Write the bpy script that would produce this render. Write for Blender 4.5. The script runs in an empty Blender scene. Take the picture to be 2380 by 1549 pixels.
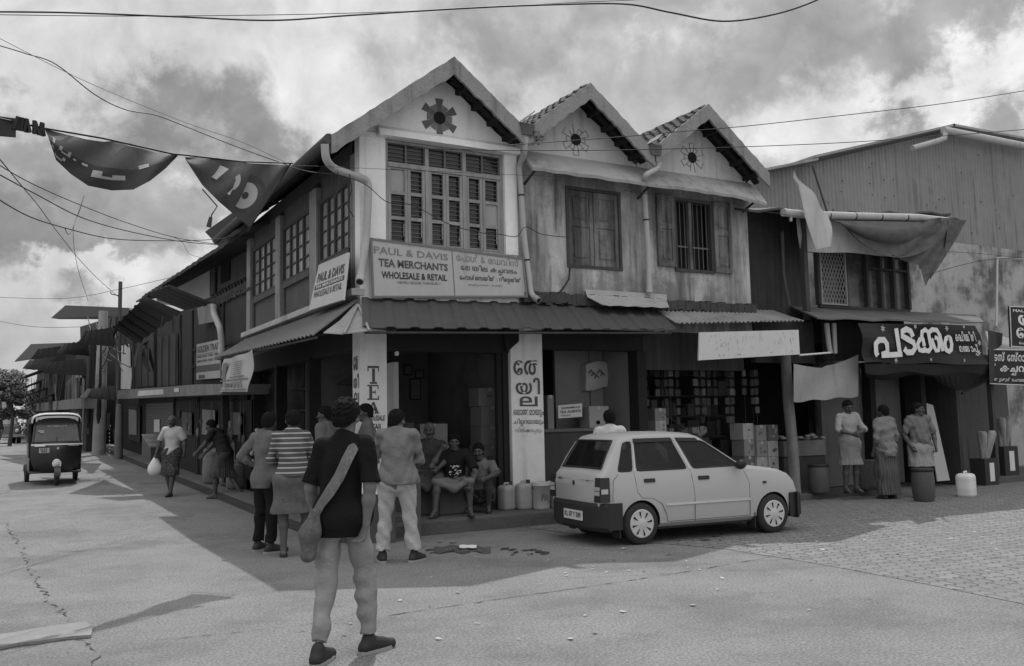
import bpy, math, random
import numpy as np
from mathutils import Vector as V, Matrix
S = bpy.context.scene
COL = S.collection
random.seed(7)
rnd = random.uniform
# ---------------------------------------------------------------- camera
# world: x runs along the shop front, y into the block (up the side street), z up; the building corner is the origin
F, CX, CY, HZ, CH, ROLL = 2100.0, 1190.0, 774.5, 975.0, 1.56, 0.021
PITCH = math.atan((HZ - CY) / F)
ANG = math.atan(1190 / math.hypot(F, HZ - CY))
cam = bpy.data.cameras.new('camera')
cam.sensor_width = 36
cam.lens = F / 2380 * 36
cam.clip_end = 3000
cam.clip_start = 0.05
co = bpy.data.objects.new('camera', cam)
COL.objects.link(co)
CAM = V((-4.394, -12.17, CH))
co.matrix_world = Matrix.Translation(CAM) @ Matrix.Rotation(-ANG, 4, 'Z') @ Matrix.Rotation(math.pi / 2 + PITCH, 4, 'X') @ Matrix.Rotation(-ROLL, 4, 'Z')
S.camera = co
S.view_settings.view_transform = 'Standard'
S.view_settings.look = 'None'
S.view_settings.exposure = 0.55
# ---------------------------------------------------------------- sun and sky
SUN = V((0.26, 0.56, 1.0)).normalized()
sd = bpy.data.lights.new('sun', 'SUN')
sd.energy = 2.1
sd.angle = math.radians(0.5)
so = bpy.data.objects.new('sun', sd)
COL.objects.link(so)
so.rotation_euler = SUN.to_track_quat('Z', 'Y').to_euler()
so.location = (0, 0, 30)
def ray(x, y):
    u, v = x - CX, CY - y
    c, s = math.cos(ROLL), math.sin(ROLL)
    u, v = u * c + v * s, -u * s + v * c
    w = (u, F * math.cos(PITCH) - v * math.sin(PITCH), F * math.sin(PITCH) + v * math.cos(PITCH))
    c, s = math.cos(ANG), math.sin(ANG)
    return V((w[0] * c + w[1] * s, -w[0] * s + w[1] * c, w[2])).normalized()
wd = bpy.data.worlds.new('World')
S.world = wd
wd.use_nodes = True
N = wd.node_tree.nodes
L = wd.node_tree.links
for n in list(N): N.remove(n)
def nd(t, **kw):
    n = N.new(t)
    for k, v in kw.items(): setattr(n, k, v)
    return n
wout = nd('ShaderNodeOutputWorld')
bg = nd('ShaderNodeBackground'); bg.inputs['Strength'].default_value = 0.15
L.new(bg.outputs[0], wout.inputs[0])
sky = nd('ShaderNodeTexSky', sky_type='NISHITA', sun_disc=False)
sky.sun_elevation = math.asin(SUN.z)
sky.sun_rotation = math.atan2(SUN.x, SUN.y)
bw = nd('ShaderNodeRGBToBW'); L.new(sky.outputs[0], bw.inputs[0])
def wmath(op, a, b=None, c=None, clamp=False):
    n = nd('ShaderNodeMath', operation=op); n.use_clamp = clamp
    for i, q in enumerate((a, b, c)):
        if q is None: continue
        if isinstance(q, (int, float)): n.inputs[i].default_value = q
        else: L.new(q, n.inputs[i])
    return n.outputs[0]
def vmath(op, a, b=None):
    n = nd('ShaderNodeVectorMath', operation=op)
    for i, q in enumerate((a, b)):
        if q is None: continue
        if isinstance(q, (tuple, V)): n.inputs[i].default_value = tuple(q)
        else: L.new(q, n.inputs[i])
    return n.outputs['Value'] if op in ('DISTANCE', 'LENGTH', 'DOT_PRODUCT') else n.outputs[0]
tc = nd('ShaderNodeTexCoord')
def wnoise(scale, detail, vec, dist=0.0, rough=0.55):
    n = nd('ShaderNodeTexNoise'); n.inputs['Scale'].default_value = scale; n.inputs['Detail'].default_value = detail
    n.inputs['Roughness'].default_value = rough; n.inputs['Distortion'].default_value = dist
    L.new(vec, n.inputs['Vector']); return n
D = tc.outputs['Generated']
n1 = wnoise(5.5, 11, D, 0.15, 0.66)
wv = vmath('SUBTRACT', n1.outputs['Color'], (0.5, 0.5, 0.5))
sc = nd('ShaderNodeVectorMath', operation='SCALE'); L.new(wv, sc.inputs[0]); sc.inputs['Scale'].default_value = 0.26
n4 = wnoise(17, 8, D, 0.2, 0.6); wv4 = vmath('SUBTRACT', n4.outputs['Color'], (0.5, 0.5, 0.5)); sc4 = nd('ShaderNodeVectorMath', operation='SCALE'); L.new(wv4, sc4.inputs[0]); sc4.inputs['Scale'].default_value = 0.12
DW = vmath('ADD', vmath('ADD', D, sc.outputs[0]), sc4.outputs[0])
# thin high cloud: streaky grey veil over the plain sky
flat = vmath('MULTIPLY', D, (1.0, 1.0, 3.2))
n2 = wnoise(3.0, 6, flat, 0.6)
lum = wmath('MULTIPLY_ADD', bw.outputs[0], 0.15, wmath('MULTIPLY_ADD', n2.outputs['Fac'], 2.6, 1.0))
def blob(px, py, r, level, soft=0.6, sz=1.0, amt=1.0):
    global lum
    d = ray(px, py)
    a = vmath('MULTIPLY', DW, (1, 1, sz))
    dist = vmath('DISTANCE', a, V((d.x, d.y, d.z * sz)))
    mr = nd('ShaderNodeMapRange'); mr.interpolation_type = 'SMOOTHSTEP'
    mr.inputs['From Min'].default_value = r; mr.inputs['From Max'].default_value = r * (1 - soft)
    mr.inputs['To Min'].default_value = 0; mr.inputs['To Max'].default_value = amt
    L.new(dist, mr.inputs['Value'])
    mx = nd('ShaderNodeMix', data_type='FLOAT')
    L.new(mr.outputs[0], mx.inputs[0]); L.new(lum, mx.inputs[2])
    if isinstance(level, (int, float)): mx.inputs[3].default_value = level
    else: L.new(level, mx.inputs[3])
    lum = mx.outputs[0]
def tex(base, amp): return wmath('MULTIPLY_ADD', n1.outputs['Fac'], amp, base - amp * 0.5)
WH2 = tex(5.2, 2.0)
WH, GR, DK = tex(4.2, 2.4), tex(2.4, 1.5), tex(1.85, 1.3)
for q in [(300, 110, .22, WH, .35), (600, 200, .17, WH, .35), (840, 130, .13, WH, .6), (690, 330, .09, WH, .4), (200, 330, .12, GR, .6), (270, 190, .10, DK, .7), (470, 170, .075, DK, .7), (400, 260, .085, DK, .7), (560, 320, .075, DK, .7), (120, 250, .07, GR, .7),
          (150, 50, .12, WH, .5), (440, 55, .11, WH, .5), (40, 320, .07, GR, .7), (100, 530, .24, DK, .6, 3.2), (330, 470, .12, GR, .6, 2.2), (150, 640, .085, WH, .35, 1.6), (170, 690, .07, GR, .8, 2.6), (330, 650, .05, WH, .6, 1.8), (480, 600, .08, WH, .8, 2.0),
          (2190, 270, .15, WH, .25), (2340, 190, .12, WH, .25), (1950, 260, .075, WH, .4), (2060, 330, .11, WH, .3), (2120, 250, .06, WH2, .4), (2330, 240, .07, WH2, .4), (2290, 330, .06, GR, .7), (2080, 290, .04, GR, .8), (1480, 140, .035, WH, .8), (1640, 110, .05, WH, .8), (1760, 285, .045, WH, .8), (1150, 90, .16, GR, .9, 3.4), (1850, 150, .2, GR, .9, 3.4), (2150, 60, .16, GR, .8, 3.5)]:
    blob(*q[:3], level=q[3], soft=q[4], sz=q[5] if len(q) > 5 else 1.0)
n3 = wnoise(16, 6, D, 0.3)
lum = wmath('MULTIPLY', lum, wmath('MULTIPLY_ADD', n3.outputs['Fac'], 0.8, 0.35))
sx = nd('ShaderNodeSeparateXYZ'); L.new(D, sx.inputs[0])                # added unseen brightening overhead, lifts the fill in the shade
hi = nd('ShaderNodeMapRange'); hi.interpolation_type = 'SMOOTHSTEP'; hi.inputs['From Min'].default_value = 0.52; hi.inputs['From Max'].default_value = 0.9; hi.inputs['To Min'].default_value = 1.0; hi.inputs['To Max'].default_value = 2.6
L.new(sx.outputs[2], hi.inputs['Value']); lum = wmath('MULTIPLY', lum, hi.outputs[0])
bk_ = nd('ShaderNodeMapRange'); bk_.interpolation_type = 'SMOOTHSTEP'; bk_.inputs['From Min'].default_value = 0.25; bk_.inputs['From Max'].default_value = -0.45; bk_.inputs['To Min'].default_value = 1.0; bk_.inputs['To Max'].default_value = 1.7
dt = vmath('DOT_PRODUCT', D, SUN.xy.to_3d().normalized())               # added unseen brightening opposite the sun, fills the shaded fronts
L.new(dt, bk_.inputs['Value']); lum = wmath('MULTIPLY', lum, bk_.outputs[0])
L.new(lum, bg.inputs['Color'])

# ---------------------------------------------------------------- helpers
def gz(x, y):                                     # the side street climbs gently
    t = max(0.0, y - 0.6)
    return min(0.75, 0.0205 * t * t / (t + 1.2))
def Yp(x, y, Y=0.0):
    d = ray(x, y); return CAM + d * ((Y - CAM.y) / d.y)
def Xp(x, y, X=0.0):
    d = ray(x, y); return CAM + d * ((X - CAM.x) / d.x)
def Zp(x, y, z=0.0):
    d = ray(x, y); return CAM + d * ((z - CAM.z) / d.z)
def Gp(x, y):
    z = 0.0
    for i in range(12):
        q = Zp(x, y, z); z = 0.5 * z + 0.5 * gz(q.x, q.y)
    return q
SPLIT = {'door_post', 'post', 'beam', 'wall_post', 'wood_panel', 'rear_wall', 'inner_wall', 'fascia_boards', 'board_wall', 'panel_wall', 'rafter', 'apron_bracket', 'back_wall', 'partition', 'cornice', 'window_pier', 'leg', 'drain_pipe', 'end_wall', 'roof_sheet', 'underbody'}
class MB:
    def __init__(s): s.v = []; s.f = []; s.m = []; s.s = []
    def add(s, vs, fs, mi=0, sm=False):
        b = len(s.v); s.v += [tuple(p) for p in vs]
        for f in fs: s.f.append([b + i for i in f]); s.m.append(mi); s.s.append(sm)
        return s
    def hexa(s, p, mi=0):
        return s.add(p, [(0, 3, 2, 1), (4, 5, 6, 7), (0, 1, 5, 4), (1, 2, 6, 5), (2, 3, 7, 6), (3, 0, 4, 7)], mi)
    def box(s, x0, x1, y0, y1, z0, z1, mi=0):
        return s.hexa([(x0, y0, z0), (x1, y0, z0), (x1, y1, z0), (x0, y1, z0), (x0, y0, z1), (x1, y0, z1), (x1, y1, z1), (x0, y1, z1)], mi)
    def obox(s, c, a, b, h, mi=0):                # centre, three half-axis vectors
        c, a, b, h = V(c), V(a), V(b), V(h)
        return s.hexa([c - a - b - h, c + a - b - h, c + a + b - h, c - a + b - h, c - a - b + h, c + a - b + h, c + a + b + h, c - a + b + h], mi)
    def bar(s, p, q, w, t, mi=0, up=(0, 0, 1)):   # a rectangular bar from p to q
        p, q = V(p), V(q); d = (q - p); l = d.length; d.normalize()
        u = V(up)
        if abs(d.dot(u)) > 0.95: u = V((0, 1, 0))
        sx = d.cross(u).normalized(); su = sx.cross(d).normalized()
        return s.obox((p + q) / 2, d * l / 2, sx * w / 2, su * t / 2, mi)
    def tube(s, pts, r, n=8, mi=0, caps=True, sm=True):
        pts = [V(p) for p in pts]; k = len(pts)
        rs = r if isinstance(r, (list, tuple)) else [r] * k
        t0 = (pts[1] - pts[0]).normalized()
        u = t0.orthogonal().normalized(); vs = []
        for i, p in enumerate(pts):
            t = (pts[min(i + 1, k - 1)] - pts[max(i - 1, 0)]).normalized()
            u = (u - t * u.dot(t)).normalized(); w = t.cross(u)
            for j in range(n):
                a = 2 * math.pi * j / n
                vs.append(p + (u * math.cos(a) + w * math.sin(a)) * rs[i])
        fs = [(i * n + j, i * n + (j + 1) % n, (i + 1) * n + (j + 1) % n, (i + 1) * n + j) for i in range(k - 1) for j in range(n)]
        s.add(vs, fs, mi, sm)
        if caps: s.add(vs[:n], [tuple(range(n))[::-1]], mi); s.add(vs[-n:], [tuple(range(n))], mi)
        return s
    def lathe(s, c, prof, n=20, mi=0, axis=(0, 0, 1), sx=1.0, sy=1.0, sm=True):
        ax = V(axis).normalized(); u = ax.orthogonal().normalized()
        if abs(ax.z) > 0.9: u = V((1, 0, 0))
        w = ax.cross(u); c = V(c); vs = []
        for r, z in prof:
            for j in range(n):
                a = 2 * math.pi * j / n
                vs.append(c + ax * z + u * (r * sx * math.cos(a)) + w * (r * sy * math.sin(a)))
        k = len(prof)
        s.add(vs, [(i * n + j, i * n + (j + 1) % n, (i + 1) * n + (j + 1) % n, (i + 1) * n + j) for i in range(k - 1) for j in range(n)], mi, sm)
        if prof[0][0] > 1e-4: s.add(vs[:n], [tuple(range(n))[::-1]], mi)
        if prof[-1][0] > 1e-4: s.add(vs[-n:], [tuple(range(n))], mi)
        return s
    def prism(s, pts, ext, mi=0):
        e = V(ext); p = [V(q) for q in pts]; n = len(p)
        nn = sum(((p[i] - p[0]).cross(p[(i + 1) % n] - p[0]) for i in range(1, n)), V((0, 0, 0)))
        if nn.dot(e) < 0: p = p[::-1]
        return s.add(p + [q + e for q in p], [tuple(range(n))[::-1], tuple(range(n, 2 * n))] + [(i, (i + 1) % n, (i + 1) % n + n, i + n) for i in range(n)], mi)
    def grid(s, P, off=None, mi=0, sm=False):      # P[i][j]; off = thickness vector
        a, b = len(P), len(P[0]); vs = [V(q) for r in P for q in r]
        fs = [(i * b + j, (i + 1) * b + j, (i + 1) * b + j + 1, i * b + j + 1) for i in range(a - 1) for j in range(b - 1)]
        s.add(vs, fs, mi, sm)
        if off is not None:
            o = V(off); n = a * b
            rim = [i * b for i in range(a)] + [(a - 1) * b + j for j in range(1, b)] + [i * b + b - 1 for i in range(a - 2, -1, -1)] + [j for j in range(b - 2, 0, -1)]
            s.add([q + o for q in vs], [f[::-1] for f in fs], mi, sm)
            s.add([vs[i] for i in rim] + [vs[i] + o for i in rim], [(i, i + len(rim), (i + 1) % len(rim) + len(rim), (i + 1) % len(rim)) for i in range(len(rim))], mi)
        return s
    def islands(s):
        f0 = list(range(len(s.v)))
        def root(i):
            while f0[i] != i: f0[i] = f0[f0[i]]; i = f0[i]
            return i
        for f in s.f:
            a = root(f[0])
            for i in f[1:]: f0[root(i)] = a
        g = {}
        for k, f in enumerate(s.f): g.setdefault(root(f[0]), []).append(k)
        out = []
        for ks in g.values():
            m = MB(); mp = {}
            for k in ks:
                for i in s.f[k]:
                    if i not in mp: mp[i] = len(m.v); m.v.append(s.v[i])
                m.f.append([mp[i] for i in s.f[k]]); m.m.append(s.m[k]); m.s.append(s.s[k])
            out.append(m)
        return out
    def build(s, name, mats, parent=None, loc=None, bevel=0.0, **t):
        if name in SPLIT and parent is not None:
            q = s.islands()
            if len(q) > 1: return [m._build(name, mats, parent, loc, bevel) for m in q][0]
        return s._build(name, mats, parent, loc, bevel, **t)
    def _build(s, name, mats, parent=None, loc=None, bevel=0.0, **t):
        a = np.array(s.v, float)
        if parent is not None: org = V(parent['_w'])
        elif loc is not None: org = V(loc)
        else: org = V(((a[:, 0].min() + a[:, 0].max()) / 2, (a[:, 1].min() + a[:, 1].max()) / 2, a[:, 2].min()))
        me = bpy.data.meshes.new(name)
        me.from_pydata([tuple(q) for q in (a - np.array(org)).tolist()], [], s.f)
        for m in (mats if isinstance(mats, (list, tuple)) else [mats]): me.materials.append(m)
        me.polygons.foreach_set('material_index', s.m)
        me.polygons.foreach_set('use_smooth', s.s)
        me.update()
        o = bpy.data.objects.new(name, me); COL.objects.link(o)
        if parent is not None: o.parent = parent
        else: o.location = org
        o['_w'] = tuple(org)
        if bevel:
            b = o.modifiers.new('bevel', 'BEVEL'); b.width = bevel; b.segments = 2; b.limit_method = 'ANGLE'; b.angle_limit = 0.7
        if t: tag(o, **t)
        return o
def tag(o, label=None, cat=None, group=None, kind=None):
    if label: o['label'] = label
    if cat: o['category'] = cat
    if group: o['group'] = group
    if kind: o['kind'] = kind
    return o
def thing(name, label, cat, loc=(0, 0, 0), rz=0.0, group=None):
    o = bpy.data.objects.new(name, None); COL.objects.link(o)
    o.location = loc; o.rotation_euler = (0, 0, rz); o['_w'] = (0.0, 0.0, 0.0) if rz or group == '_local' else tuple(loc)
    o.empty_display_size = 0.1
    return tag(o, label, cat, None if group == '_local' else group)
def place(o, loc, rz=0.0):                         # a thing built round its own origin
    o.location = loc; o.rotation_euler = (0, 0, rz); return o
def local(name, label, cat, group=None):
    o = thing(name, label, cat, (0, 0, 0), 0, '_local')
    if group: o['group'] = group
    return o
def dup(o, loc=None, rz=None, label=None, parent=None):
    c = o.copy(); COL.objects.link(c)
    if parent is not None: c.parent = parent
    else:
        if loc is not None: c.location = loc
        if rz is not None: c.rotation_euler = (0, 0, rz)
        if label: c['label'] = label
    for ch in list(o.children): dup(ch, parent=c)
    return c
# ---------------------------------------------------------------- materials
MATS = {}
def M(name, g, rough=0.75, var=0.18, scale=2.5, bump=0.15, bscale=45.0, streak=0.0, metal=0.0, spec=0.35, blot=0.0, blotg=0.05, bs=1.3, grain=None, alpha=None, speck=0.0, bt=0.50, wash=0.0):
    if name in MATS: return MATS[name]
    m = bpy.data.materials.new(name); m.use_nodes = True; MATS[name] = m
    n = m.node_tree.nodes; l = m.node_tree.links
    b = n['Principled BSDF']; b.inputs['Roughness'].default_value = rough; b.inputs['Metallic'].default_value = metal
    b.inputs['Specular IOR Level'].default_value = spec
    t = n.new('ShaderNodeTexCoord').outputs['Object']
    def noise(sc, det=5, vec=t, ro=0.6):
        q = n.new('ShaderNodeTexNoise'); q.inputs['Scale'].default_value = sc; q.inputs['Detail'].default_value = det
        q.inputs['Roughness'].default_value = ro; l.new(vec, q.inputs['Vector']); return q.outputs['Fac']
    def mth(op, a, c2, c3=None):
        q = n.new('ShaderNodeMath'); q.operation = op
        for i, w in enumerate((a, c2, c3)):
            if w is None: continue
            if isinstance(w, (int, float)): q.inputs[i].default_value = w
            else: l.new(w, q.inputs[i])
        return q.outputs[0]
    def stretch(v3):
        q = n.new('ShaderNodeMapping'); q.inputs['Scale'].default_value = v3; l.new(t, q.inputs['Vector']); return q.outputs[0]
    def step(v, a, c2):
        q = n.new('ShaderNodeMapRange'); q.interpolation_type = 'SMOOTHSTEP'; q.inputs['From Min'].default_value = a; q.inputs['From Max'].default_value = c2
        l.new(v, q.inputs['Value']); return q.outputs[0]
    val = mth('MULTIPLY_ADD', noise(scale), g * var * 2.4, g * (1 - var * 1.2))
    val = mth('MULTIPLY', val, mth('MULTIPLY_ADD', noise(scale * 9, 4), var * 1.2, 1 - var * 0.6))
    if grain:                                      # wood or cloth grain along one axis
        val = mth('MULTIPLY', val, mth('MULTIPLY_ADD', noise(1.0, 6, stretch(grain)), 1.1, 0.45))
    if wash:                                       # broad vertical washes of grime
        val = mth('MULTIPLY', val, mth('SUBTRACT', 1.0, mth('MULTIPLY', step(noise(1.0, 6, stretch((2.3, 2.3, 0.30)), 0.7), 0.36, 0.66), wash)))
    if streak:                                     # rain streaks running down
        sv = step(noise(1.0, 5, stretch((7.0, 7.0, 0.35))), 0.47, 0.70)
        sv = mth('MULTIPLY', sv, step(noise(0.8, 3), 0.38, 0.6))
        val = mth('MULTIPLY', val, mth('SUBTRACT', 1.0, mth('MULTIPLY', sv, streak)))
    if blot:                                       # blotches of damp, soot, lichen
        bv = mth('MULTIPLY', step(noise(bs, 8, t, 0.68), bt, bt + 0.16), blot)
        q = n.new('ShaderNodeMix'); q.data_type = 'FLOAT'; l.new(bv, q.inputs[0]); l.new(val, q.inputs[2]); q.inputs[3].default_value = blotg
        val = q.outputs[0]
    if speck: val = mth('MULTIPLY', val, mth('MULTIPLY_ADD', step(noise(48, 2), 0.3, 0.7), speck, 1 - speck / 2))
    l.new(val, b.inputs['Base Color'])
    if bump:
        q = n.new('ShaderNodeBump'); q.inputs['Strength'].default_value = min(1.0, bump * 2); q.inputs['Distance'].default_value = 0.02 * min(1, bump * 3)
        l.new(noise(bscale, 4), q.inputs['Height']); l.new(q.outputs[0], b.inputs['Normal'])
    if alpha is not None: b.inputs['Alpha'].default_value = alpha
    return m
# ---------------------------------------------------------------- lettering
GC = {}
def glyph(s, bold=0.0):
    if (s, bold) in GC: return GC[(s, bold)]
    c = bpy.data.curves.new('glyph', 'FONT'); c.body = s; c.size = 1.0; c.resolution_u = 2; c.offset = bold
    o = bpy.data.objects.new('glyph', c); COL.objects.link(o)
    dg = bpy.context.evaluated_depsgraph_get(); dg.update()
    e = o.evaluated_get(dg); me = e.to_mesh()
    r = ([tuple(v.co)[:2] for v in me.vertices], [tuple(p.vertices) for p in me.polygons])
    e.to_mesh_clear(); bpy.data.objects.remove(o); bpy.data.curves.remove(c)
    GC[(s, bold)] = r; return r
def layout(s, bold=0.0):
    """Latin text goes as one run; Malayalam is set glyph by glyph: ~ overlaps the next sign, _ hangs it below, ^ puts it above."""
    if all(ord(ch) < 0x300 for ch in s): return glyph(s, bold)
    vs, fs, x, mode = [], [], 0.0, None
    for ch in s:
        if ch in '~_^': mode = ch; continue
        if ch == ' ': x += 0.38; continue
        gv, gf = glyph(ch, bold)
        if not gv: continue
        a = min(p[0] for p in gv); w = max(p[0] for p in gv) - a
        k, dx, dy = 1.0, x + 0.07, 0.0
        if mode == '~': dx = x - 0.50 * w
        elif mode == '_': k = 0.62; dx = x - w * 0.85; dy = -0.40
        elif mode == '^' or ch == '\u0d4d': dx = x - w * 0.75
        b = len(vs)
        vs += [((p[0] - a) * k + dx, p[1] * k + dy, 0.002 if mode else (0.001 if ch in '\u0d4d\u0d3f\u0d3e' else 0.0)) for p in gv]
        fs += [tuple(b + i for i in f) for f in gf]
        x = max(x, dx + w * k); mode = None
    return vs, fs
def write(mb, lines, o, u, v, n, mi=0, lift=0.004):
    """lines: (text, x0, x1, y0, y1, bold); o = lower left corner of the board; u, v, n unit vectors"""
    o, u, v, n = V(o), V(u).normalized(), V(v).normalized(), V(n).normalized()
    for q in lines:
        t, x0, x1, y0, y1 = q[:5]; bold = q[5] if len(q) > 5 else 0.0
        gv, gf = layout(t, bold)
        a = np.array([p[:2] for p in gv]); lo, hi = a.min(0), a.max(0); sx = (x1 - x0) / (hi[0] - lo[0]); sy = (y1 - y0) / (hi[1] - lo[1])
        mb.add([o + u * (x0 + (p[0] - lo[0]) * sx) + v * (y0 + (p[1] - lo[1]) * sy) + n * (lift + (p[2] if len(p) > 2 else 0)) for p in gv], gf, mi)
    return mb
# ================================================================ ground
asph = M('road_concrete', 0.205, 0.92, 0.26, 0.9, 0.5, 60, blot=0.6, blotg=0.125, bs=0.6, speck=0.62, bt=0.47)
dirtm = M('packed_dirt', 0.17, 0.95, 0.25, 1.5, 0.4, 60)
stepm = M('worn_step', 0.10, 0.9, 0.25, 2.0, 0.4, 40, blot=0.5, blotg=0.05)
def axis(a, b, n, far_lo, far_hi):
    return [a - far_lo * (1 - i / 8.0) ** 2 for i in range(8)] + [a + (b - a) * i / n for i in range(n + 1)] + [b + far_hi * (i / 8.0) ** 2 for i in range(1, 9)]
xs, ys = axis(-6, 16, 44, 120, 160), axis(-14, 40, 90, 90, 500)
mb = MB(); mb.grid([[(x, y, gz(x, y)) for y in ys] for x in xs])
mb.f = [f for f in mb.f]
tag(mb.build('ground', asph, loc=(0, 0, 0)), kind='structure')
def crack_mat():
    m = bpy.data.materials.new('joint_line'); m.use_nodes = True
    m.node_tree.nodes['Principled BSDF'].inputs['Base Color'].default_value = (0.045, 0.045, 0.045, 1)
    m.node_tree.nodes['Principled BSDF'].inputs['Roughness'].default_value = 1
    return m
jm = crack_mat()
def crack(pts, w, jit=0.03, gap=0.25):             # an irregular broken line on the road
    mb = MB(); P = [Gp(*q) for q in pts]
    for a, b in zip(P[:-1], P[1:]):
        n = max(2, int((b - a).length / 0.07)); d = (b - a).normalized(); s = d.cross(V((0, 0, 1)))
        pr = None
        for i in range(n + 1):
            q = a.lerp(b, i / n); q += s * rnd(-jit, jit)
            ww = w * rnd(0.2, 1.0) * (0.15 if rnd(0, 1) < gap else 1)
            cur = (q + s * ww, q - s * ww)
            if pr:
                mb.add([V((p.x, p.y, gz(p.x, p.y) + 0.005)) for p in (pr[0], cur[0], cur[1], pr[1])], [(3, 2, 1, 0)])
            pr = cur
    return mb
for i, (pts, w, j, g) in enumerate([
        ([(12, 1215), (60, 1290), (100, 1380), (160, 1450), (200, 1500), (240, 1560)], 0.013, 0.05, 0.45),
        ([(120, 1340), (320, 1395), (480, 1388), (640, 1370)], 0.0, 0, 0),
        ([(160, 1284), (380, 1262), (500, 1255), (640, 1243)], 0.012, 0.012, 0.3),
        ([(180, 1325), (420, 1300), (560, 1286)], 0.0, 0, 0),
        ([(900, 1432), (1130, 1398), (1330, 1370), (1560, 1336), (1790, 1296)], 0.010, 0.01, 0.3),
        ([(360, 1490), (640, 1462), (800, 1440)], 0.007, 0.01, 0.6),
        ([(40, 1240), (200, 1228), (330, 1215)], 0.007, 0.02, 0.5)]):
    if w: tag(crack(pts, w, j, g).build('road_joint', jm), kind='structure')
# raised broken slab at the near left
def onG(pts, dz): return [V((q.x, q.y, gz(q.x, q.y) + dz)) for q in (Gp(*p) for p in pts)]
edge = [(0, 1512), (45, 1503), (90, 1498), (130, 1492), (170, 1487), (212, 1484), (216, 1465), (200, 1452), (120, 1462), (30, 1478), (-60, 1490), (-60, 1520)]
mb = MB(); mb.prism(onG(edge, 0.004), (0, 0, 0.022)); tag(mb.build('pavement_slab', M('slab', 0.23, 0.9, 0.2, 4, 0.4, 50)), kind='structure')
# interlocking paver apron on the right
pm = bpy.data.materials.new('interlocking_pavers'); pm.use_nodes = True
n = pm.node_tree.nodes; l = pm.node_tree.links; b = n['Principled BSDF']; b.inputs['Roughness'].default_value = 0.85
t = n.new('ShaderNodeTexCoord').outputs['Object']
nz = n.new('ShaderNodeTexNoise'); nz.inputs['Scale'].default_value = 2.2; nz.inputs['Detail'].default_value = 3; l.new(t, nz.inputs['Vector'])
wv2 = n.new('ShaderNodeTexWave'); wv2.inputs['Scale'].default_value = 2.6; wv2.wave_profile = 'SIN'; l.new(t, wv2.inputs['Vector'])
mp = n.new('ShaderNodeVectorMath'); mp.operation = 'MULTIPLY_ADD'; l.new(nz.outputs['Color'], mp.inputs[0]); mp.inputs[1].default_value = (0.22, 0.22, 0); l.new(t, mp.inputs[2])
cmb = n.new('ShaderNodeCombineXYZ'); mw = n.new('ShaderNodeMath'); mw.operation = 'MULTIPLY'; l.new(wv2.outputs['Fac'], mw.inputs[0]); mw.inputs[1].default_value = 0.05; l.new(mw.outputs[0], cmb.inputs[1])
ad = n.new('ShaderNodeVectorMath'); l.new(mp.outputs[0], ad.inputs[0]); l.new(cmb.outputs[0], ad.inputs[1])
br = n.new('ShaderNodeTexBrick'); br.inputs['Scale'].default_value = 1.0; br.inputs['Brick Width'].default_value = 0.26; br.inputs['Row Height'].default_value = 0.16
br.inputs['Mortar Size'].default_value = 0.011; br.inputs['Mortar Smooth'].default_value = 0.6; br.inputs['Color1'].default_value = (0.14, 0.14, 0.14, 1); br.inputs['Color2'].default_value = (0.19, 0.19, 0.19, 1); br.inputs['Mortar'].default_value = (0.045, 0.045, 0.045, 1)
l.new(ad.outputs[0], br.inputs['Vector'])
n5 = n.new('ShaderNodeTexNoise'); n5.inputs['Scale'].default_value = 1.4; n5.inputs['Detail'].default_value = 6; l.new(t, n5.inputs['Vector'])
rm = n.new('ShaderNodeMapRange'); rm.inputs['From Min'].default_value = 0.42; rm.inputs['From Max'].default_value = 0.62; l.new(n5.outputs['Fac'], rm.inputs['Value'])
mx = n.new('ShaderNodeMix'); mx.data_type = 'RGBA'; l.new(rm.outputs[0], mx.inputs[0]); l.new(br.outputs['Color'], mx.inputs[6]); mx.inputs[7].default_value = (0.155, 0.155, 0.155, 1)
m6 = n.new('ShaderNodeMath'); m6.operation = 'MULTIPLY'; l.new(rm.outputs[0], m6.inputs[0]); m6.inputs[1].default_value = 0.55
for k in list(l):
    if k.to_socket == mx.inputs[0]: l.remove(k)
l.new(m6.outputs[0], mx.inputs[0])
l.new(mx.outputs[2], b.inputs['Base Color'])
bp = n.new('ShaderNodeBump'); bp.invert = True; bp.inputs['Strength'].default_value = 0.8; bp.inputs['Distance'].default_value = 0.012
l.new(br.outputs['Fac'], bp.inputs['Height']); l.new(bp.outputs[0], b.inputs['Normal'])
pav = [(1500, 1262), (1587, 1268), (1690, 1278), (1786, 1293), (1880, 1308), (1970, 1324), (2160, 1360), (2354, 1400), (2560, 1445)]
P = onG(pav, 0.004)
far = [V((26, -6, 0.006)), V((26, 0.5, 0.006)), V((2.2, -0.55, 0.006))]
mb = MB(); mb.add(P + far, [tuple(range(len(P) + 3))]); tag(mb.build('paver_apron', pm, loc=(0, 0, 0)), kind='structure')
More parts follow.
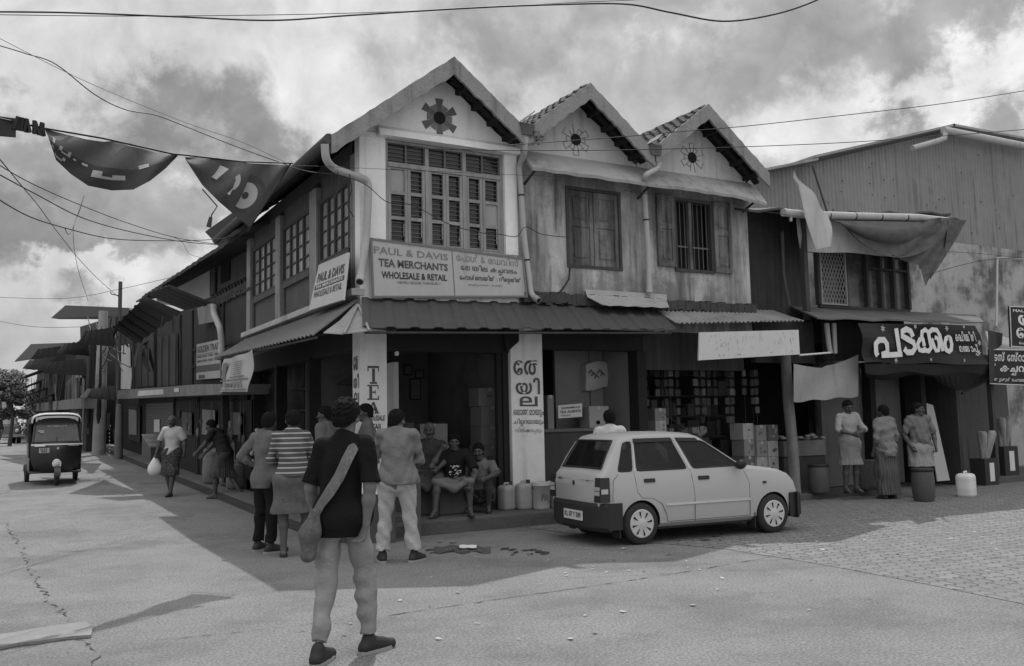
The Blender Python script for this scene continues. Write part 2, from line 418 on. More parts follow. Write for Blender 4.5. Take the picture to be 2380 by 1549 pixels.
# kerb and pavement along the side street; step along the front
def strip(x0, x1, y0, y1, h, n=24):
    mb = MB()
    for i in range(n):
        a, b2 = y0 + (y1 - y0) * i / n, y0 + (y1 - y0) * (i + 1) / n
        za, zb = gz(x0, a), gz(x0, b2)
        mb.hexa([(x0, a, za - 0.2), (x1, a, za - 0.2), (x1, b2, zb - 0.2), (x0, b2, zb - 0.2), (x0, a, za + h), (x1, a, za + h), (x1, b2, zb + h), (x0, b2, zb + h)])
    return mb
tag(strip(-0.5, 0.12, -0.58, 34, 0.13, 40).build('pavement', M('pavement_top', 0.15, 0.9, 0.25, 2, 0.4, 40)), kind='structure')
mb = strip(-0.62, -0.503, -0.60, 34, 0.10, 60)
tag(mb.build('kerb', M('kerb_stone', 0.055, 0.95, 0.3, 3, 0.5, 30)), kind='structure')
mb = MB(); mb.box(-0.5, 5.05, -0.62, 0.12, -0.1, 0.2)
tag(mb.build('front_step', stepm, bevel=0.03), kind='structure')
mb = MB(); mb.box(5.06, 10.6, -0.42, 0.2, -0.1, 0.12)
tag(mb.build('shop_step', stepm, bevel=0.03), kind='structure')

# ================================================================ main building
white = M('limewash_white', 0.80, 0.88, 0.14, 1.6, 0.15, 30, streak=0.35, blot=0.22, blotg=0.30)
plast = M('stained_plaster', 0.49, 0.92, 0.25, 1.3, 0.3, 25, streak=0.75, blot=0.75, blotg=0.14, bs=1.0, bt=0.47, wash=0.62)
gabm = M('gable_plaster', 0.54, 0.9, 0.18, 1.3, 0.2, 25, streak=0.35, blot=0.45, blotg=0.22)
barge = M('bargeboard_cement', 0.27, 0.92, 0.3, 2.2, 0.35, 30, streak=0.4, blot=0.5, blotg=0.13, bs=2.2)
apron = M('apron_cement', 0.34, 0.9, 0.22, 1.7, 0.2, 30, streak=0.45, blot=0.4, blotg=0.16)
darkwood = M('dark_wood', 0.055, 0.8, 0.3, 2, 0.2, 40, grain=(14, 14, 1.2))
oldwood = M('weathered_wood', 0.21, 0.85, 0.35, 2, 0.25, 40, grain=(30, 30, 1.1), streak=0.7, blot=0.6, blotg=0.045, bs=2.2, wash=0.75)
framem = M('window_paint', 0.27, 0.7, 0.2, 3, 0.15, 40, grain=(12, 12, 1.5))
glass = M('dark_glass', 0.018, 0.12, 0.4, 2, 0.03, 6, spec=0.5)
dim = M('dim_glass', 0.16, 0.15, 0.5, 1.2, 0.02, 6, spec=0.5)
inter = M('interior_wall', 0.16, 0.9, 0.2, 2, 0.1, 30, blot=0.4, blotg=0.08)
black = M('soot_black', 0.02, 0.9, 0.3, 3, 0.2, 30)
tile = M('clay_tile', 0.05, 0.9, 0.35, 3, 0.4, 25, blot=0.5, blotg=0.03, bs=2.5)
pvc = M('grey_pvc', 0.40, 0.5, 0.1, 3, 0.05, 30, streak=0.3)
tin = M('painted_tin', 0.062, 0.55, 0.2, 2, 0.1, 20, streak=0.2, spec=0.5)
zinc = M('zinc_sheet', 0.30, 0.6, 0.25, 2, 0.1, 20, blot=0.5, blotg=0.13, metal=0.1)
wire = M('cable_black', 0.02, 0.6, 0.1)
B0 = thing('corner_shop_building', 'two-storey tea shop on the street corner with three white gables in a row', 'building', (0, 0, 0))
SL = 0.77
GA = [(1.32, 6.94), (3.76, 6.95), (6.26, 6.99)]                  # ridge x, ridge z
def roof_z(x): return max(gz_ - SL * abs(x - gx) for gx, gz_ in GA)
# upper front wall with its openings
w2 = (Yp(1313, 432).x, Yp(1440, 440).x, Yp(1380, 626).z, Yp(1375, 440).z)
w3 = (Yp(1563, 470).x, Yp(1652, 470).x, Yp(1605, 634).z, Yp(1605, 465).z)
mb = MB()
ZT = 5.72
def wallrow(x0, x1, holes, z0, z1, y0=0.0, y1=0.2):
    x = x0
    for h in holes:
        mb.box(x, h[0], y0, y1, z0, z1); mb.box(h[0], h[1], y0, y1, z0, h[2]); mb.box(h[0], h[1], y0, y1, h[3], z1); x = h[1]
    mb.box(x, x1, y0, y1, z0, z1)
wallrow(2.6, 7.52, [w2, w3], 3.0, ZT)
mb.build('front_wall', plast, B0)
mb = MB()
mb.box(0, 0.40, 0, 0.2, 4.12, ZT); mb.box(2.38, 2.6, -0.03, 0.2, 4.12, ZT)
mb.box(0.40, 2.38, 0.0, 0.2, 3.0, 4.1); mb.box(0, 0.4, 0.002, 0.2, 3.0, 4.12); mb.box(2.38, 2.6, 0.002, 0.2, 3.0, 4.12)
mb.build('window_pier', white, B0)
for i, (gx, gzz) in enumerate(GA):
    x0 = (0.0, 2.52, 5.02)[i]; x1 = (2.5, 5.0, 7.52)[i]; mb = MB()
    pts = [(x0, 0, ZT), (x1, 0, ZT)]
    for k in range(11):
        x = x1 + (x0 - x1) * k / 10
        pts.append((x, 0, gzz - SL * abs(x - gx) - 0.13 + (rnd(-.03, .01) if 0 < k < 10 else 0)))
    pts.insert(-5, (gx, 0, gzz - 0.16))
    pts = pts[:2] + sorted(pts[2:], key=lambda q: -q[0])
    mb.prism(pts, (0, 0.2, 0)); mb.build('gable_wall', (white if i == 0 else gabm), B0)
    # rosette vent: six blades round a black disc painting the vent's shade
    cx, cz = (1.28, 3.76, 6.25)[i], (6.15, 6.15, 6.16)[i]; mb = MB(); dz = -0.006
    R = 0.31 if i == 0 else 0.27
    for k in range(12):
        a = math.pi / 2 + k * math.pi / 6; r = R if k % 2 == 0 else R * 0.70; w = 0.258
        vs = [(cx + q * math.cos(a + s), dz - 0.0005 * (k % 2), cz + q * math.sin(a + s)) for q, s in ((0.1, -w), (r, -w * (0.99 if k % 2 else 0.86)), (r, w * (0.99 if k % 2 else 0.86)), (0.1, w))]
        if i == 0: mb.prism(vs, (0, 0.02, 0), k % 2)
        else:
            for p, q in zip(vs[:-1], vs[1:]):
                if rnd(0, 1) < 0.85: mb.bar(p, q, 0.006, 0.008, 0)
    mats = [M('rosette_paint', 0.13, 0.8, 0.4, 4), M('rosette_paint_light', 0.19, 0.8, 0.3, 4)] if i == 0 else [M('rosette_line', 0.21, 0.9, 0.4, 6)] * 2
    rs = mb.build('vent_rosette', mats, B0)
    mb = MB(); mb.lathe((cx, -0.012, cz), [(0.098, 0), (0.098, 0.02)], 20, axis=(0, 1, 0)); mb.build('vent_shade_disc', M('opening_shade_black', 0.006), rs)
# moulding under the first gable, sloping apron under the others
mb = MB(); mb.prism([(0.26, -0.14, 5.72), (0.26, -0.12, 5.82), (0.26, 0, 5.90), (0.26, 0.0, 5.72)], (2.36, 0, 0)); mb.prism([(0.0, -0.05, 5.70), (0.0, -0.05, 5.76), (0.0, 0, 5.78), (0, 0, 5.70)], (0.26, 0, 0))
mb.build('cornice', white, B0)
mb = MB()
P1 = []
for i in range(25):
    x = 2.66 + (7.62 - 2.66) * i / 24; sag = rnd(-0.012, 0.012)
    P1.append([(x, 0.0, 5.84), (x, -0.2, 5.66 + sag * .5), (x, -0.42, 5.45 + sag - 0.08 * max(0, i - 20) / 4)])
mb.grid(P1, (0, 0.012, -0.05)); mb.build('window_apron', apron, B0)
mb = MB()
for x in (2.75, 5.0, 7.42): mb.bar((x, 0.0, 5.28), (x, -0.36, 5.43), 0.03, 0.03); 
mb.build('apron_bracket', darkwood, B0)
# bargeboards, tiled roofs, dark soffits
for i, (gx, gzz) in enumerate(GA):
    xl = (-0.57, 2.56, 5.06)[i]; xr = (2.56, 5.02, 7.66)[i]
    rf = MB()
    for sgn, xe in ((-1, xl), (1, xr)):
        n = 9; ny = 150; Pg = []
        for c in range(n):
            for q in (0, 1):
                f = (c + q) / n; x = gx + (xe - gx) * f; z = gzz + (0.005 if i else -0.05) - SL * abs(x - gx) + (0.035 if q else 0.0)
                Pg.append([(x, -0.43 + 7.6 * j / ny, z + 0.022 * math.sin(j * math.pi / 2) + 0.008 * math.sin(c * 7.1 + j * .61)) for j in range(ny + 1)])
        rf.grid(Pg if sgn > 0 else Pg[::-1], (0, 0, -0.05))
    r = rf.build('tiled_roof', tile, B0)
    mb = MB()
    for sgn, xe in ((-1, xl), (1, xr)):
        h = 0.27; zt = gzz + 0.02; ze = gzz - SL * abs(xe - gx) + 0.02
        Pb = []
        for k in range(25):
            x = gx + (xe - gx) * k / 24; z = gzz - SL * abs(x - gx) + 0.015 + (rnd(-.012, .008) if 0 < k < 24 else 0)
            Pb.append([(x, -0.475, z), (x, -0.475, z - h - (rnd(-.01, .014) if 0 < k else 0))])
        mb.grid(Pb if sgn > 0 else Pb[::-1], (0, 0.045, 0))
    mb.build('bargeboard', barge, B0, bevel=0.006)
    mb = MB()
    for sgn, xe in ((-1, xl), (1, xr)):
        for k in range(1, 5):
            x = gx + (xe - gx) * k / 4.6; z = gzz - SL * abs(x - gx) - 0.11
            mb.box(x - 0.04, x + 0.04, -0.425, 0.3, z - 0.07, z)
        mb.bar((gx + 0.03 * sgn, -0.15, gzz - 0.10), (xe, -0.15, gzz - SL * abs(xe - gx) - 0.10), 0.1, 0.06)
    mb.build('rafter', M('rafter_black', 0.018, 0.9, 0.3), B0)
mb = MB()
for xv in (2.55, 5.04):
    mb.prism([(xv - 0.13, -0.5, 6.10), (xv - 0.10, -0.5, 5.92), (xv + 0.10, -0.5, 5.92), (xv + 0.13, -0.5, 6.10)], (0, 7.6, 0))
    mb.bar((xv - 0.14, -0.55, 6.10), (xv + 0.02, -0.52, 6.24), 0.01, 0.30, up=(0, 1, 0))
mb.build('valley_gutter', M('gutter_tin', 0.10, 0.7, 0.3, 4, 0.1), B0)
# big six-leaf window of the first gable
wx0, wx1, wz0, wz1 = 0.40, 2.38, 4.12, 5.71
W = MB(); 
W.box(wx0, wx0 + 0.05, 0.03, 0.14, wz0, wz1); W.box(wx1 - 0.05, wx1, 0.03, 0.14, wz0, wz1)
zt = 5.36
W.box(wx0 + 0.05, wx1 - 0.05, 0.03, 0.14, wz1 - 0.04, wz1); W.box(wx0 + 0.05, wx1 - 0.05, 0.02, 0.14, zt - 0.05, zt + 0.02); W.box(wx0 + 0.05, wx1 - 0.05, 0.03, 0.14, wz0, wz0 + 0.04)
lw = (wx1 - wx0 - 0.1) / 6
for k in (2, 4):
    x = wx0 + 0.05 + lw * k; W.box(x - 0.03, x + 0.03, 0.025, 0.14, wz0 + 0.04, zt - 0.05); W.box(x - 0.03, x + 0.03, 0.025, 0.14, zt + 0.02, wz1 - 0.04)
win = W.build('window', framem, B0, bevel=0.004)
mb = MB(); mb.box(wx0 - 0.03, wx1 + 0.04, -0.07, 0.03, wz0 - 0.06, wz0 - 0.005); mb.build('sill', framem, win, bevel=0.006)
for k in range(6):
    x0 = wx0 + 0.053 + lw * k + (0.03 if k % 2 == 0 and k else 0); x1 = wx0 + 0.047 + lw * (k + 1) - (0.03 if k % 2 and k < 5 else 0)
    c = MB(); a, b2 = wz0 + 0.045, zt - 0.055; fr = 0.045
    c.box(x0, x0 + fr, 0.035, 0.08, a, b2); c.box(x1 - fr, x1, 0.035, 0.08, a, b2)
    for q in range(4):
        z = a + (b2 - a) * q / 3; c.box(x0 + fr, x1 - fr, 0.038, 0.077, max(a, z - 0.022), min(b2, z + 0.028))
    ca = c.build('casement', framem, win)
    pn = MB(); pn.box(x0 + fr - .005, x1 - fr + .005, 0.10, 0.108, a + 0.02, b2 - 0.02)
    g = MB()
    for q in range(16):
        z = a + 0.05 + (b2 - a - 0.08) * q / 16
        g.box(x0 + fr - .004, x1 - fr + .004, 0.082, 0.09, z, z + 0.010)
    pn.build('pane', glass, win); g.build('grille', M('grille_paint', 0.14, 0.6), win)
    if k in (0, 5):
        mb = MB(); zz = a + (b2 - a) * (2 / 3 if k == 0 else 1 / 3)
        mb.box(x0 + fr, x1 - fr, 0.06, 0.066, zz + 0.03, (b2 if k == 0 else zz + (b2 - a) / 3) - 0.024); mb.build('pane', M('papered_pane', 0.30 if k == 0 else 0.12, 0.6, 0.2), win)
for k in range(3):
    x0 = wx0 + 0.055 + lw * 2 * k + (0.03 if k else 0); x1 = wx0 + 0.045 + lw * 2 * (k + 1) - (0.03 if k < 2 else 0)
    pn = MB(); pn.box(x0, x1, 0.10, 0.108, zt + 0.02, wz1 - 0.04); pn.build('pane', glass, win)
    g = MB()
    for q in range(4): g.box(x0, x1, 0.082, 0.09, zt + 0.06 + q * 0.06, zt + 0.07 + q * 0.06)
    g.box((x0 + x1) / 2 - 0.014, (x0 + x1) / 2 + 0.014, 0.06, 0.09, zt + 0.02, wz1 - 0.04)
    g.build('grille', M('grille_paint', 0.14), win)
# closed plank shutters of the second bay
def shutter_leaf(x0, x1, z0, z1, y, par, mat=oldwood):
    c = MB(); fr = 0.07
    c.box(x0, x1, y, y + 0.03, z0, z1)
    c.box(x0, x0 + fr, y - 0.018, y, z0, z1); c.box(x1 - fr, x1, y - 0.018, y, z0, z1)
    for a, b2 in ((z0, z0 + 0.09), (z0 + (z1 - z0) * 0.52, z0 + (z1 - z0) * 0.60), (z1 - 0.10, z1)): c.box(x0 + fr, x1 - fr, y - 0.016, y, a, b2)
    for a, b2 in ((z0 + 0.13, z0 + (z1 - z0) * 0.49), (z0 + (z1 - z0) * 0.63, z1 - 0.14)): c.box(x0 + fr + 0.04, x1 - fr - 0.04, y - 0.010, y, a, b2)
    return c.build('shutter', mat, par)
def frame(x0, x1, z0, z1, t, y0, y1, mat, par, name='window'):
    c = MB(); c.box(x0, x0 + t, y0, y1, z0, z1); c.box(x1 - t, x1, y0, y1, z0, z1); c.box(x0 + t, x1 - t, y0, y1, z0, z0 + t); c.box(x0 + t, x1 - t, y0, y1, z1 - t, z1)
    return c.build(name, mat, par)
wf = frame(*w2, 0.05, -0.02, 0.12, darkwood, B0)
xm = (w2[0] + w2[1]) / 2
shutter_leaf(w2[0] + 0.055, xm - 0.006, w2[2] + 0.055, w2[3] - 0.055, 0.03, wf); shutter_leaf(xm + 0.006, w2[1] - 0.055, w2[2] + 0.055, w2[3] - 0.055, 0.022, wf)
# barred window of the third bay, its shutters folded open against the wall
wf = frame(*w3, 0.055, -0.03, 0.12, darkwood, B0)
mb = MB(); mb.box(w3[0], w3[1], 0.17, 0.19, w3[2], w3[3]); mb.build('opening_shade_panel', M('opening_shade_black', 0.006), wf)  # black sheet paints the unlit room behind the bars
mb = MB(); xm = w3[0] + (w3[1] - w3[0]) * 0.44; mb.box(xm - 0.03, xm + 0.03, 0.0, 0.08, w3[2] + 0.055, w3[3] - 0.055)
mb.build('mullion', oldwood, wf)
for k in range(8):
    x = w3[0] + 0.09 + (w3[1] - w3[0] - 0.18) * k / 7
    mb = MB(); mb.tube([(x, 0.05, w3[2] + 0.05), (x, 0.05, w3[3] - 0.05)], 0.008, 6); mb.build('bar', M('iron_bar', 0.13, 0.6), wf)
mb = MB(); mb.box(w3[0] + 0.05, w3[1] - 0.05, 0.045, 0.055, w3[2] + 0.45, w3[2] + 0.475); mb.build('bar', M('iron_bar', 0.13), wf)
xa, xb = Yp(1522, 470).x, Yp(1692, 480).x
shutter_leaf(xa, w3[0] - 0.01, w3[2] + 0.07, w3[3] + 0.02, -0.04, wf); shutter_leaf(w3[1] + 0.01, xb, w3[2] + 0.03, w3[3] + 0.02, -0.04, wf)
# side street upper wall: posts, panels, windows
mb = MB()
mb.box(0.0, 0.22, 0.2, 0.40, 3.0, 5.5)
for y0, y1 in ((1.98, 2.36), (4.2, 4.52), (6.5, 6.8)): mb.box(-0.03, 0.2, y0, y1, 3.42, 5.4)
mb.build('wall_post', M('post_paint', 0.26, 0.85, 0.25, 2, 0.15, 30, streak=0.7, blot=0.5, blotg=0.09), B0)
bays = ((0.40, 1.98), (2.36, 4.2), (4.52, 6.5))
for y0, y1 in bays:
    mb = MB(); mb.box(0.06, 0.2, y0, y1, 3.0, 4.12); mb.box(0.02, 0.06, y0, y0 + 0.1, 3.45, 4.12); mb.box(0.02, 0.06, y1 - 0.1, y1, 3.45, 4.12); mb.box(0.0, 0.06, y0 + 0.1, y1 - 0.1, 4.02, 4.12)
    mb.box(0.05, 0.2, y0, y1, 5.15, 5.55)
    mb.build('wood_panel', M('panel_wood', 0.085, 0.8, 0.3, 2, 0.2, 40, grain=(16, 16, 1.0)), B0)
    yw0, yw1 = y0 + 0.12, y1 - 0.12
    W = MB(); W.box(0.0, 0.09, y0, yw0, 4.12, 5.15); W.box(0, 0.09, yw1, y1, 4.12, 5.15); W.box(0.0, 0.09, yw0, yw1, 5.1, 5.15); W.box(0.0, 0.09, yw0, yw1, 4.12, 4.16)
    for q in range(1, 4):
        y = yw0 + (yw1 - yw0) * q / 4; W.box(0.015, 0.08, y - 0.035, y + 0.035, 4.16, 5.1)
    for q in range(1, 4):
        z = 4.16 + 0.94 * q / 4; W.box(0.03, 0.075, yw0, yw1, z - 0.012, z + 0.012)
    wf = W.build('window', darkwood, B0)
    mb = MB(); mb.box(0.055, 0.061, yw0, yw1, 4.14, 5.12); mb.build('pane', M('sky_painted_glass', 0.34, 0.12, 0.6, 1.5, 0.02, 5, spec=0.6), wf)  # pale base colour stands in for the sky's reflection
mb = MB(); mb.box(-0.13, 0.06, -0.02, 6.85, 3.36, 3.46); mb.build('sill_band', M('sill_cement', 0.42, 0.9, 0.25, 3, 0.2, 30, blot=0.4, blotg=0.15), B0, bevel=0.01)
mb = MB(); mb.box(-0.5, 7.6, 0.25, 0.32, 5.2, 5.25); 
# eave board and gutter over the side street
mb = MB(); mb.tube([(-0.60, -0.46, 5.44), (-0.60, 3, 5.44), (-0.60, 7.1, 5.42)], 0.075, 10); mb.build('eave_gutter', M('gutter_dark', 0.06, 0.7, 0.3), B0)
mb = MB(); mb.box(0.03, 0.2, 0.40, 6.8, 5.5, 5.72); mb.build('eave_beam', darkwood, B0)
# rear, far side and floors close the house
mb = MB(); mb.box(0.2, 7.3, 6.8, 7.0, 0, 5.8); mb.box(7.32, 7.5, 0.2, 7.0, 2.96, 5.75); mb.build('rear_wall', plast, B0)
mb = MB(); mb.box(0.02, 7.32, 0.22, 6.8, 2.95, 3.0); mb.build('upper_floor', darkwood, B0)
# ground floor: pillars, beam, dim rooms
mb = MB(); mb.box(0.0, 0.40, 0.0, 0.34, 0.1, 3.0); pil1 = mb.build('pillar', M('pillar_white', 0.76, 0.85, 0.1, 2, 0.12, 30, streak=0.2, blot=0.2, blotg=0.3), B0, bevel=0.012)
mb = MB(); mb.box(2.43, 3.01, -0.01, 0.3, 0.1, 3.0); pil2 = mb.build('pillar', M('pillar_white', 0.66), B0, bevel=0.012)
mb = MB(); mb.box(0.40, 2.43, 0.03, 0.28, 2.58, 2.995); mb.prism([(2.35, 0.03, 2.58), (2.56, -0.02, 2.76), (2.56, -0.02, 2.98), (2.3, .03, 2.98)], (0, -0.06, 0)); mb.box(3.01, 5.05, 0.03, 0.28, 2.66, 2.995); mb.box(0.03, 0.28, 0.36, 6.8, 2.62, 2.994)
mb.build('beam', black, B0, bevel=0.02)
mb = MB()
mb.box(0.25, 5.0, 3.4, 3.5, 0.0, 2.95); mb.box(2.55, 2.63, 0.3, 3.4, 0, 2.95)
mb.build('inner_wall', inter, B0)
mb = MB(); mb.box(0.12, 5.0, 0.12, 3.4, 0.1, 0.195); mb.box(0.12, 7.3, 3.5, 6.8, 0.1, 0.21); mb.build('shop_floor', dirtm, B0)
mb = MB(); mb.box(4.86, 5.04, -0.02, 0.24, 0.1, 2.66); mb.box(2.33, 2.42, 0.06, 0.16, 0.2, 2.58); mb.box(2.24, 2.32, 0.09, 0.18, 0.2, 2.58); mb.build('door_post', black, B0)
mb = MB(); mb.box(4.6, 4.86, 1.0, 1.1, 0.2, 2.95); mb.box(4.88, 5.0, 0.25, 3.4, 0.0, 2.95); mb.box(3.9, 4.86, 1.05, 1.12, 0.2, 2.95); mb.build('partition', M('side_partition', 0.24, 0.9, 0.15), B0)
# side openings
mb = MB()
for y0, y1 in ((2.45, 2.62), (4.5, 4.66), (6.5, 6.8)): mb.box(0.0, 0.2, y0, y1, 0.1, 2.64)
mb.build('door_post', black, B0)
mb = MB(); mb.box(0.7, 0.78, 0.5, 2.2, 1.55, 2.45); mb.build('light_board', M('cream_board', 0.42, 0.8, 0.1), B0)
mb = MB(); mb.box(0.9, 1.0, 0.45, 3.4, 0.2, 1.54); mb.box(1.2, 1.26, 2.62, 6.8, 0.2, 2.9)
for k in range(5): mb.box(0.8, 1.18, 2.8, 6.4, 0.55 + 0.42 * k, 0.58 + 0.42 * k)
mb.build('shelf_wall', M('shelf_wood', 0.06, 0.8, 0.3, 3), B0)
# ---- awnings
def ribbed(a0, a1, b0, b1, n, amp, mat, name, par, thick=0.012, prof='box', jag=0.0):
    """a0-a1 top edge, b0-b1 lower edge, n ribs"""
    a0, a1, b0, b1 = V(a0), V(a1), V(b0), V(b1); P = []
    nn = (a1 - a0).cross(b0 - a0).normalized()
    if nn.z < 0: nn = -nn
    k = 8 * n
    for i in range(k + 1):
        f = i / k; ph = (i % 8) / 8
        h = (1.0 if ph < 0.3 else 0.0) if prof == 'box' else math.sin(2 * math.pi * ph)
        w = rnd(-1, 1) * jag
        A, Bq = a0.lerp(a1, f), b0.lerp(b1, f)
        P.append([A + nn * amp * h, A.lerp(Bq, 0.5) + nn * (amp * h - 0.01), Bq + nn * (amp * h + w * .3) + (Bq - A).normalized() * w])
    mb = MB(); mb.grid(P, -nn * thick, sm=(prof != 'box')); return mb.build(name, mat, par)
ribbed((0.02, 0.0, 3.32), (5.27, 0, 3.42), (-0.30, -0.92, 2.80), (4.97, -0.92, 2.93), 15, 0.022, tin, 'front_awning', B0, jag=0.006)
ribbed((0.0, 6.75, 3.36), (0.0, 0.0, 3.34), (-0.95, 5.35, 2.83), (-0.95, -0.9, 2.70), 34, 0.012, M('side_tin', 0.13, 0.55, 0.2, 2, 0.1, 20, spec=0.5), 'side_awning', B0, prof='sin', jag=0.004)
mb = MB()                                           # loose hip flashing at the corner
mb.grid([[Yp(833, 706, -0.05), Yp(820, 738, -0.5), Yp(800, 775, -0.95)], [Yp(838, 706, -0.06), Yp(845, 735, -0.55), Yp(862, 768, -1.0)]], (0, 0.0, -0.012))
mb.grid([[Yp(828, 706, -0.08), Yp(790, 745, -0.6), Yp(752, 773, -1.0)], [Yp(832, 706, -0.07), Yp(818, 740, -0.6), Yp(798, 776, -1.0)]], (0, 0.0, -0.012))
mb.bar(Yp(832, 708, -0.15), Yp(858, 768, -1.04), 0.03, 0.02); mb.bar(Yp(832, 708, -0.15), Yp(800, 775, -1.04), 0.03, 0.02)
mb.build('hip_flashing', zinc, B0)
mb = MB(); mb.tube([(-0.26, -0.88, 2.74), (4.9, -0.88, 2.88)], 0.018, 8); mb.tube([(-0.9, -0.85, 2.66), (-0.9, 5.2, 2.79)], 0.018, 8)
for x in (0.2, 2.5, 4.8): mb.bar((x, 0.0, 2.9), (x - .02, -0.86, 2.78 + x * .025), 0.03, 0.03)
mb.build('awning_frame', darkwood, B0)
mb = MB(); mb.grid([[Yp(1358 + 190 * k / 8, 673 + 12 * k / 8, 0.0) + V((0, -0.02, 0)), Yp(1365 + 185 * k / 8, 690 + 10 * k / 8, -0.16) , Yp(1400 + 155 * k / 8, 708 + 6 * k / 8 + (k % 2) * 2, -0.42)] for k in range(9)], (0, 0, -0.008))
mb.build('patch_sheet', M('crumpled_tin', 0.34, 0.45, 0.35, 5, 0.3, 12, spec=0.6), B0)
mb = MB()
for k in range(60):
    x = 2.7 + 4.85 * k / 60; mb.obox((x, -0.05, 3.46 + rnd(-.02, .02)), (0.06, 0, 0), (0, 0.06 + rnd(0, .02), 0), (0, 0, 0.07 + rnd(0, .025)))
mb.build('rubble_band', M('mossy_rubble', 0.06, 0.95, 0.4, 5, 0.5, 25), B0)
# drain pipes
def pipe(pts, r, name='drain_pipe', mat=pvc, par=B0, hole=True):
    P = [V(p) for p in pts]; Q = [P[0]]
    for i in range(1, len(P) - 1):                # rounded elbows
        a, c = (P[i - 1] - P[i]), (P[i + 1] - P[i]); la, lc = min(0.09, a.length * .45), min(0.09, c.length * .45)
        a.normalize(); c.normalize()
        for t in (0, .25, .5, .75, 1): 
            p0, p1, p2 = P[i] + a * la, P[i], P[i] + c * lc; Q.append(p0 * (1 - t) ** 2 + p1 * 2 * t * (1 - t) + p2 * t * t)
    Q.append(P[-1]); mb = MB(); mb.tube(Q, r, 12)
    d = (Q[-1] - Q[-2]).normalized(); mb.tube([Q[-1] - d * 0.10, Q[-1] + d * 0.004], r * 1.16, 12)
    if hole: mb.lathe(Q[-1] + d * 0.006, [(r * 0.88, 0), (r * 0.88, 0.002)], 12, 1, axis=d)  # black disc paints the shaded bore at the pipe's end
    for i in range(1, len(P)):
        if (P[i] - P[i - 1]).length > 0.8:
            q = P[i - 1].lerp(P[i], 0.45); e = (P[i] - P[i - 1]).normalized() * 0.012; mb.tube([q - e, q + e], r * 1.14, 12, 1)
    return mb.build(name, [mat, wire], par)
pipe([Yp(755, 335, -0.5), Yp(757, 372, -0.45), Yp(775, 392, -0.35), Yp(856, 420, -0.14), Yp(855, 470, -0.12), Yp(851, 560, -0.10), Yp(838, 645, -0.16), Yp(836, 655, -0.22)], 0.055)
pipe([Yp(1222, 320, -0.45), Yp(1221, 352, -0.42), Yp(1207, 385, -0.12), Yp(1217, 540, -0.11), Yp(1234, 685, -0.12), Yp(1252, 699, -0.30)], 0.045)
pipe([Yp(1533, 378, -0.45), Yp(1529, 392, -0.42), Yp(1499, 408, -0.50), Yp(1497, 440, -0.12), Yp(1507, 600, -0.10), Yp(1509, 680, -0.10)], 0.048, hole=False)
mb = MB(); mb.tube([Yp(1325, 622, -0.03), Yp(1322, 650, -0.04), Yp(1308, 672, -0.03), Yp(1292, 690, -0.02)], 0.013, 6); mb.build('cable', wire, B0)
# ================================================================ signs
def write4(mb, lines, cs, n, mi=0, lift=0.005):    # cs: BL BR TR TL corners; line boxes in 0..1
    BL, BR, TR, TL = [V(c) for c in cs]; n = V(n).normalized()
    for q in lines:
        t, x0, x1, y0, y1 = q[:5]; bold = q[5] if len(q) > 5 else 0.0
        gv, gf = layout(t, bold)
        a = np.array([p[:2] for p in gv]); lo, hi = a.min(0), a.max(0); sx = (x1 - x0) / (hi[0] - lo[0]); sy = (y1 - y0) / (hi[1] - lo[1]); vs = []
        for p in gv:
            x, y = x0 + (p[0] - lo[0]) * sx, y0 + (p[1] - lo[1]) * sy
            vs.append((BL.lerp(BR, x)).lerp(TL.lerp(TR, x), y) + n * (lift + (p[2] if len(p) > 2 else 0)))
        mb.add(vs, gf, mi)
    return mb
def quad(mb, x0, x1, y0, y1, cs, n, lift, mi=0):
    BL, BR, TR, TL = [V(c) for c in cs]; n = V(n).normalized()
    g = lambda x, y: (BL.lerp(BR, x)).lerp(TL.lerp(TR, x), y) + n * lift
    mb.add([g(x0, y0), g(x1, y0), g(x1, y1), g(x0, y1)], [(0, 1, 2, 3)], mi); return mb
def board(name, label, cat, cs, n, face, rim=None, t=0.04, border=0.0, group=None):
    """a flat signboard through four corners, with a raised rim"""
    n = V(n).normalized(); cs = [V(c) for c in cs]
    o = thing(name, label, cat, sum(cs, V((0, 0, 0))) / 4 + V((0, 0, min(c.z for c in cs) - sum(c.z for c in cs) / 4)), group=group)
    mb = MB(); mb.prism([c - n * t for c in cs], n * t); mb.build('panel', face, o)
    if border:
        mb = MB()
        for i in range(4):
            p, q = cs[i], cs[(i + 1) % 4]; e = (q - p).normalized(); inn = n.cross(e)
            mb.obox((p + q) / 2 + inn * border / 2 + n * 0.004, (q - p) / 2 + e * (0.0 if i % 2 else -border), inn * border / 2, n * 0.008)
        mb.build('rim', rim, o)
    return o
ink = M('sign_ink', 0.035, 0.7, 0.3, 6, 0)
inkf = M('sign_ink_faded', 0.20, 0.8, 0.5, 8, 0)
inkm = M('sign_ink_grey', 0.09, 0.8, 0.3, 8, 0)
inkw = M('sign_ink_white', 0.66, 0.7, 0.15, 6, 0)
fa = M('signboard_cream', 0.43, 0.7, 0.12, 2, 0.05, 20, streak=0.25, blot=0.15, blotg=0.25)
cs = [Yp(865, 693, -0.12), Yp(1226, 692, -0.12), Yp(1217, 600, -0.12), Yp(860, 553, -0.12)]
o = board('shop_sign', 'wide cream TEA MERCHANTS signboard under the six-leaf window', 'sign', cs, (0, -1, 0), fa, M('sign_rim', 0.17, 0.7), 0.05, 0.03)
mb = MB(); write4(mb, [('PAUL & DAVIS', 0.02, 0.48, 0.745, 0.87, 0.01)], cs, (0, -1, 0)); write4(mb, [('േപാൾ & േഡവിസ്', 0.535, 0.96, 0.76, 0.94, 0.0)], cs, (0, -1, 0)); mb.build('faded_lettering', inkf, o)
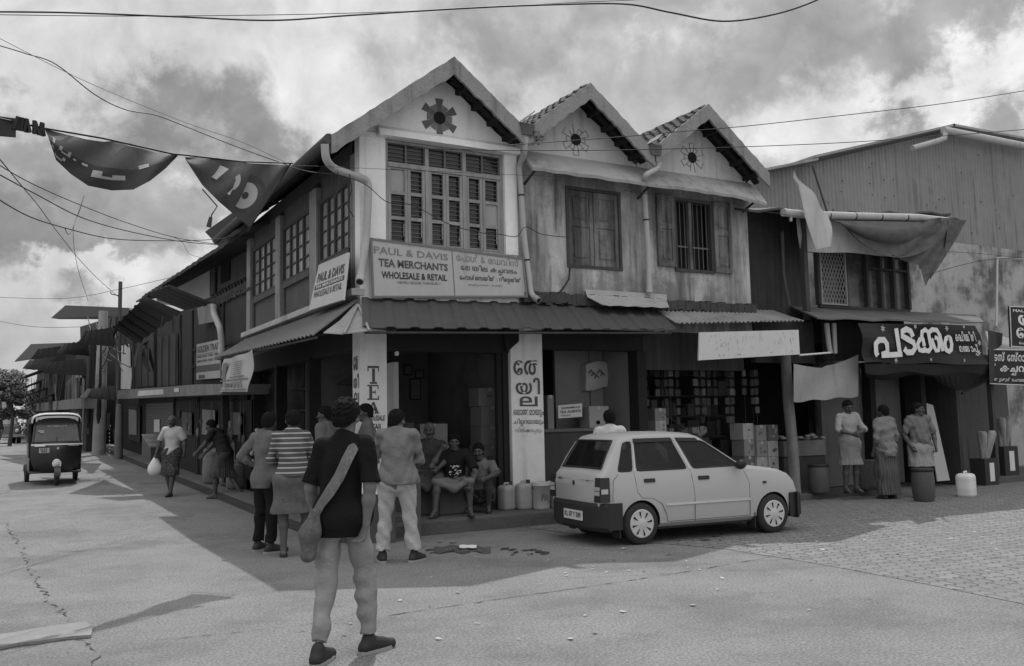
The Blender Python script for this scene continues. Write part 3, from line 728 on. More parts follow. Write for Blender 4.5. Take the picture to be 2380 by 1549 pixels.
mb = MB(); write4(mb, [('TEA MERCHANTS', 0.045, 0.475, 0.53, 0.67, 0.03)], cs, (0, -1, 0)); write4(mb, [('േതയില കച_ചവടം', 0.56, 0.94, 0.52, 0.71, 0.02)], cs, (0, -1, 0)); mb.build('lettering', inkm, o)
mb = MB(); write4(mb, [('WHOLESALE & RETAIL', 0.06, 0.465, 0.33, 0.455, 0.025), ('േഹാൾെസയിൽ : റീെട_ടയിൽ', 0.55, 0.965, 0.32, 0.49, 0.02)], cs, (0, -1, 0)); mb.build('lettering', ink, o)
mb = MB(); write4(mb, [('NEHRU BAZAR THRISSUR-1', 0.155, 0.42, 0.25, 0.295), ('െനഹ്റു ബസാർ - തൃശൂർ-1', 0.60, 0.83, 0.235, 0.30)], cs, (0, -1, 0)); quad(mb, 0.507, 0.511, 0.03, 0.95, cs, (0, -1, 0), 0.004); mb.build('small_lettering', inkm, o)
cs = [Xp(718, 722, -0.30), Xp(797, 697, -0.30), Xp(809, 587, -0.16), Xp(741, 616, -0.16)]
nn = V((-1, 0, 0.2))
o = board('side_sign', 'small cream tea signboard tilted against the side street wall below the windows', 'sign', cs, nn, M('side_sign_cream', 0.50, 0.7, 0.12, 2), inkf, 0.03, 0.0)
mb = MB(); quad(mb, 0.04, 0.97, 0.42, 0.53, cs, nn, 0.003); mb.build('dark_band', inkm, o)
mb = MB(); write4(mb, [('PAUL & DAVIS', 0.08, 0.95, 0.57, 0.78, 0.03)], cs, nn); write4(mb, [('WHOLESALE & RETAIL', 0.06, 0.93, 0.24, 0.38, 0.01)], cs, nn); mb.build('lettering', inkm, o)
mb = MB(); write4(mb, [('TEA MERCHANTS', 0.08, 0.93, 0.44, 0.51, 0.02)], cs, nn, lift=0.006); mb.build('lettering', inkw, o)
# painted pillars: lettering is part of the building's pillars
def serif(mb, ch, x0, x1, z0, z1, y):
    w, h = x1 - x0, z1 - z0; X = lambda u: x0 + u * w; Z = lambda v: z0 + v * h
    def r(a, b2, c, d): mb.box(X(a), X(b2), y, y + 0.003, Z(c), Z(d))
    if ch == 'T': r(.40, .64, .12, .86); r(.02, .98, .88, 1); r(.02, .11, .70, .88); r(.89, .98, .70, .88); r(.22, .80, 0, .11)
    if ch == 'E': r(.16, .40, .1, .9); r(0, .92, .9, 1); r(0, .96, 0, .1); r(.42, .66, .46, .56); r(.86, .94, .72, .9); r(.88, .97, .1, .28); r(.62, .68, .36, .66)
    if ch == 'A':
        mb.prism([(X(.12), y, Z(.1)), (X(.24), y, Z(.1)), (X(.52), y, Z(1)), (X(.42), y, Z(1))], (0, 0.003, 0)); mb.prism([(X(.64), y, Z(.1)), (X(.92), y, Z(.1)), (X(.58), y, Z(1)), (X(.40), y, Z(1))], (0, 0.0033, 0))
        r(.27, .70, .32, .41); r(0, .38, 0, .09); r(.54, 1, 0, .09)
mb = MB()
for ch, y0, y1 in (('T', 851, 893), ('E', 895, 930), ('A', 935, 962)): serif(mb, ch, 0.10, 0.28, Yp(868, y1).z, Yp(868, y0).z, -0.004)
c1 = [Yp(843, 1000), Yp(896, 1000), Yp(896, 965), Yp(843, 965)]
write4(mb, [('WHOLESALE', 0.05, 0.97, 0.62, 0.98, 0.03), ('RETAIL', 0.15, 0.85, 0.02, 0.42, 0.03)], c1, (0, -1, 0))
c1 = [(0, 0.30, 1.78), (0, 0.04, 1.78), (0, 0.04, 2.52), (0, 0.30, 2.52)]
write4(mb, [('േത', 0.06, 0.92, 0.70, 0.98, 0.02), ('യി', 0.06, 0.92, 0.36, 0.64, 0.02), ('ല', 0.1, 0.9, 0.05, 0.28, 0.02)], c1, (-1, 0, 0))
mb.build('painted_letters', M('pillar_ink', 0.10, 0.8, 0.35, 9, 0), pil1)
mb = MB(); y = -0.012
c1 = [Yp(1190, 1010, y), Yp(1266, 1010, y), Yp(1262, 825, y), Yp(1186, 825, y)]
write4(mb, [('േത', 0.08, 0.90, 0.74, 0.93, 0.025), ('യി', 0.14, 0.88, 0.50, 0.71, 0.025), ('ല', 0.25, 0.80, 0.35, 0.475, 0.02)], c1, (0, -1, 0))
write4(mb, [('െമാത~തമായും', 0.06, 0.98, 0.215, 0.31, 0.01), ('ചില_ലറയായും', 0.05, 0.97, 0.10, 0.20, 0.01)], c1, (0, -1, 0))
mb.build('painted_letters', M('pillar_ink', 0.10), pil2)
mb = MB(); write4(mb, [('വിൽക~കെപ_പടും', 0.10, 0.92, 0.0, 0.085)], c1, (0, -1, 0)); mb.build('faded_letters', inkf, pil2)

# ================================================================ shops to the right of the gabled house
B1 = thing('wooden_shop', 'dark lean-to shop of old boards between the gabled house and the black banner', 'shop', (10.2, 0.6, 0))
dw2 = M('sooty_boards', 0.045, 0.85, 0.35, 2, 0.2, 40, grain=(14, 14, 1.0), streak=0.4)
mb = MB(); mb.box(7.56, 9.35, 0.3, 0.42, 3.0, 5.45); mb.box(9.35, 12.2, 0.34, 0.42, 4.75, 5.35); mb.box(9.35, 12.2, 0.34, 0.42, 3.0, 3.62); mb.build('board_wall', dw2, B1)
mb = MB(); mb.grid([[Yp(1852 + 245 * k / 10, 508 + 8 * k / 10, -0.25), Yp(1856 + 245 * k / 10, 548 + 10 * k / 10, -0.28), Yp(1862 + 250 * k / 10, 583 + 14 * k / 10 + 2 * math.sin(k), -0.22)] for k in range(11)], (0, 0.02, 0)); mb.build('fascia_cloth', M('cream_sheet', 0.46, 0.8, 0.12, 2, 0.1, 10, streak=0.25), B1)
mb = MB(); mb.grid([[Yp(1740 + 470 * k / 20, 500 + (-14 + 4 * math.sin(k * 1.7)) + (8 if k > 6 else 0), -0.45), V((7.5 + 6.4 * k / 20, 1.5, 5.75))] for k in range(21)], (0, 0, -0.04)); mb.build('low_roof', M('roof_sheet_dark', 0.07, 0.7, 0.3, 3), B1)
mb = MB(); mb.tube([Yp(1820, 494, -0.5), Yp(1860, 499, -0.5), Yp(1990, 503, -0.5), Yp(2130, 506, -0.5), Yp(2210, 515, -0.5)], 0.075, 10); mb.tube([Yp(1838, 496, -0.5), Yp(1838, 515, -0.5)], 0.03, 8)
mb.build('gutter_pipe', pvc, B1)
for k in range(4):
    mb = MB(); p = Yp(1925 + 60 * k, 502 + 1.5 * k, -0.5); mb.tube([p + V((-0.012, 0, 0)), p + V((0.012, 0, 0))], 0.08, 10); mb.build('pipe_clip', wire, B1)
wx = [Yp(q, 650, 0.2).x for q in (1905, 1968, 2018, 2050, 2080, 2113)]; z0, z1 = Yp(1980, 712, .2).z, Yp(1980, 588, .2).z
mb = MB()
for x in wx: mb.box(x - 0.035, x + 0.035, 0.2, 0.3, z0, z1)
mb.box(wx[0], wx[-1], 0.21, 0.29, z0 - 0.06, z0); mb.box(wx[0], wx[-1], 0.21, 0.29, z1, z1 + 0.06); mb.box(wx[2], wx[-1], 0.215, 0.285, z0 + 0.80, z0 + 0.84)
wf = mb.build('window', darkwood, B1)
mb = MB(); mb.box(wx[0], wx[-1], 0.31, 0.318, z0, z1); mb.build('pane', M('dusty_glass', 0.10, 0.2, 0.8, 1.6, 0.02, 6, blot=0.6, blotg=0.015, bs=1.4), wf)
mb = MB(); fx0, fx1 = wx[0] + 0.05, wx[1] - 0.05
k = 0
dxm, dzm = 0.085, 0.17
for a in range(-12, 22):                            # expanded-metal mesh
    for sg in (1, -1):
        xa = fx0 + a * dxm; L2 = (z1 - z0)
        xb = xa + sg * L2 * dxm / dzm
        pa, pb = V((xa, 0.2, z0)), V((xb, 0.2, z1))
        t0, t1 = 0.0, 1.0
        for lim, s2 in ((fx0, 1), (fx1, -1)):
            da, db = (pa.x - lim) * s2, (pb.x - lim) * s2
            if da < 0 and db < 0: t0 = 2; break
            if da < 0: t0 = max(t0, da / (da - db))
            elif db < 0: t1 = min(t1, da / (da - db))
        if t1 - t0 > 0.02: mb.bar(pa.lerp(pb, t0), pa.lerp(pb, t1), 0.009, 0.012)
mb.box(fx0 - 0.03, fx0, 0.18, 0.22, z0, z1); mb.box(fx1, fx1 + 0.03, 0.18, 0.22, z0, z1); mb.box(fx0, fx1, 0.18, 0.22, z0, z0 + 0.03)
mb.build('wire_mesh', M('mesh_paint', 0.30, 0.6), wf)
mb = MB(); mb.box(8.62, 8.72, -0.3, -0.2, 3.3, 5.4); mb.tube([Yp(1818, 540, -0.2), Yp(1821, 640, -0.2), Yp(1835, 712, -0.2)], 0.03, 8); mb.build('post', darkwood, B1)
ribbed(Yp(1520, 716, 0.05), Yp(1800, 722, 0.15), Yp(1572, 751, -0.75), Yp(1868, 745, -0.75), 30, 0.014, zinc, 'tin_awning', B1, prof='sin', jag=0.02)
mb = MB(); mb.grid([[Yp(1838 + 430 * k / 12, 712 + 20 * k / 12, 0.3), Yp(1900 + 388 * k / 12, 738 + 12 * k / 12 + 2 * math.sin(k * 2), -0.9)] for k in range(13)], (0, 0, -0.03)); mb.build('asbestos_roof', M('asbestos_grey', 0.13, 0.9, 0.25, 2, 0.2, blot=0.4, blotg=0.05), B1)
mb = MB(); mb.box(5.05, 7.32, 0.05, 0.2, 2.35, 3.0); mb.box(7.56, 9.1, 0.0, 0.12, 2.5, 3.3); mb.box(9.2, 13.2, -0.2, -0.1, 2.55, 3.3); mb.build('fascia_boards', dw2, B1)
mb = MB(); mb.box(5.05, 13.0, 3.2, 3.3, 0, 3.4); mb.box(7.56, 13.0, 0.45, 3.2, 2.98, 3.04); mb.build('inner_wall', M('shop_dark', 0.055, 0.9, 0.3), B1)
mb = MB(); mb.box(9.75, 10.95, 0.5, 0.58, 0.1, 2.55); mb.box(11.15, 12.0, 0.4, 0.48, 0.1, 2.55); mb.build('panel_wall', M('panel_grey', 0.13, 0.85, 0.2, 1.5, streak=0.3), B1)
mb = MB(); mb.box(10.97, 11.13, 0.3, 0.5, 0.1, 2.55); mb.box(12.02, 12.16, -0.1, 0.3, 0.1, 2.55); mb.box(8.9, 9.0, 0.6, 0.7, 0.1, 2.6); mb.build('door_post', black, B1)
mb = MB(); P0 = Yp(1826, 850, -0.2); P1 = Yp(1848, 1150, -0.3)
mb.tube([(P1.x, P1.y, 0.0), P1.lerp(P0, 0.35) + V((0.03, 0, 0)), P1.lerp(P0, .7), (P0.x, P0.y, 2.95)], [0.11, 0.10, 0.10, 0.095], 10); mb.build('timber_post', M('grey_timber', 0.17, 0.9, 0.3, 3, 0.3, 30, grain=(18, 18, 0.8), blot=0.4, blotg=0.05), B1)
mb = MB(); mb.tube([Yp(1921, 752, -0.5), Yp(1926, 800, -0.5), Yp(1930, 822, -0.5)], 0.05, 10); mb.tube([Yp(1938, 752, -0.5), Yp(1941, 822, -0.5)], 0.045, 10); mb.build('drain_pipe', pvc, B1)
mb = MB(); mb.tube([Yp(1858, 826, -0.6), Yp(1930, 820, -0.6)], 0.018, 8); mb.build('light_tube', M('tube_white', 0.75, 0.4), B1)
# white board over the box shop
cs = [Yp(1624, 838, -0.82), Yp(1859, 824, -0.82), Yp(1856, 767, -0.82), Yp(1626, 773, -0.82)]
o = board('blank_board', 'whitewashed board with flaked lettering hanging under the corrugated tin awning', 'sign', cs, (0, -1, 0), M('flaked_white', 0.56, 0.8, 0.1, 2, 0.1, 20, streak=0.25), None, 0.03)
mb = MB()
for k in range(46):
    x = rnd(0.06, 0.94); y = rnd(0.25, 0.85); h = rnd(0.04, 0.16); quad(mb, x, x + 0.004, y, min(0.93, y + h), cs, (0, -1, 0), 0.003)
for k in range(6): x = rnd(0.04, 0.95); quad(mb, x, x + 0.012, 0.1, 0.17, cs, (0, -1, 0), 0.004)
mb.build('paint_traces', M('paint_trace', 0.36, 0.9), o)
# black firework banner
cs = [Yp(2010, 843, -1.0), Yp(2296, 848, -1.0), Yp(2268, 757, -1.0), Yp(1997, 751, -1.0)]
o = thing('banner', 'black cloth banner with big white letters and painted stars over the right-hand shop', 'banner', (11, -1.0, 2.4))
mb = MB(); G4 = lambda x, y: (V(cs[0]).lerp(cs[1], x)).lerp(V(cs[3]).lerp(cs[2], x), y)
bk = M('banner_black', 0.024, 0.8, 0.3, 2, 0.1, 15)
mb.grid([[G4(k / 30, j / 8) + V((0, 0.035 * math.sin(j * 0.9 + k * .2) - 0.02 * (j == 0), 0.012 * math.sin(k * .5) * (j < 1))) for j in range(9)] for k in range(31)], (0, 0.01, 0)); mb.build('cloth', bk, o)
mb = MB(); write4(mb, [('കമ~പിത~തിരി', 0.755, 0.94, 0.58, 0.84, 0.02), ('മത~താപ_പ്', 0.765, 0.935, 0.22, 0.52, 0.02)], cs, (0, -1, 0), lift=0.05)
def ribbon(mb, pts, w, lift):                      # one brush stroke on the cloth; photo coordinates of the letters
    P = [V(Yp((2180 + x * 385 / 1372) * 2380 / 2625, (795 + y * 180 / 641) * 2380 / 2625, -1.05 - lift)) for x, y in pts]; g_ = []
    for i, q in enumerate(P):
        d = (P[min(i + 1, len(P) - 1)] - P[max(i - 1, 0)]).normalized(); e = V((-d.z, 0, d.x)) * w / 2; g_.append([q - e, q + e])
    mb.grid(g_)
for i, (w_, st) in enumerate([(.115, [(250, 418), (236, 390), (232, 310), (262, 274), (310, 274), (334, 310), (340, 385), (290, 412)]), (.10, [(285, 414), (380, 410), (475, 403)]), (.11, [(418, 168), (436, 290), (452, 396)]),
        (.115, [(572, 245), (552, 195), (512, 175), (474, 196), (474, 238), (520, 265), (578, 298), (592, 348), (566, 386), (520, 388), (492, 352)]),
        (.095, [(676, 330), (664, 268), (634, 268), (614, 315), (632, 366), (668, 372), (690, 350)]), (.095, [(652, 262), (654, 200), (684, 180), (712, 205), (728, 290), (738, 345), (716, 376), (684, 368)]), (.095, [(712, 212), (746, 180), (790, 184), (818, 235), (834, 310), (846, 376)]),
        (.09, [(742, 262), (764, 330), (782, 372), (806, 368), (812, 320), (800, 262), (770, 250)]), (.10, [(900, 248), (872, 262), (862, 310), (876, 366), (900, 380), (922, 362), (926, 310), (914, 262), (896, 246)])]): ribbon(mb, st, w_, .002 * i)
for x, y, r in ((0.16, 0.86, 0.05), (0.43, 0.93, 0.04), (0.70, 0.90, 0.045), (0.86, 0.95, 0.03), (0.96, 0.55, 0.05), (0.22, 0.06, 0.04), (0.5, 0.1, 0.03), (0.78, 0.09, 0.03), (0.93, 0.3, 0.05)):
    c = G4(x, y) + V((0, -0.055, 0))
    for k in range(3):
        a = k * math.pi / 3 + x * 9; d = V((math.cos(a), 0, math.sin(a))) * r * 1.5; e = V((-d.z, 0, d.x)) * 0.18
        mb.add([c - d, c + e, c + d, c - e], [(0, 3, 2, 1)])
mb.build('lettering', inkw, o)
mb = MB(); mb.grid([[Yp(2010 + 290 * k / 24, 846 + 2 * k / 24, -0.97), Yp(2012 + 290 * k / 24, 868 + 4 * math.sin(k * .6), -0.9), Yp(2016 + 286 * k / 24, (878 + 6 * math.sin(k * .5) if k < 14 else 882 + 26 * math.sin((k - 13) / 11 * math.pi)), -0.55)] for k in range(25)], (0, 0.01, 0)); mb.build('tarpaulin_hem', bk, o)
mb = MB(); mb.grid([[Yp(2296, 768, -1.0), Yp(2300, 890, -1.0)], [Yp(2330, 775, 0.1), Yp(2322, 880, 0.1)]], (0.01, 0, 0)); mb.build('end_flap', bk, o)
# hanging rag
o = MB(); g = []
for k in range(17):
    f = k / 16; yt = 846 + 10 * math.sin(f * 3.1) - (22 * f * f * (f > .45)); g.append([Yp(1845 + 150 * f, yt + (935 - 13 * f + 2 * math.sin(k) - yt) * j / 6, -0.62 - 0.03 * math.sin(f * 7 + j * .6)) for j in range(7)])
o.grid(g, (0, 0.008, 0), sm=True)
o.build('hanging_sheet', M('rag_canvas', 0.30, 0.9, 0.2, 2.5, 0.2, 15, streak=0.3, blot=0.3, blotg=0.14), label='pale canvas sheet hung between the timber post and the black banner', cat='cloth')
# limp translucent flag banner and striped shade cloth on the upper storey
o = MB(); g = []
for k in range(13):
    f = k / 12
    a, b2 = V(Yp(1846, 397, -0.6)).lerp(Yp(1926, 500, -0.6), f), V(Yp(1884, 584, -0.7)).lerp(Yp(1933, 572, -0.7), f)
    if f < .25: b2 = V(Yp(1856, 470, -0.65)).lerp(b2, f * 4) if f else V(Yp(1852, 430, -.6))
    g.append([a.lerp(b2, j / 10) + V((0, 0.05 * math.sin(f * 9 + j * .4), 0)) for j in range(11)])
o.grid(g, (0, 0.006, 0), sm=True)
fl = M('thin_white_cloth', 0.42, 0.9, 0.1, 3, 0.15, 12, streak=0.2)
fo = o.build('flag', fl, label='limp pale flag hanging slanted above the pipe gutter beside the third gable', cat='flag')
mb = MB(); mb.tube([Yp(1888, 385, -0.5), Yp(1926, 505, -0.5)], 0.02, 6); mb.build('flag_pole', darkwood, fo)
o = MB(); g = []
sw = M('striped_shade_cloth', 0.10, 0.9, 0.35, 3, 0.2, 12, grain=(3, 3, 9))
for k in range(31):
    f = k / 30; xt = 1932 + 250 * f; sag = math.sin(f * math.pi) ** 0.8
    g.append([Yp(xt + j * 3, 513 + 4 * f + (sag * 78 + 20 * f) * j / 8 + 5 * math.sin(j * 2.1) * sag, -0.58 - 0.10 * sag * math.sin(j * .8)) for j in range(9)])
o.grid(g, (0, 0.008, 0), sm=True)
g = []
for k in range(13):
    f = k / 12
    g.append([V(Yp(2150 + 96 * f, 512 - 6 * math.sin(f * 3.1), -0.62)).lerp(Yp(2060 + 100 * f + (60 * f * (1 - f)), 590 + (60 if f > .8 else 18) * f + (30 if f < .9 else 0) * f, -0.5), j / 8) + V((0, 0.05 * math.sin(f * 16 + j * .3), 0)) for j in range(9)])
o.grid(g, (0, 0.008, 0), sm=True)
g = []
for k in range(7):
    f = k / 6
    g.append([V(Yp(2205 + 42 * f, 510 + 5 * f, -0.66)).lerp(Yp(2195 + 20 * f, 590 - 20 * f, -0.55), j / 5) + V((0, 0.04 * math.sin(f * 9), 0)) for j in range(6)])
o.grid(g, (0, 0.008, 0), sm=True)
o.build('shade_cloth', sw, label='dark striped shade cloth sagging in swags from the gutter pipe over the mesh window', cat='cloth')
# corrugated shed and stained wall behind
B2 = thing('corrugated_shed', 'tall grey corrugated iron shed rising behind the right-hand shops', 'shed', (17, 3, 0))
cor = M('corrugated_iron', 0.25, 0.7, 0.22, 0.6, 0.1, 20, streak=0.45, spec=0.3)
sy = 3.0
def topz(x):
    pts = [(Yp(1740, 410, sy), ), (Yp(1875, 383, sy),), (Yp(2195, 306, sy),), (Yp(2500, 362, sy),)]
    pts = [q[0] for q in pts]
    for a, c in zip(pts[:-1], pts[1:]):
        if x <= c.x: return a.z + (c.z - a.z) * (x - a.x) / (c.x - a.x)
    return pts[-1].z
x0, x1 = Yp(1740, 410, sy).x, Yp(2500, 360, sy).x
nw = int((x1 - x0) / 0.022); P = []
for i in range(nw + 1):
    x = x0 + (x1 - x0) * i / nw; sheet = int((x - x0) / 1.05)
    zb = 5.6 + (0.0, .1, -.15, .05, -.25, -.3)[sheet % 6]
    yy = sy + 0.02 * math.sin(x * 2 * math.pi / 0.13) - 0.014 * (sheet % 2)
    P.append([(x, yy, zb), (x, yy, topz(x))])
mb = MB(); mb.grid(P, (0, 0.01, 0), sm=True); mb.build('sheet_wall', cor, B2)
mb = MB()
for a, c in ((Yp(1740, 408, sy), Yp(1880, 380, sy)), (Yp(1872, 374, sy), Yp(2197, 300, sy)), (Yp(2193, 300, sy), Yp(2520, 360, sy))):
    mb.hexa([a + V((0, -0.3, 0)), c + V((0, -0.3, 0)), c + V((0, 12, 0)), a + V((0, 12, 0)), a + V((0, -0.3, 0.06)), c + V((0, -0.3, 0.06)), c + V((0, 12, 0.06)), a + V((0, 12, 0.06))])
mb.build('roof_sheet', zinc, B2)
mb = MB(); mb.tube([Yp(2193, 303, 2.6), Yp(2270, 318, 2.6), Yp(2400, 344, 2.6)], 0.10, 10); mb.tube([Yp(2120, 345, 2.6), Yp(2180, 328, 2.6), Yp(2195, 322, 2.6), Yp(2197, 306, 2.6)], 0.075, 10); mb.build('drain_pipe', pvc, B2)
mb = MB(); mb.box(x1 - 0.1, x1, sy + 0.02, sy + 12, 0, 8.0); mb.box(x0, x0 + 0.1, sy + 0.3, sy + 12, 0, 7.0); mb.build('end_wall', cor, B2)
mb = MB()
for k in range(40):
    x = rnd(x0 + 2, x1 - 3); z = rnd(6.3, topz(x) - 0.2); mb.obox((x, sy - 0.02, z), (0.011, 0, 0), (0, 0.008, 0), (0, 0, 0.014))
mb.build('bolt', wire, B2)
o = MB(); o.box(12.0, 30, 2.7, 2.9, 0, 6.0)
o.build('stained_wall', M('mildew_plaster', 0.36, 0.9, 0.25, 0.9, 0.2, 20, streak=0.55, blot=0.85, blotg=0.08, bs=0.8, bt=0.46), label='mildew-stained pale plaster wall below the corrugated shed', cat='wall')
# signs at the far right edge
for nm, lab, px, txt in (('shop_sign', 'tall black signboard with white letters standing at the far right edge', [(2350, 806), (2440, 812), (2436, 716), (2346, 712)], [('MAL 938', 0.08, 0.62, 0.86, 0.93, 0.02), ('യാ', 0.20, 0.80, 0.54, 0.80, 0.04), ('േലാ', 0.14, 0.80, 0.22, 0.48, 0.04), ('േഫാൺ', 0.20, 0.6, 0.07, 0.16, 0.01)]),
                         ('shop_sign', 'wide black signboard with rows of white letters low at the right edge', [(2300, 893), (2470, 900), (2470, 815), (2300, 812)], [('ാടസ് േസ്റാഴ്സ്', 0.01, 0.62, 0.66, 0.93, 0.02), ('ർ കച_ചവടം', 0.0, 0.62, 0.27, 0.60, 0.03), ('തൃശൂർ േഫാൺ 98473', 0.06, 0.66, 0.06, 0.20, 0.01)])):
    cs = [Yp(*q, -0.6) for q in px]
    o = board(nm, lab, 'sign', cs, (0, -1, 0), bk, inkw, 0.04, 0.015)
    mb = MB(); write4(mb, txt, cs, (0, -1, 0)); mb.build('lettering', inkw, o)
B3 = thing('end_shop', 'dim open-fronted shop under the black signboards at the far right', 'shop', (15, 0.5, 0))
mb = MB(); mb.box(13.2, 17.5, 1.5, 1.6, 0, 2.9); mb.box(13.0, 17.5, 1.6, 2.6, 2.6, 2.7); mb.build('back_wall', M('end_shop_wall', 0.10, 0.9, 0.25, 1.5, streak=0.4), B3)
mb = MB(); mb.grid([[Yp(2290, 770, 1.6), Yp(2300, 812, -0.5)], [Yp(2390, 800, 1.6), Yp(2420, 820, -0.5)]], (0, 0, -0.04)); mb.build('roof_sheet', M('pale_sheet', 0.40, 0.6, 0.2, 2), B3)
mb = MB(); mb.box(13.9, 14.0, -0.4, -0.3, 0, 2.2); mb.bar((13.2, -0.2, 1.9), (14.0, -0.35, 2.3), 0.05, 0.05); mb.box(13.0, 13.1, -0.2, 1.5, 0, 2.6); mb.build('post', darkwood, B3)
mb = MB(); mb.box(13.1, 18, -0.42, 1.5, -0.1, 0.12); mb.build('step', stepm, B3)
o = MB(); o.tube([Yp(2318, 600, 2.4), Yp(2316, 760, 2.0)], 0.03, 8); o.tube([Yp(2315, 600, 2.4), Yp(2380, 603, 2.4)], 0.02, 6)
o.build('utility_pole', pvc, label='thin pale pipe pole in front of the stained wall at right', cat='pole')
# ================================================================ houses along the side street
def rise(x, y): return gz(x, y)
B4 = thing('timber_house', 'dark timber-fronted old shop house with tiled lean-to roofs beyond the tea shop', 'building', (0.5, 14, 0))
X0 = 0.0
mb = MB()                                           # upper storey set back, white part and dim part
w = 1.0
pts = [Xp(492, 690, w), Xp(575, 650, w), Xp(578, 538, w), Xp(540, 562, w), Xp(492, 600, w)]
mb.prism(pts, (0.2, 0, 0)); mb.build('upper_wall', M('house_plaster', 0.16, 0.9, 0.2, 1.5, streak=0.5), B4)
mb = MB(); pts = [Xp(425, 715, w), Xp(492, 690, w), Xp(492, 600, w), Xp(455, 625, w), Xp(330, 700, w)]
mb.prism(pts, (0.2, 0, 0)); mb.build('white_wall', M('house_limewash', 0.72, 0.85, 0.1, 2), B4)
mb = MB(); mb.prism([Xp(514, 660, w - .02), Xp(534, 651, w - .02), Xp(536, 585, w - .02), Xp(514, 600, w - .02)], (-0.02, 0, 0)); mb.build('window', black, B4)
mb = MB(); mb.prism([Xp(492, 690, w - .03), Xp(503, 686, w - .03), Xp(503, 592, w - .03), Xp(492, 600, w - .03)], (-0.06, 0, 0)); mb.build('post', oldwood, B4)
mb = MB(); k0, k1 = Xp(580, 526, -0.35), Xp(330, 690, -0.35)
R1 = []
for i in range(40):
    p = k0.lerp(k1, i / 39); R1.append([p + V((0, 0, 0.02 * (i % 2) + rnd(-.01, .01))), p + V((3.2, 0, 1.5))])
mb.grid(R1, (0, 0, -0.09)); mb.build('eave_roof', tile, B4)
mb = MB(); mb.bar(Xp(495, 556, 0.0), Xp(575, 505, 0.0), 0.5, 0.05, up=(1, 0, 1)); mb.bar(Xp(510, 562, -0.1), Xp(576, 523, -0.1), 0.2, 0.02, up=(1, 0, 1)); mb.build('raised_ridge_sheet', tin, B4)
mb = MB(); R1 = []
a0, a1, b0, b1 = Xp(578, 640, 0.75), Xp(490, 685, 0.75), Xp(580, 668, -0.05), Xp(505, 705, -0.05)
for i in range(31):
    f = i / 30; R1.append([a0.lerp(a1, f).lerp(b0.lerp(b1, f), j / 6) + V((0, 0, 0.03 * (j % 2) + 0.03 * math.sin(i * 2.4) + rnd(-.02, .02))) for j in range(7)])
mb.grid(R1, (0, 0, -0.05)); mb.build('pent_roof', tile, B4)
wz = lambda x, y: Xp(x, y, X0)
dk = M('old_boards', 0.035, 0.85, 0.35, 2, 0.2, 40, grain=(14, 14, 1.0), streak=0.3)
mb = MB(); mb.prism([wz(270, 912), wz(582, 905), wz(582, 650), wz(500, 692), wz(305, 770), wz(275, 790)], (0.25, 0, 0)); mb.build('board_wall', dk, B4)
mb = MB(); pts = [(305, 900), (578, 882), (578, 660), (300, 780)]
for x in (305, 312, 362, 420, 448, 520):
    mb.bar(Xp(x, 903, -0.02), Xp(x, 775 - (x - 300) * .35, -0.02), 0.12, 0.05, up=(1, 0, 0))
for y0, y1 in ((850, 835), (812, 790)): mb.bar(Xp(450, y0 + 2, -0.02), Xp(578, y1, -0.02), 0.05, 0.06)
mb.build('timber_frame', black, B4)
for x0, x1 in ((320, 358), (368, 414)):
    mb = MB(); mb.prism([Xp(x0, 900 - (x0 - 300) * .03, -0.03), Xp(x1, 899 - (x1 - 300) * .03, -0.03), Xp(x1, 775, -0.03), Xp(x0, 785, -0.03)], (-0.012, 0, 0)); pn = mb.build('window', M('reflecting_pane', 0.03, 0.55, 0.8, 2, 0.05, 5, streak=0.4, spec=0.2), B4)
mb = MB(); mb.prism([Xp(271, 928, -0.75), Xp(515, 917, -0.75), Xp(520, 893, -0.75), Xp(455, 894, -0.75), Xp(275, 908, -0.75)], (0.9, 0, 0)); sl = mb.build('ledge_slab', M('ledge_cement', 0.17, 0.9, 0.3, 1.5, 0.2, streak=0.4, blot=0.4, blotg=0.1), B4)
mb = MB(); mb.prism([Xp(320, 921, -0.755), Xp(380, 917, -0.755), Xp(380, 905, -0.755), Xp(322, 909, -0.755)], (-0.006, 0, 0)); mb.prism([Xp(405, 912, -0.757), Xp(416, 911, -0.757), Xp(416, 902, -0.757), Xp(405, 903, -0.757)], (-0.006, 0, 0)); mb.build('paper_notice', M('notice_paper', 0.5, 0.8), sl)
dsh = M('dark_sheet', 0.05, 0.7, 0.3)
ribbed(Zp(336, 684, 4.75), Zp(392, 664, 4.85), Zp(425, 722, 4.35), Zp(497, 707, 4.45), 5, 0.03, dsh, 'awning_sheet', B4)
ribbed(Zp(262, 762, 4.0), Zp(338, 690, 4.75), Zp(318, 800, 3.9), Zp(422, 726, 4.35), 6, 0.03, dsh, 'awning_sheet', B4)
pipe([Xp(497, 708, -0.3), Xp(497, 728, -0.3), Xp(512, 765, -0.25), Xp(516, 800, -0.2), Xp(515, 820, -0.2)], 0.07, par=B4)
mb = MB(); mb.prism([Xp(462, 755, -0.2), Xp(497, 748, -0.2), Xp(492, 705, -0.2), Xp(458, 715, -0.2)], (0.03, 0, 0)); mb.build('loose_sheet', M('grey_sheet', 0.22, 0.8), B4)
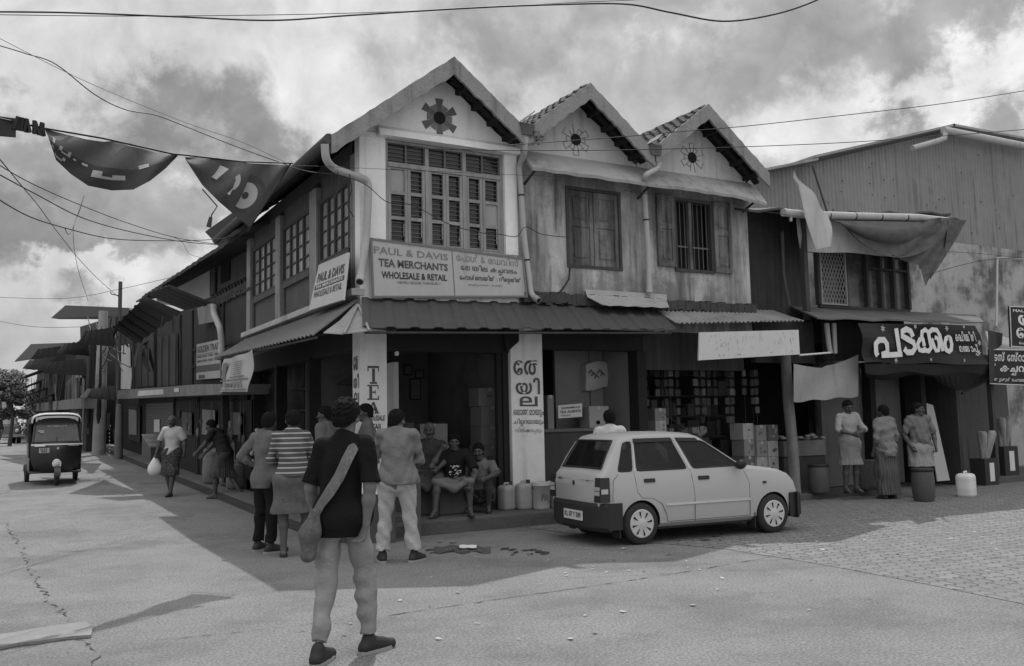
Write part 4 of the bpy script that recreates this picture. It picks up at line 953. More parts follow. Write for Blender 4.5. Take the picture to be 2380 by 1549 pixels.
# ground floor of that house: roller shutter, dark shops
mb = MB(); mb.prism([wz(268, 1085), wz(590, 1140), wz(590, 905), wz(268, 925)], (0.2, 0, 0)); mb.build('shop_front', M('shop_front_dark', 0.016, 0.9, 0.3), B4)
sh = MB(); a, b2, c, d = Xp(340, 1085, -0.04), Xp(402, 1100, -0.04), Xp(402, 935, -0.04), Xp(340, 938, -0.04); g = []
for j in range(53): g.append([(p + V((-0.015 * (j % 2), 0, 0))) for p in (a.lerp(d, j / 52), b2.lerp(c, j / 52))])
sh.grid(g, (0.02, 0, 0)); rs = sh.build('roller_shutter', M('shutter_grey', 0.075, 0.6, 0.15, 2), B4)
mb = MB(); mb.prism([Xp(358, 1005, -0.07), Xp(371, 1005, -0.07), Xp(371, 975, -0.07), Xp(358, 976, -0.07)], (-0.004, 0, 0)); mb.build('paper_notice', M('notice_paper', 0.5), rs)
mb = MB(); 
for x in (405, 456, 460): mb.bar(Xp(x, 1105, -0.05), Xp(x, 925, -0.05), 0.12, 0.06, up=(1, 0, 0))
mb.bar(Xp(526, 1120, -0.2), Xp(522, 905, -0.2), 0.16, 0.14, up=(1, 0, 0)); mb.build('door_post', dk, B4)
mb = MB(); mb.prism([Xp(300, 1020, -0.06), Xp(326, 1030, -0.06), Xp(326, 945, -0.06), Xp(300, 945, -0.06)], (-0.02, 0, 0)); mb.build('poster_board', M('poster_dark', 0.03), B4)
mb = MB(); mb.box(0.2, 6, 7.0, 7.1, 0, 5.2); mb.box(0.3, 6, 27, 27.2, 0, 5.6); mb.box(5.8, 6, 7.1, 27, 0, 6); mb.build('rear_wall', plast, B4)
mb = MB(); mb.hexa([(0.2, 7.05, 5.6), (6, 7.05, 7.2), (6, 27, 8.2), (0.2, 27, 6.6), (0.2, 7.05, 5.66), (6, 7.05, 7.26), (6, 27, 8.26), (0.2, 27, 6.66)]); mb.build('main_roof', tile, B4)
# its signs
cs = [Xp(456, 883, -0.12), Xp(511, 879, -0.12), Xp(511, 789, -0.12), Xp(457, 801, -0.12)]
nX = (-1, 0, 0)
o = board('shop_sign', 'cream signboard lettered GOLDEN TRADE on the dark timber house', 'sign', cs, nX, M('golden_board', 0.36, 0.8, 0.15, 2), None, 0.03)
mb = MB(); write4(mb, [('GOLDEN TRADE', 0.03, 1.05, 0.74, 0.93, 0.03)], cs, nX)
for k in range(26):
    x = 0.04 + 0.036 * k
    if k % 7 != 6:
        for y, h in ((0.60, 0.07), (0.47, 0.07)): quad(mb, x, x + rnd(.014, .026), y, y + h, cs, nX, 0.004)
quad(mb, 0, 1, 0.69, 0.70, cs, nX, 0.004); quad(mb, 0.0, 1, 0.2, 0.38, cs, nX, 0.003); quad(mb, 0.12, 0.4, 0.02, 0.12, cs, nX, 0.003)
mb.build('lettering', inkm, o)
# banner hung from the side awning
cs = [Xp(511, 911, -0.97), Xp(579, 911, -0.97), Xp(590, 812, -0.97), Xp(522, 835, -0.97)]
o = thing('hanging_banner', 'small pale plastic banner hanging from the end of the side awning', 'banner', (-0.97, 5, 1.8))
G5 = lambda x, y: (V(cs[0]).lerp(cs[1], x)).lerp(V(cs[3]).lerp(cs[2], x), y)
mb = MB(); mb.grid([[G5(k / 12, j / 12) + V((0.03 * math.sin(k * .9 + j * .5), 0, -0.02 * math.sin(k / 12 * 3.14) * (j == 12))) for j in range(13)] for k in range(13)], (0.006, 0, 0), sm=True); mb.build('sheet', M('banner_pale', 0.38, 0.7, 0.15, 3), o)
mb = MB(); quad(mb, 0.06, 0.94, 0.03, 0.07, cs, nX, 0.035); quad(mb, 0.03, 0.97, 0.30, 0.34, cs, nX, 0.035); quad(mb, 0.05, 0.20, 0.38, 0.85, cs, nX, 0.035); quad(mb, 0.34, 0.85, 0.38, 0.41, cs, nX, 0.035)
for k in range(7): quad(mb, 0.36, 0.74, 0.46 + k * .055, 0.475 + k * .055, cs, nX, 0.035); quad(mb, 0.12 + k * .09, 0.18 + k * .09, 0.12, 0.24, cs, nX, 0.035)
mb.build('print', M('banner_print', 0.16, 0.8), o)
for a, c in ((408, 453), (464, 518), (532, 586)):      # black panels paint the shade inside open shop fronts
    mb = MB(); mb.prism([Xp(a, 1100, -0.02), Xp(c, 1118, -0.02), Xp(c, 930, -0.02), Xp(a, 932, -0.02)], (-0.01, 0, 0)); mb.build('opening_shade_panel', M('opening_shade_black', .006), B4)
for k in range(16):
    a = rnd(408, 580); mb = MB(); p = Xp(a, 935, -.12); q = p + V((0, rnd(-.03, .03), -rnd(.25, .7))); mb.tube([p, q], .006, 5); mb.lathe(q, [(0, .06), (rnd(.03, .07), 0), (rnd(.03, .07), -.12), (0, -.2)], 7); mb.build('hanging_goods', (M('goods_dim', .10, .8, .4), M('goods_mid', .20, .7, .4))[k % 2], B4)
for a, c, z in ((300, 318, 1), (424, 446, 0), (470, 500, 1), (536, 560, 0)):
    mb = MB(); mb.prism([Xp(a, 1010, -.10), Xp(c, 1012, -.10), Xp(c, 960 - 6 * z, -.10), Xp(a, 958 - 6 * z, -.10)], (-.01, 0, 0)); mb.build('hung_board', (M('goods_dim', .10), M('hung_grey', .22, .8, .3))[z], B4)
for k in range(7):
    a = 312 + 16 * k; mb = MB(); mb.bar(Xp(a, 903, -.06), Xp(a + rnd(-2, 2), 800 - k * 4, -.06), .03, .02, up=(1, 0, 0)); mb.build('batten', dk, B4)
for k in range(14):
    f = rnd(0, 1); p = Zp(262 + 160 * f, 762 - 36 * f + rnd(-4, 30), 4.2); mb = MB(); q = p + V((rnd(-.05, .05), rnd(-.1, .1), -rnd(.2, .9))); e = V((0, rnd(.08, .3), 0)); mb.grid([[p, q], [p + e, q + e * rnd(.3, 1)]], (.006, 0, 0)); mb.build('hanging_tatter', M('scrap_black', .03, .8, .4, 3), B4)
# far houses: awninged house, then masses beyond
o = local('parked_van', 'dark parked van cut by the left edge behind the auto rickshaw', 'van'); mb = MB(); mb.hexa([(-.8, -2, .35), (.8, -2, .35), (.8, 2, .35), (-.8, 2, .35), (-.75, -1.6, 1.1), (.75, -1.6, 1.1), (.75, 2, 1.1), (-.75, 2, 1.1)]); mb.hexa([(-.72, -1.0, 1.1), (.72, -1.0, 1.1), (.72, 1.9, 1.1), (-.72, 1.9, 1.1), (-.62, -.4, 1.75), (.62, -.4, 1.75), (.62, 1.8, 1.75), (-.62, 1.8, 1.75)]); mb.build('van_body', M('van_paint', .06, .4), o, bevel=.06)
mb = MB(); mb.hexa([(-.62, -1.0, 1.14), (.62, -1.0, 1.14), (.62, -.99, 1.14), (-.62, -.99, 1.14), (-.55, -.47, 1.68), (.55, -.47, 1.68), (.55, -.44, 1.68), (-.55, -.44, 1.68)]); mb.build('windscreen', dim, o)
for sx_ in (-1, 1):
    mb = MB(); mb.lathe((sx_ * .55, -1.9, .75), [(0, .14), (.11, .1), (.12, 0)], 12, axis=(0, -1, 0)); mb.build('headlight', M('lamp_glass', .5, .2), o)
    for yy_ in (-1.2, 1.3): mb = MB(); mb.lathe((sx_ * .72, yy_, .3), [(0, -.1), (.3, -.1), (.31, 0), (.3, .1), (0, .1)], 20, axis=(1, 0, 0)); mb.build('wheel', wire, o)
mb = MB(); mb.box(-.8, .8, -2.06, -1.98, .38, .55); mb.build('bumper', M('van_bumper', .3, .5), o)
q = Zp(6, 1036, .62); place(o, (q.x, q.y, gz(q.x, q.y)), .1)
B6 = thing('shop_row', 'dark low shop row with ragged eaves beside the tree down the street', 'building', (0, 60, 0))
mb = MB(); mb.box(-1.7, 4, 46, 120, 0, 5.4); mb.build('wall', M('far_boards', 0.028, 0.9, 0.35, 1, 0.2, streak=0.3), B6)
for k in range(12):
    y0 = 46 + k * 6; z = rnd(3.6, 5.6); mb = MB(); mb.hexa([(-3.2, y0, z - .7), (-1.6, y0, z), (-1.6, y0 + rnd(4, 6), z), (-3.2, y0 + rnd(4, 6), z - .6), (-3.2, y0, z - .65), (-1.6, y0, z + .05), (-1.6, y0 + 5, z + .05), (-3.2, y0 + 5, z - .55)]); mb.build('awning_sheet', M('far_awning', 0.045, 0.8, 0.3, 1), B6)
    mb = MB(); mb.box(-1.76, -1.7, y0 + 1, y0 + rnd(2, 4), rnd(.9, 1.5), rnd(1.9, 2.8)); mb.build('shop_board', M('hung_grey', .22, .8, .3), B6)
B5 = thing('awning_house', 'far dark shop house with a wide drooping awning roof beyond the power poles', 'building', (0, 36, 0))
XF = -1.3
def xp(x, y): return Xp(x, y, XF)
fd = M('far_boards', 0.028, 0.9, 0.35, 1, 0.2, streak=0.3)
mb = MB(); mb.prism([xp(200, 1062), xp(95, 1035), xp(80, 940), xp(90, 830), xp(205, 800)], (0.5, 0, 0)); mb.build('front_wall', fd, B5)
mb = MB(); P = [[Zp(34, 840, 6.3).lerp(Zp(196, 815, 5.2), k / 10), Zp(72, 800, 7.2).lerp(Zp(200, 796, 5.6), k / 10)] for k in range(11)]
mb.grid(P, (0, 0, -0.05)); mb.build('awning_roof', M('far_awning', 0.045, 0.8, 0.3, 1), B5)
mb = MB(); mb.prism([Xp(55, 958, -1.9), Xp(190, 950, -1.9), Xp(190, 925, -1.9), Xp(58, 942, -1.9)], (0.5, 0, 0)); mb.build('ledge', M('far_ledge', 0.16, 0.9, 0.3, 2, blot=0.5, blotg=0.06), B5)
for a, c in (((92, 936), (104, 870)), ((100, 938), (113, 868)), ((75, 940), (86, 880)), ((120, 936), (126, 880))):
    mb = MB(); mb.bar(Xp(*a, -1.8), Xp(*c, -1.5), 0.25, 0.03, up=(1, 0, 0)); mb.build('plank', M('far_plank', 0.16, 0.9, 0.2), B5)
mb = MB(); mb.prism([Xp(152, 935, -1.45), Xp(188, 930, -1.45), Xp(188, 855, -1.45), Xp(156, 890, -1.45)], (-0.05, 0, 0)); mb.build('upper_panel', M('far_panel', 0.07, 0.9, 0.3), B5)
mb = MB(); mb.prism([Xp(176, 880, -1.5), Xp(190, 878, -1.5), Xp(190, 842, -1.5), Xp(176, 846, -1.5)], (-0.04, 0, 0)); mb.build('window', M('far_pane', 0.25, 0.3, 0.4), B5)
mb = MB(); mb.prism([Xp(118, 740, 0.5), Xp(305, 735, 0.5), Xp(300, 716, 0.5), Xp(152, 710, 0.5)], (1.0, 0, -0.1)); mb.prism([Xp(60, 830, .5), Xp(200, 800, .5), Xp(200, 760, .5), Xp(170, 752, .5)], (.3, 0, 0)) if False else None
mb.build('flat_roof_sheet', M('far_roof', 0.06, 0.8, 0.3), B5)
mb = MB(); mb.prism([Xp(268, 1080, 0.3), Xp(196, 1060, 0.3), Xp(186, 760, 0.3), Xp(268, 735, 0.3)], (0.3, 0, 0)); mb.build('side_wall', M('far_white', 0.06, 0.9, 0.3, 1, streak=0.5), B5)
mb = MB(); mb.prism([Xp(305, 905, -0.02), Xp(307, 880, -0.02), Xp(302, 800, -0.02), Xp(276, 806, -0.02), Xp(278, 905, -0.02)], (-0.03, 0, 0)); mb.build('pale_wall', M('far_pale', 0.60, 0.9, 0.2, 1, streak=0.3), B5)
for k in range(10):                                 # posters and boards pasted along the far wall
    a = 200 + 7 * k; y0 = rnd(950, 1010); mb = MB(); mb.prism([Xp(a, y0 + rnd(20, 45), .27), Xp(a + rnd(4, 8), y0 + rnd(20, 45), .27), Xp(a + rnd(4, 8), y0, .27), Xp(a, y0, .27)], (-.02, 0, 0)); mb.build('poster', (M('hung_grey', .22, .8, .3), M('far_poster', .38, .8, .4), fd)[k % 3], B5)
for k in range(16):
    a = rnd(60, 196); mb = MB(); p0_ = Xp(a, rnd(845, 900), -1.9); mb.bar(p0_, p0_ + V((rnd(-.2, .2), rnd(-1.2, 1.2), -rnd(.6, 2.6))), rnd(.05, .3), .03, up=(1, 0, 0)); mb.build('leaning_scrap', (fd, M('far_plank', .16), M('scrap_black', .03))[k % 3], B5)
for k in range(12):
    a = 60 + 11 * k; mb = MB(); p0_ = Xp(a, 958, -1.95); mb.lathe(p0_, [(0, .0), (.18, -.15), (.2, -.6), (.1, -.9)], 7, sx=rnd(.6, 1.2)); mb.build('hanging_bundle', (M('goods_dim', .10), M('scrap_black', .03), M('hung_grey', .22))[k % 3], B5)
for k, (a, c, e, f, z) in enumerate([(150, 205, 800, 822, 4.6), (70, 130, 838, 858, 4.3), (118, 196, 842, 868, 4.0), (200, 262, 770, 800, 4.4), (205, 268, 905, 925, 3.0), (90, 150, 812, 836, 4.9)]):
    ribbed(Zp(a, e, z), Zp(c, e - 8, z - .2), Zp(a - 18, f, z - .35), Zp(c + 4, f + 6, z - .5), 5, .03, (fd, M('far_awning', .045), M('scrap_black', .03))[k % 3], 'ragged_awning', B5, jag=.06)
for k in range(22):
    a = rnd(62, 200); y0 = rnd(865, 900); mb = MB(); p0_ = Xp(a, y0, -1.7); e = V((0, rnd(.3, 1.0), 0)); q_ = p0_ + V((0, rnd(-.3, .3), -rnd(.5, 2.0))); mb.grid([[p0_, q_], [p0_ + e, q_ + e * rnd(.3, 1)]], (.02, 0, 0)); mb.build('hanging_cloth', (fd, M('goods_dim', .10), M('scrap_black', .03), M('far_plank', .16))[k % 4], B5)
# hanging tarp rags and wires round the poles are built with the poles
for i, (px, w0, lab, g) in enumerate([(228, 0.17, 'pale concrete power pole nearest the timber house', 0.30), (203, 0.12, 'darker power pole beyond the pale concrete one', 0.06), (257, 0.10, 'squat painted gate post with scrawled white marks at its foot', 0.16)]):
    x, y = ((-1.05, 27.0), (-1.2, 30.0), (-0.75, 23.0))[i]
    z = gz(x, y); o = thing('power_pole' if i < 2 else 'gate_post', lab, 'pole' if i < 2 else 'post', (x, y, z))
    zt = (6.2, 5.6, 2.4)[i]
    mb = MB(); mb.tube([(x, y, z - .2), (x, y, z + 1), (x + (.05 if i == 0 else 0), y, zt)], [w0 * 1.5, w0 * 1.4, w0], 8); mb.build('shaft', M('pole_%d' % int(g * 100), g, 0.9, 0.3, 2, 0.2, blot=0.5, blotg=0.05), o)
    if i == 2:
        mb = MB()
        for k in range(9): mb.obox((x - 0.30, y - 0.02 + rnd(-.15, .15), z + 0.15 + k * 0.13), (0.003, 0, 0), (0, rnd(.03, .12), 0.01), (0, 0, 0.02))
        mb.build('paint_marks', inkw, o)
    if i < 2:
        mb = MB(); mb.tube([(x, y, z + 0.4), (x - .05, y - 0.2, z + 1.5), (x - .02, y - .18, z + 3), (x, y - .1, zt - .3)], [0.04, .09, .06, .05], 6); mb.build('cable_bundle', wire, o)
x, y = -0.6, 19.5; z = gz(x, y)
p = Xp(280, 655, x); o = thing('power_pole', 'thin dark pole rising above the far roofs', 'pole', (p.x, p.y, z))
mb = MB(); mb.tube([(p.x, p.y, z), p], [0.09, 0.07], 8); mb.build('shaft', M('pole_dark', 0.08, 0.9), o)
mb = MB(); mb.tube([p + V((0, 0, -0.55)), p + V((-0.3, 0, -.5)), p + V((-.35, 0, -.42))], 0.02, 6); mb.build('insulator_arm', wire, o)
# tangle of tarpaulin scraps hung off the poles
mb = MB()
for k in range(26):
    f = rnd(0, 1); p = Xp(205 + 150 * f, 745 + 55 * rnd(0, 1) + 10 * f, rnd(-1.1, -0.2)); q = p + V((rnd(-.2, .2), rnd(-.5, .5), -rnd(0.15, 0.8))); e = V((rnd(-.1, .1), rnd(.1, .4), rnd(-.1, .1)))
    mb.grid([[p, p.lerp(q, .5) + V((rnd(-.1, .1), 0, 0)), q], [p + e, p.lerp(q, .5) + e * 1.3, q + e * .4]], (0.008, 0.004, 0))
mb.build('tarpaulin_scraps', M('scrap_black', 0.03, 0.8, 0.4, 3), label='tattered black tarpaulin scraps dangling below the far tin awning', cat='tarpaulin', kind='stuff')
mb = MB()
for k in range(9):
    p = Xp(200 + 100 * rnd(0, 1), 735 + 40 * rnd(0, 1), -1.0); q = Xp(215 + 110 * rnd(0, 1), 780 + 90 * rnd(0, 1), -1.0); m = p.lerp(q, .5) + V((0, 0, -rnd(.2, .6)))
    mb.tube([p, p.lerp(m, .6), m, m.lerp(q, .6) + V((0, 0, -.05)), q], 0.02, 5)
mb.build('cable_tangle', wire, label='tangle of black cables looping round the power poles', cat='cables')
# tree and far block at the end of the street
def leafcloud(mb, c, r, n, s, sq=0.7):
    for k in range(n):
        while True:
            d = V((rnd(-1, 1), rnd(-1, 1), rnd(-1, 1)))
            if 0.25 < d.length < 1: break
        p = V(c) + V((d.x * r, d.y * r, d.z * r * sq)); a = V((rnd(-1, 1), rnd(-1, 1), rnd(-1, 1))).normalized() * s; b2 = a.orthogonal().normalized() * s * 0.5
        mb.add([p - a, p + b2, p + a, p - b2], [(0, 1, 2, 3)])
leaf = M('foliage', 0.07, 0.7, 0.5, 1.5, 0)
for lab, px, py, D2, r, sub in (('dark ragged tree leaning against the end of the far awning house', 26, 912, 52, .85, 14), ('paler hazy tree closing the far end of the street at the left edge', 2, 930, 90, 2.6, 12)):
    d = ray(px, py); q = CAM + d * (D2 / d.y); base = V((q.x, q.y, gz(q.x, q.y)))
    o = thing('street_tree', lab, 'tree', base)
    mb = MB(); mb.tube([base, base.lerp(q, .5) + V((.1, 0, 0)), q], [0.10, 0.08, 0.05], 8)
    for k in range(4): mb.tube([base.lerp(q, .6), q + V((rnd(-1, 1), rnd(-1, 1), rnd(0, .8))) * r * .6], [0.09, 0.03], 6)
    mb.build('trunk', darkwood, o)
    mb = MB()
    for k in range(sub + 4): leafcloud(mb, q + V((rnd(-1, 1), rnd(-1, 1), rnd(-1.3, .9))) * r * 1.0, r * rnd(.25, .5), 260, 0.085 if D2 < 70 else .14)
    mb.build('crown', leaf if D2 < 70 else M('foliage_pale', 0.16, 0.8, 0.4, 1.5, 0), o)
o = thing('apartment_block', 'pale blurred block of flats closing the street at the far left edge', 'building', (-12, 110, 0))
mb = MB(); d = ray(-60, 900); q = CAM + d * (110 / d.y); d2 = ray(22, 858); q2 = CAM + d2 * (110 / d2.y); mb.box(q.x, q2.x, 110, 114, 0, q2.z); mb.build('wall', M('far_block', 0.40, 0.9, 0.1), o)
for a in range(4):
    for c in range(4):
        mb = MB(); xx = q2.x - 0.9 - c * 1.8; zz = 2 + a * 1.9; mb.box(xx - .5, xx, 109.95, 110.02, zz, zz + 1.0); mb.build('window', glass, o)
# ================================================================ vehicles
paint = M('car_paint', 0.40, 0.32, 0.03, 1.5, 0, 40, spec=0.5)
rub = M('black_plastic', 0.025, 0.6, 0.2, 4, 0.03)
tyre = M('tyre_rubber', 0.03, 0.85, 0.2, 8, 0.1, 60)
chrome = M('wheel_silver', 0.5, 0.4, 0.08, 4, 0)
cglass = M('car_glass', 0.02, 0.04, 0.5, 2.5, 0.02, 2.5, spec=0.45, alpha=0.42)
car = local('hatchback_car', 'light silver five-door hatchback parked in front of the shops', 'car')
HP = [(0.0, .78), (.03, .88), (.10, .935), (.20, 1.11), (.34, 1.32), (.40, 1.365), (.52, 1.392), (.9, 1.41), (1.35, 1.402), (1.55, 1.382), (1.66, 1.345), (1.98, 1.15), (2.28, .965), (2.36, .94), (2.55, .918), (2.9, .872), (3.12, .80), (3.24, .72), (3.30, .62), (3.325, .52)]
def hcar(x):
    for (a, za), (c, zc) in zip(HP[:-1], HP[1:]):
        if x <= c: return za + (zc - za) * (x - a) / (c - a)
    return HP[-1][1]
def wcar(x):
    w = 0.70
    if x < 0.3: w -= 0.075 * ((0.3 - x) / 0.3) ** 2
    if x > 2.8: w -= 0.12 * ((x - 2.8) / 0.52) ** 2
    return w
def side(x, z): return wcar(x) - 0.02 - max(0, z - 0.88) * 0.30 if z > 0.88 else wcar(x) + 0.006 - 0.026 * max(0, (z - .56) / .32) ** 2
def ring(x):
    W, h = wcar(x), hcar(x); zb = min(.88, h - 0.05); cl = lambda z, k: min(z, .2 + (zb - .2) * k)
    if h > 0.95: ym, ye, zm, ze = side(x, .88 + (h - .94) * .5), side(x, h - 0.06), .88 + (h - .94) * .5, h - 0.06; c1, c2 = (ye - .02, h - .025), (ye - .09, h - 0.002)
    else: ym, zm, ye, ze = W - .022, zb + .004, W - .03, h - .035; c1, c2 = (W - .06, h - .010), (W - .18, h)
    return [(0, .2), (W - .08, .2), (W - .02, cl(.25, .1)), (W - .003, cl(.40, .4)), (W + .006, cl(.56, .6)), (W, cl(.72, .8)), (W - .02, zb), (ym, zm), (ye, ze), c1, c2, (0, h + .012)]
xsn = sorted(set([p[0] for p in HP] + [.06, .27, .7, 1.1, 2.1, 2.7, 3.02, 3.18] + [.3 + .1 * k for k in range(1, 7)] + [2.45 + .1 * k for k in range(1, 7)]))
mb = MB(); rows = []
for x in xsn:
    r = ring(x); rows.append([(x, -y, z) for y, z in r] + [(x, y, z) for y, z in r[-2:0:-1]])
nr = len(rows[0]); vs = [p for r in rows for p in r]
fs = [(i * nr + j, (i + 1) * nr + j, (i + 1) * nr + (j + 1) % nr, i * nr + (j + 1) % nr) for i in range(len(rows) - 1) for j in range(nr)]
mb.add(vs, fs, 0, True); mb.add(rows[0], [tuple(range(nr))[::-1]], 0, True); mb.add(rows[-1], [tuple(range(nr))], 0, True)
body = mb.build('car_shell', [paint], car)
import bmesh
bm = bmesh.new(); bm.from_mesh(body.data); bmesh.ops.remove_doubles(bm, verts=bm.verts, dist=1e-4); bmesh.ops.recalc_face_normals(bm, faces=bm.faces); bm.to_mesh(body.data); bm.free()
def bite(cut):
    b = body.modifiers.new('arch', 'BOOLEAN'); b.object = cut; b.operation = 'DIFFERENCE'; b.solver = 'EXACT'; b.material_mode = 'TRANSFER'
    dg = bpy.context.evaluated_depsgraph_get(); dg.update(); me = bpy.data.meshes.new_from_object(body.evaluated_get(dg)); body.modifiers.clear(); body.data = me; bpy.data.objects.remove(cut)
for i, x in enumerate((.60, 2.775)):                # wheel arches cut out of the shell
    for s in (-1, 1):
        c = MB(); c.lathe((x, s * 0.95, .265), [(0.295, 0), (0.295, 0.53)], 32, axis=(0, -s, 0), sm=False); cut = c.build('cutter', rub); bite(cut)
WIN = ([(.28, .925), (.50, .925), (.555, 1.30), (.43, 1.285)], [(.57, .925), (1.36, .925), (1.19, 1.315), (.61, 1.315)], [(1.46, .925), (2.24, .935), (1.70, 1.275), (1.28, 1.312)])
for poly in WIN: c = MB(); c.prism([(x, -1, z) for x, z in poly], (0, 2, 0)); bite(c.build('cutter', rub))
c = MB(); c.hexa([(-.2, -.50, .965), (2.6, -.50, .985), (2.6, .50, .985), (-.2, .50, .965), (-.2, -.44, 1.305), (2.6, -.44, 1.305), (2.6, .44, 1.305), (-.2, .44, 1.305)]); bite(c.build('cutter', rub))
em = body.modifiers.new('edges', 'EDGE_SPLIT'); em.split_angle = math.radians(38)
body.name = 'body'
def patch(poly, mat, name, off=0.006, mir=True, t=0.005):
    for s in ((-1, 1) if mir else (-1,)):
        mb = MB(); n = len(poly); vs = []
        cx, cz = sum(p[0] for p in poly) / n, sum(p[1] for p in poly) / n
        for q in range(2):
            for x, z in poly: vs.append((x, s * (side(x, z) + off - q * (off + .01)), z))
        mb.add(vs, [tuple(range(n)), tuple(range(n, 2 * n))[::-1]] + [(i, i + n, (i + 1) % n + n, (i + 1) % n) for i in range(n)])
        o = mb.build(name, mat, car)
    return o
def soft(poly, r=0.03):                             # rounded corners
    out = []; n = len(poly)
    for i in range(n):
        p, a, c = V(poly[i]), V(poly[i - 1]), V(poly[(i + 1) % n]); u, v = (a - p), (c - p)
        r1, r2 = min(r, u.length * .4), min(r, v.length * .4); u.normalize(); v.normalize()
        for t in (0, .33, .67, 1): q = (p + u * r1) * (1 - t) ** 2 + p * 2 * t * (1 - t) + (p + v * r2) * t * t; out.append((q.x, q.y))
    return out
for poly in WIN:
    for s_ in (-1, 1):                              # rubber seal round each opening
        mb = MB(); Q = soft(poly, .05); Q.append(Q[0]); mb.tube([(x, s_ * (side(x, z) - .001), z) for x, z in Q], .009, 6); mb.build('window_seal', rub, car)
    patch(soft(poly, .02), cglass, 'side_window', 0.002)
def ring_seal(x0, x1, w0, w1):
    mb = MB(); Q = [(x0, -w0), (x1, -w1), (x1, w1), (x0, w0), (x0, -w0)]; P = []
    for (a, b_), (c_, d_) in zip(Q[:-1], Q[1:]):
        for k in range(10): f = k / 10; x = a + (c_ - a) * f; y = b_ + (d_ - b_) * f; P.append((x, y, hcar(x) + .004))
    P.append(P[0]); mb.tube(P, .014, 6); mb.build('window_seal', rub, car)
seatm = M('seat_fabric', .10, .9, .2, 6)
for x, y in ((1.55, -.32), (1.55, .32), (.72, 0)):
    mb = MB(); w_ = .22 if x > 1 else .5
    mb.hexa([(x - .06, y - w_, .93), (x + .06, y - w_, .93), (x + .06, y + w_, .93), (x - .06, y + w_, .93), (x - .16, y - w_ * .85, 1.16), (x - .08, y - w_ * .85, 1.16), (x - .08, y + w_ * .85, 1.16), (x - .16, y + w_ * .85, 1.16)]); mb.build('seat', seatm, car, bevel=.03)
    if x > 1: mb = MB(); mb.box(x - .20, x - .13, y - .11, y + .11, 1.17, 1.29); mb.build('headrest', seatm, car, bevel=.03)
mb = MB(); mb.tube([(1.93 + .0 * k, .32 + .16 * math.cos(k * .5236), 1.02 + .16 * math.sin(k * .5236)) for k in range(13)], .012, 6); mb.build('steering_wheel', rub, car)
patch([(.58, 1.285), (1.21, 1.285), (1.18, 1.335), (.60, 1.335)], rub, 'rain_visor', 0.022); patch([(1.28, 1.285), (1.64, 1.275), (1.58, 1.322), (1.27, 1.332)], rub, 'rain_visor', 0.022)
for a, c in (((1.405, .92), (1.235, 1.325)),): patch([(a[0] - .012, a[1]), (a[0] + .012, a[1]), (c[0] + .012, c[1]), (c[0] - .012, c[1])], chrome, 'pillar_strip', 0.008)
patch([(.525, .92), (.545, .92), (.595, 1.31), (.575, 1.31)], chrome, 'pillar_strip', 0.008)
def top_panel(x0, x1, hw0, hw1, mat, name, off):
    mb = MB(); P = []
    for i in range(9):
        f = i / 8; x = x0 + (x1 - x0) * f; hw = hw0 + (hw1 - hw0) * f
        P.append([(x, hw * (j / 6 - 1), hcar(x) + off + .012 * (1 - abs(j / 6 - 1))) for j in range(13)])
    mb.grid(P, (0, 0, -0.02), sm=True); return mb.build(name, mat, car)
top_panel(.122, .327, .525, .455, cglass, 'rear_window', 0.004); ring_seal(.115, .332, .53, .46)
top_panel(1.72, 2.24, .46, .53, cglass, 'windscreen', 0.004); ring_seal(1.71, 2.25, .465, .54)
def seam(pts, name='door_seam'):
    for s in (-1, 1):
        mb = MB(); Q = []
        for (x0, z0), (x1, z1) in zip(pts[:-1], pts[1:]):
            for k in range(6): Q.append((x0 + (x1 - x0) * k / 6, z0 + (z1 - z0) * k / 6))
        Q.append(pts[-1]); mb.tube([(x, s * (side(x, z) - 0.0015), z) for x, z in Q], 0.0034, 5); mb.build(name, rub, car)
seam([(.52, .91), (.55, .66), (.62, .585), (.78, .575), (.92, .50), (.99, .36), (1.0, .27)]); seam([(1.41, .90), (1.45, .6), (1.44, .25)]); seam([(2.27, .92), (2.37, .70), (2.36, .27)]); seam([(1.0, .268), (2.36, .268)])
seam([(.285, .90), (.20, .82), (.18, .62), (.18, .55)])
patch([(.99, .47), (2.37, .47), (2.37, .495), (.99, .495)], M('moulding', 0.52, 0.4), 'side_moulding', 0.008)
patch(soft([(.66, .775), (.83, .775), (.83, .825), (.66, .825)], .015), rub, 'door_handle', 0.010); patch(soft([(1.52, .775), (1.70, .775), (1.70, .825), (1.52, .825)], .015), rub, 'door_handle', 0.010)
patch(soft([(2.60, .68), (2.66, .68), (2.66, .71), (2.60, .71)], .012), rub, 'side_repeater', 0.012)
def bump(x0, x1, z0, z1, name, rear):
    mb = MB(); P = []
    for k in range(25):
        f = k / 24 * 2 - 1; y = f * 0.725; e = abs(f) ** 5
        if rear: xx = x0 + (0.14) * e; xi = x0 + 0.20
        else: xx = x1 - 0.16 * e; xi = x1 - 0.22
        P.append([(xi, y, z1), (xx + (.02 if rear else -.02), y, z1), (xx, y, z1 - .04), (xx, y, z0 + .05), (xx + (.05 if rear else -.05), y, z0), (xi, y, z0)])
    mb.grid(P if rear else P[::-1], None, sm=False); mb.add(P[0], [(0, 1, 2, 3, 4, 5)]); mb.add(P[-1], [(5, 4, 3, 2, 1, 0)])
    for s in (-1, 1):
        if rear: mb.box(.10, .30, s * .715 - .012, s * .715 + .012, z0 + .02, z1)
        else: mb.box(3.08, 3.24, s * .655 - .03, s * .655 + .04, z0 + .02, z1)
    return mb.build(name, rub, car)
rb = bump(-0.07, 0, .19, .54, 'bumper', True); bump(0, 3.40, .19, .53, 'bumper', False)
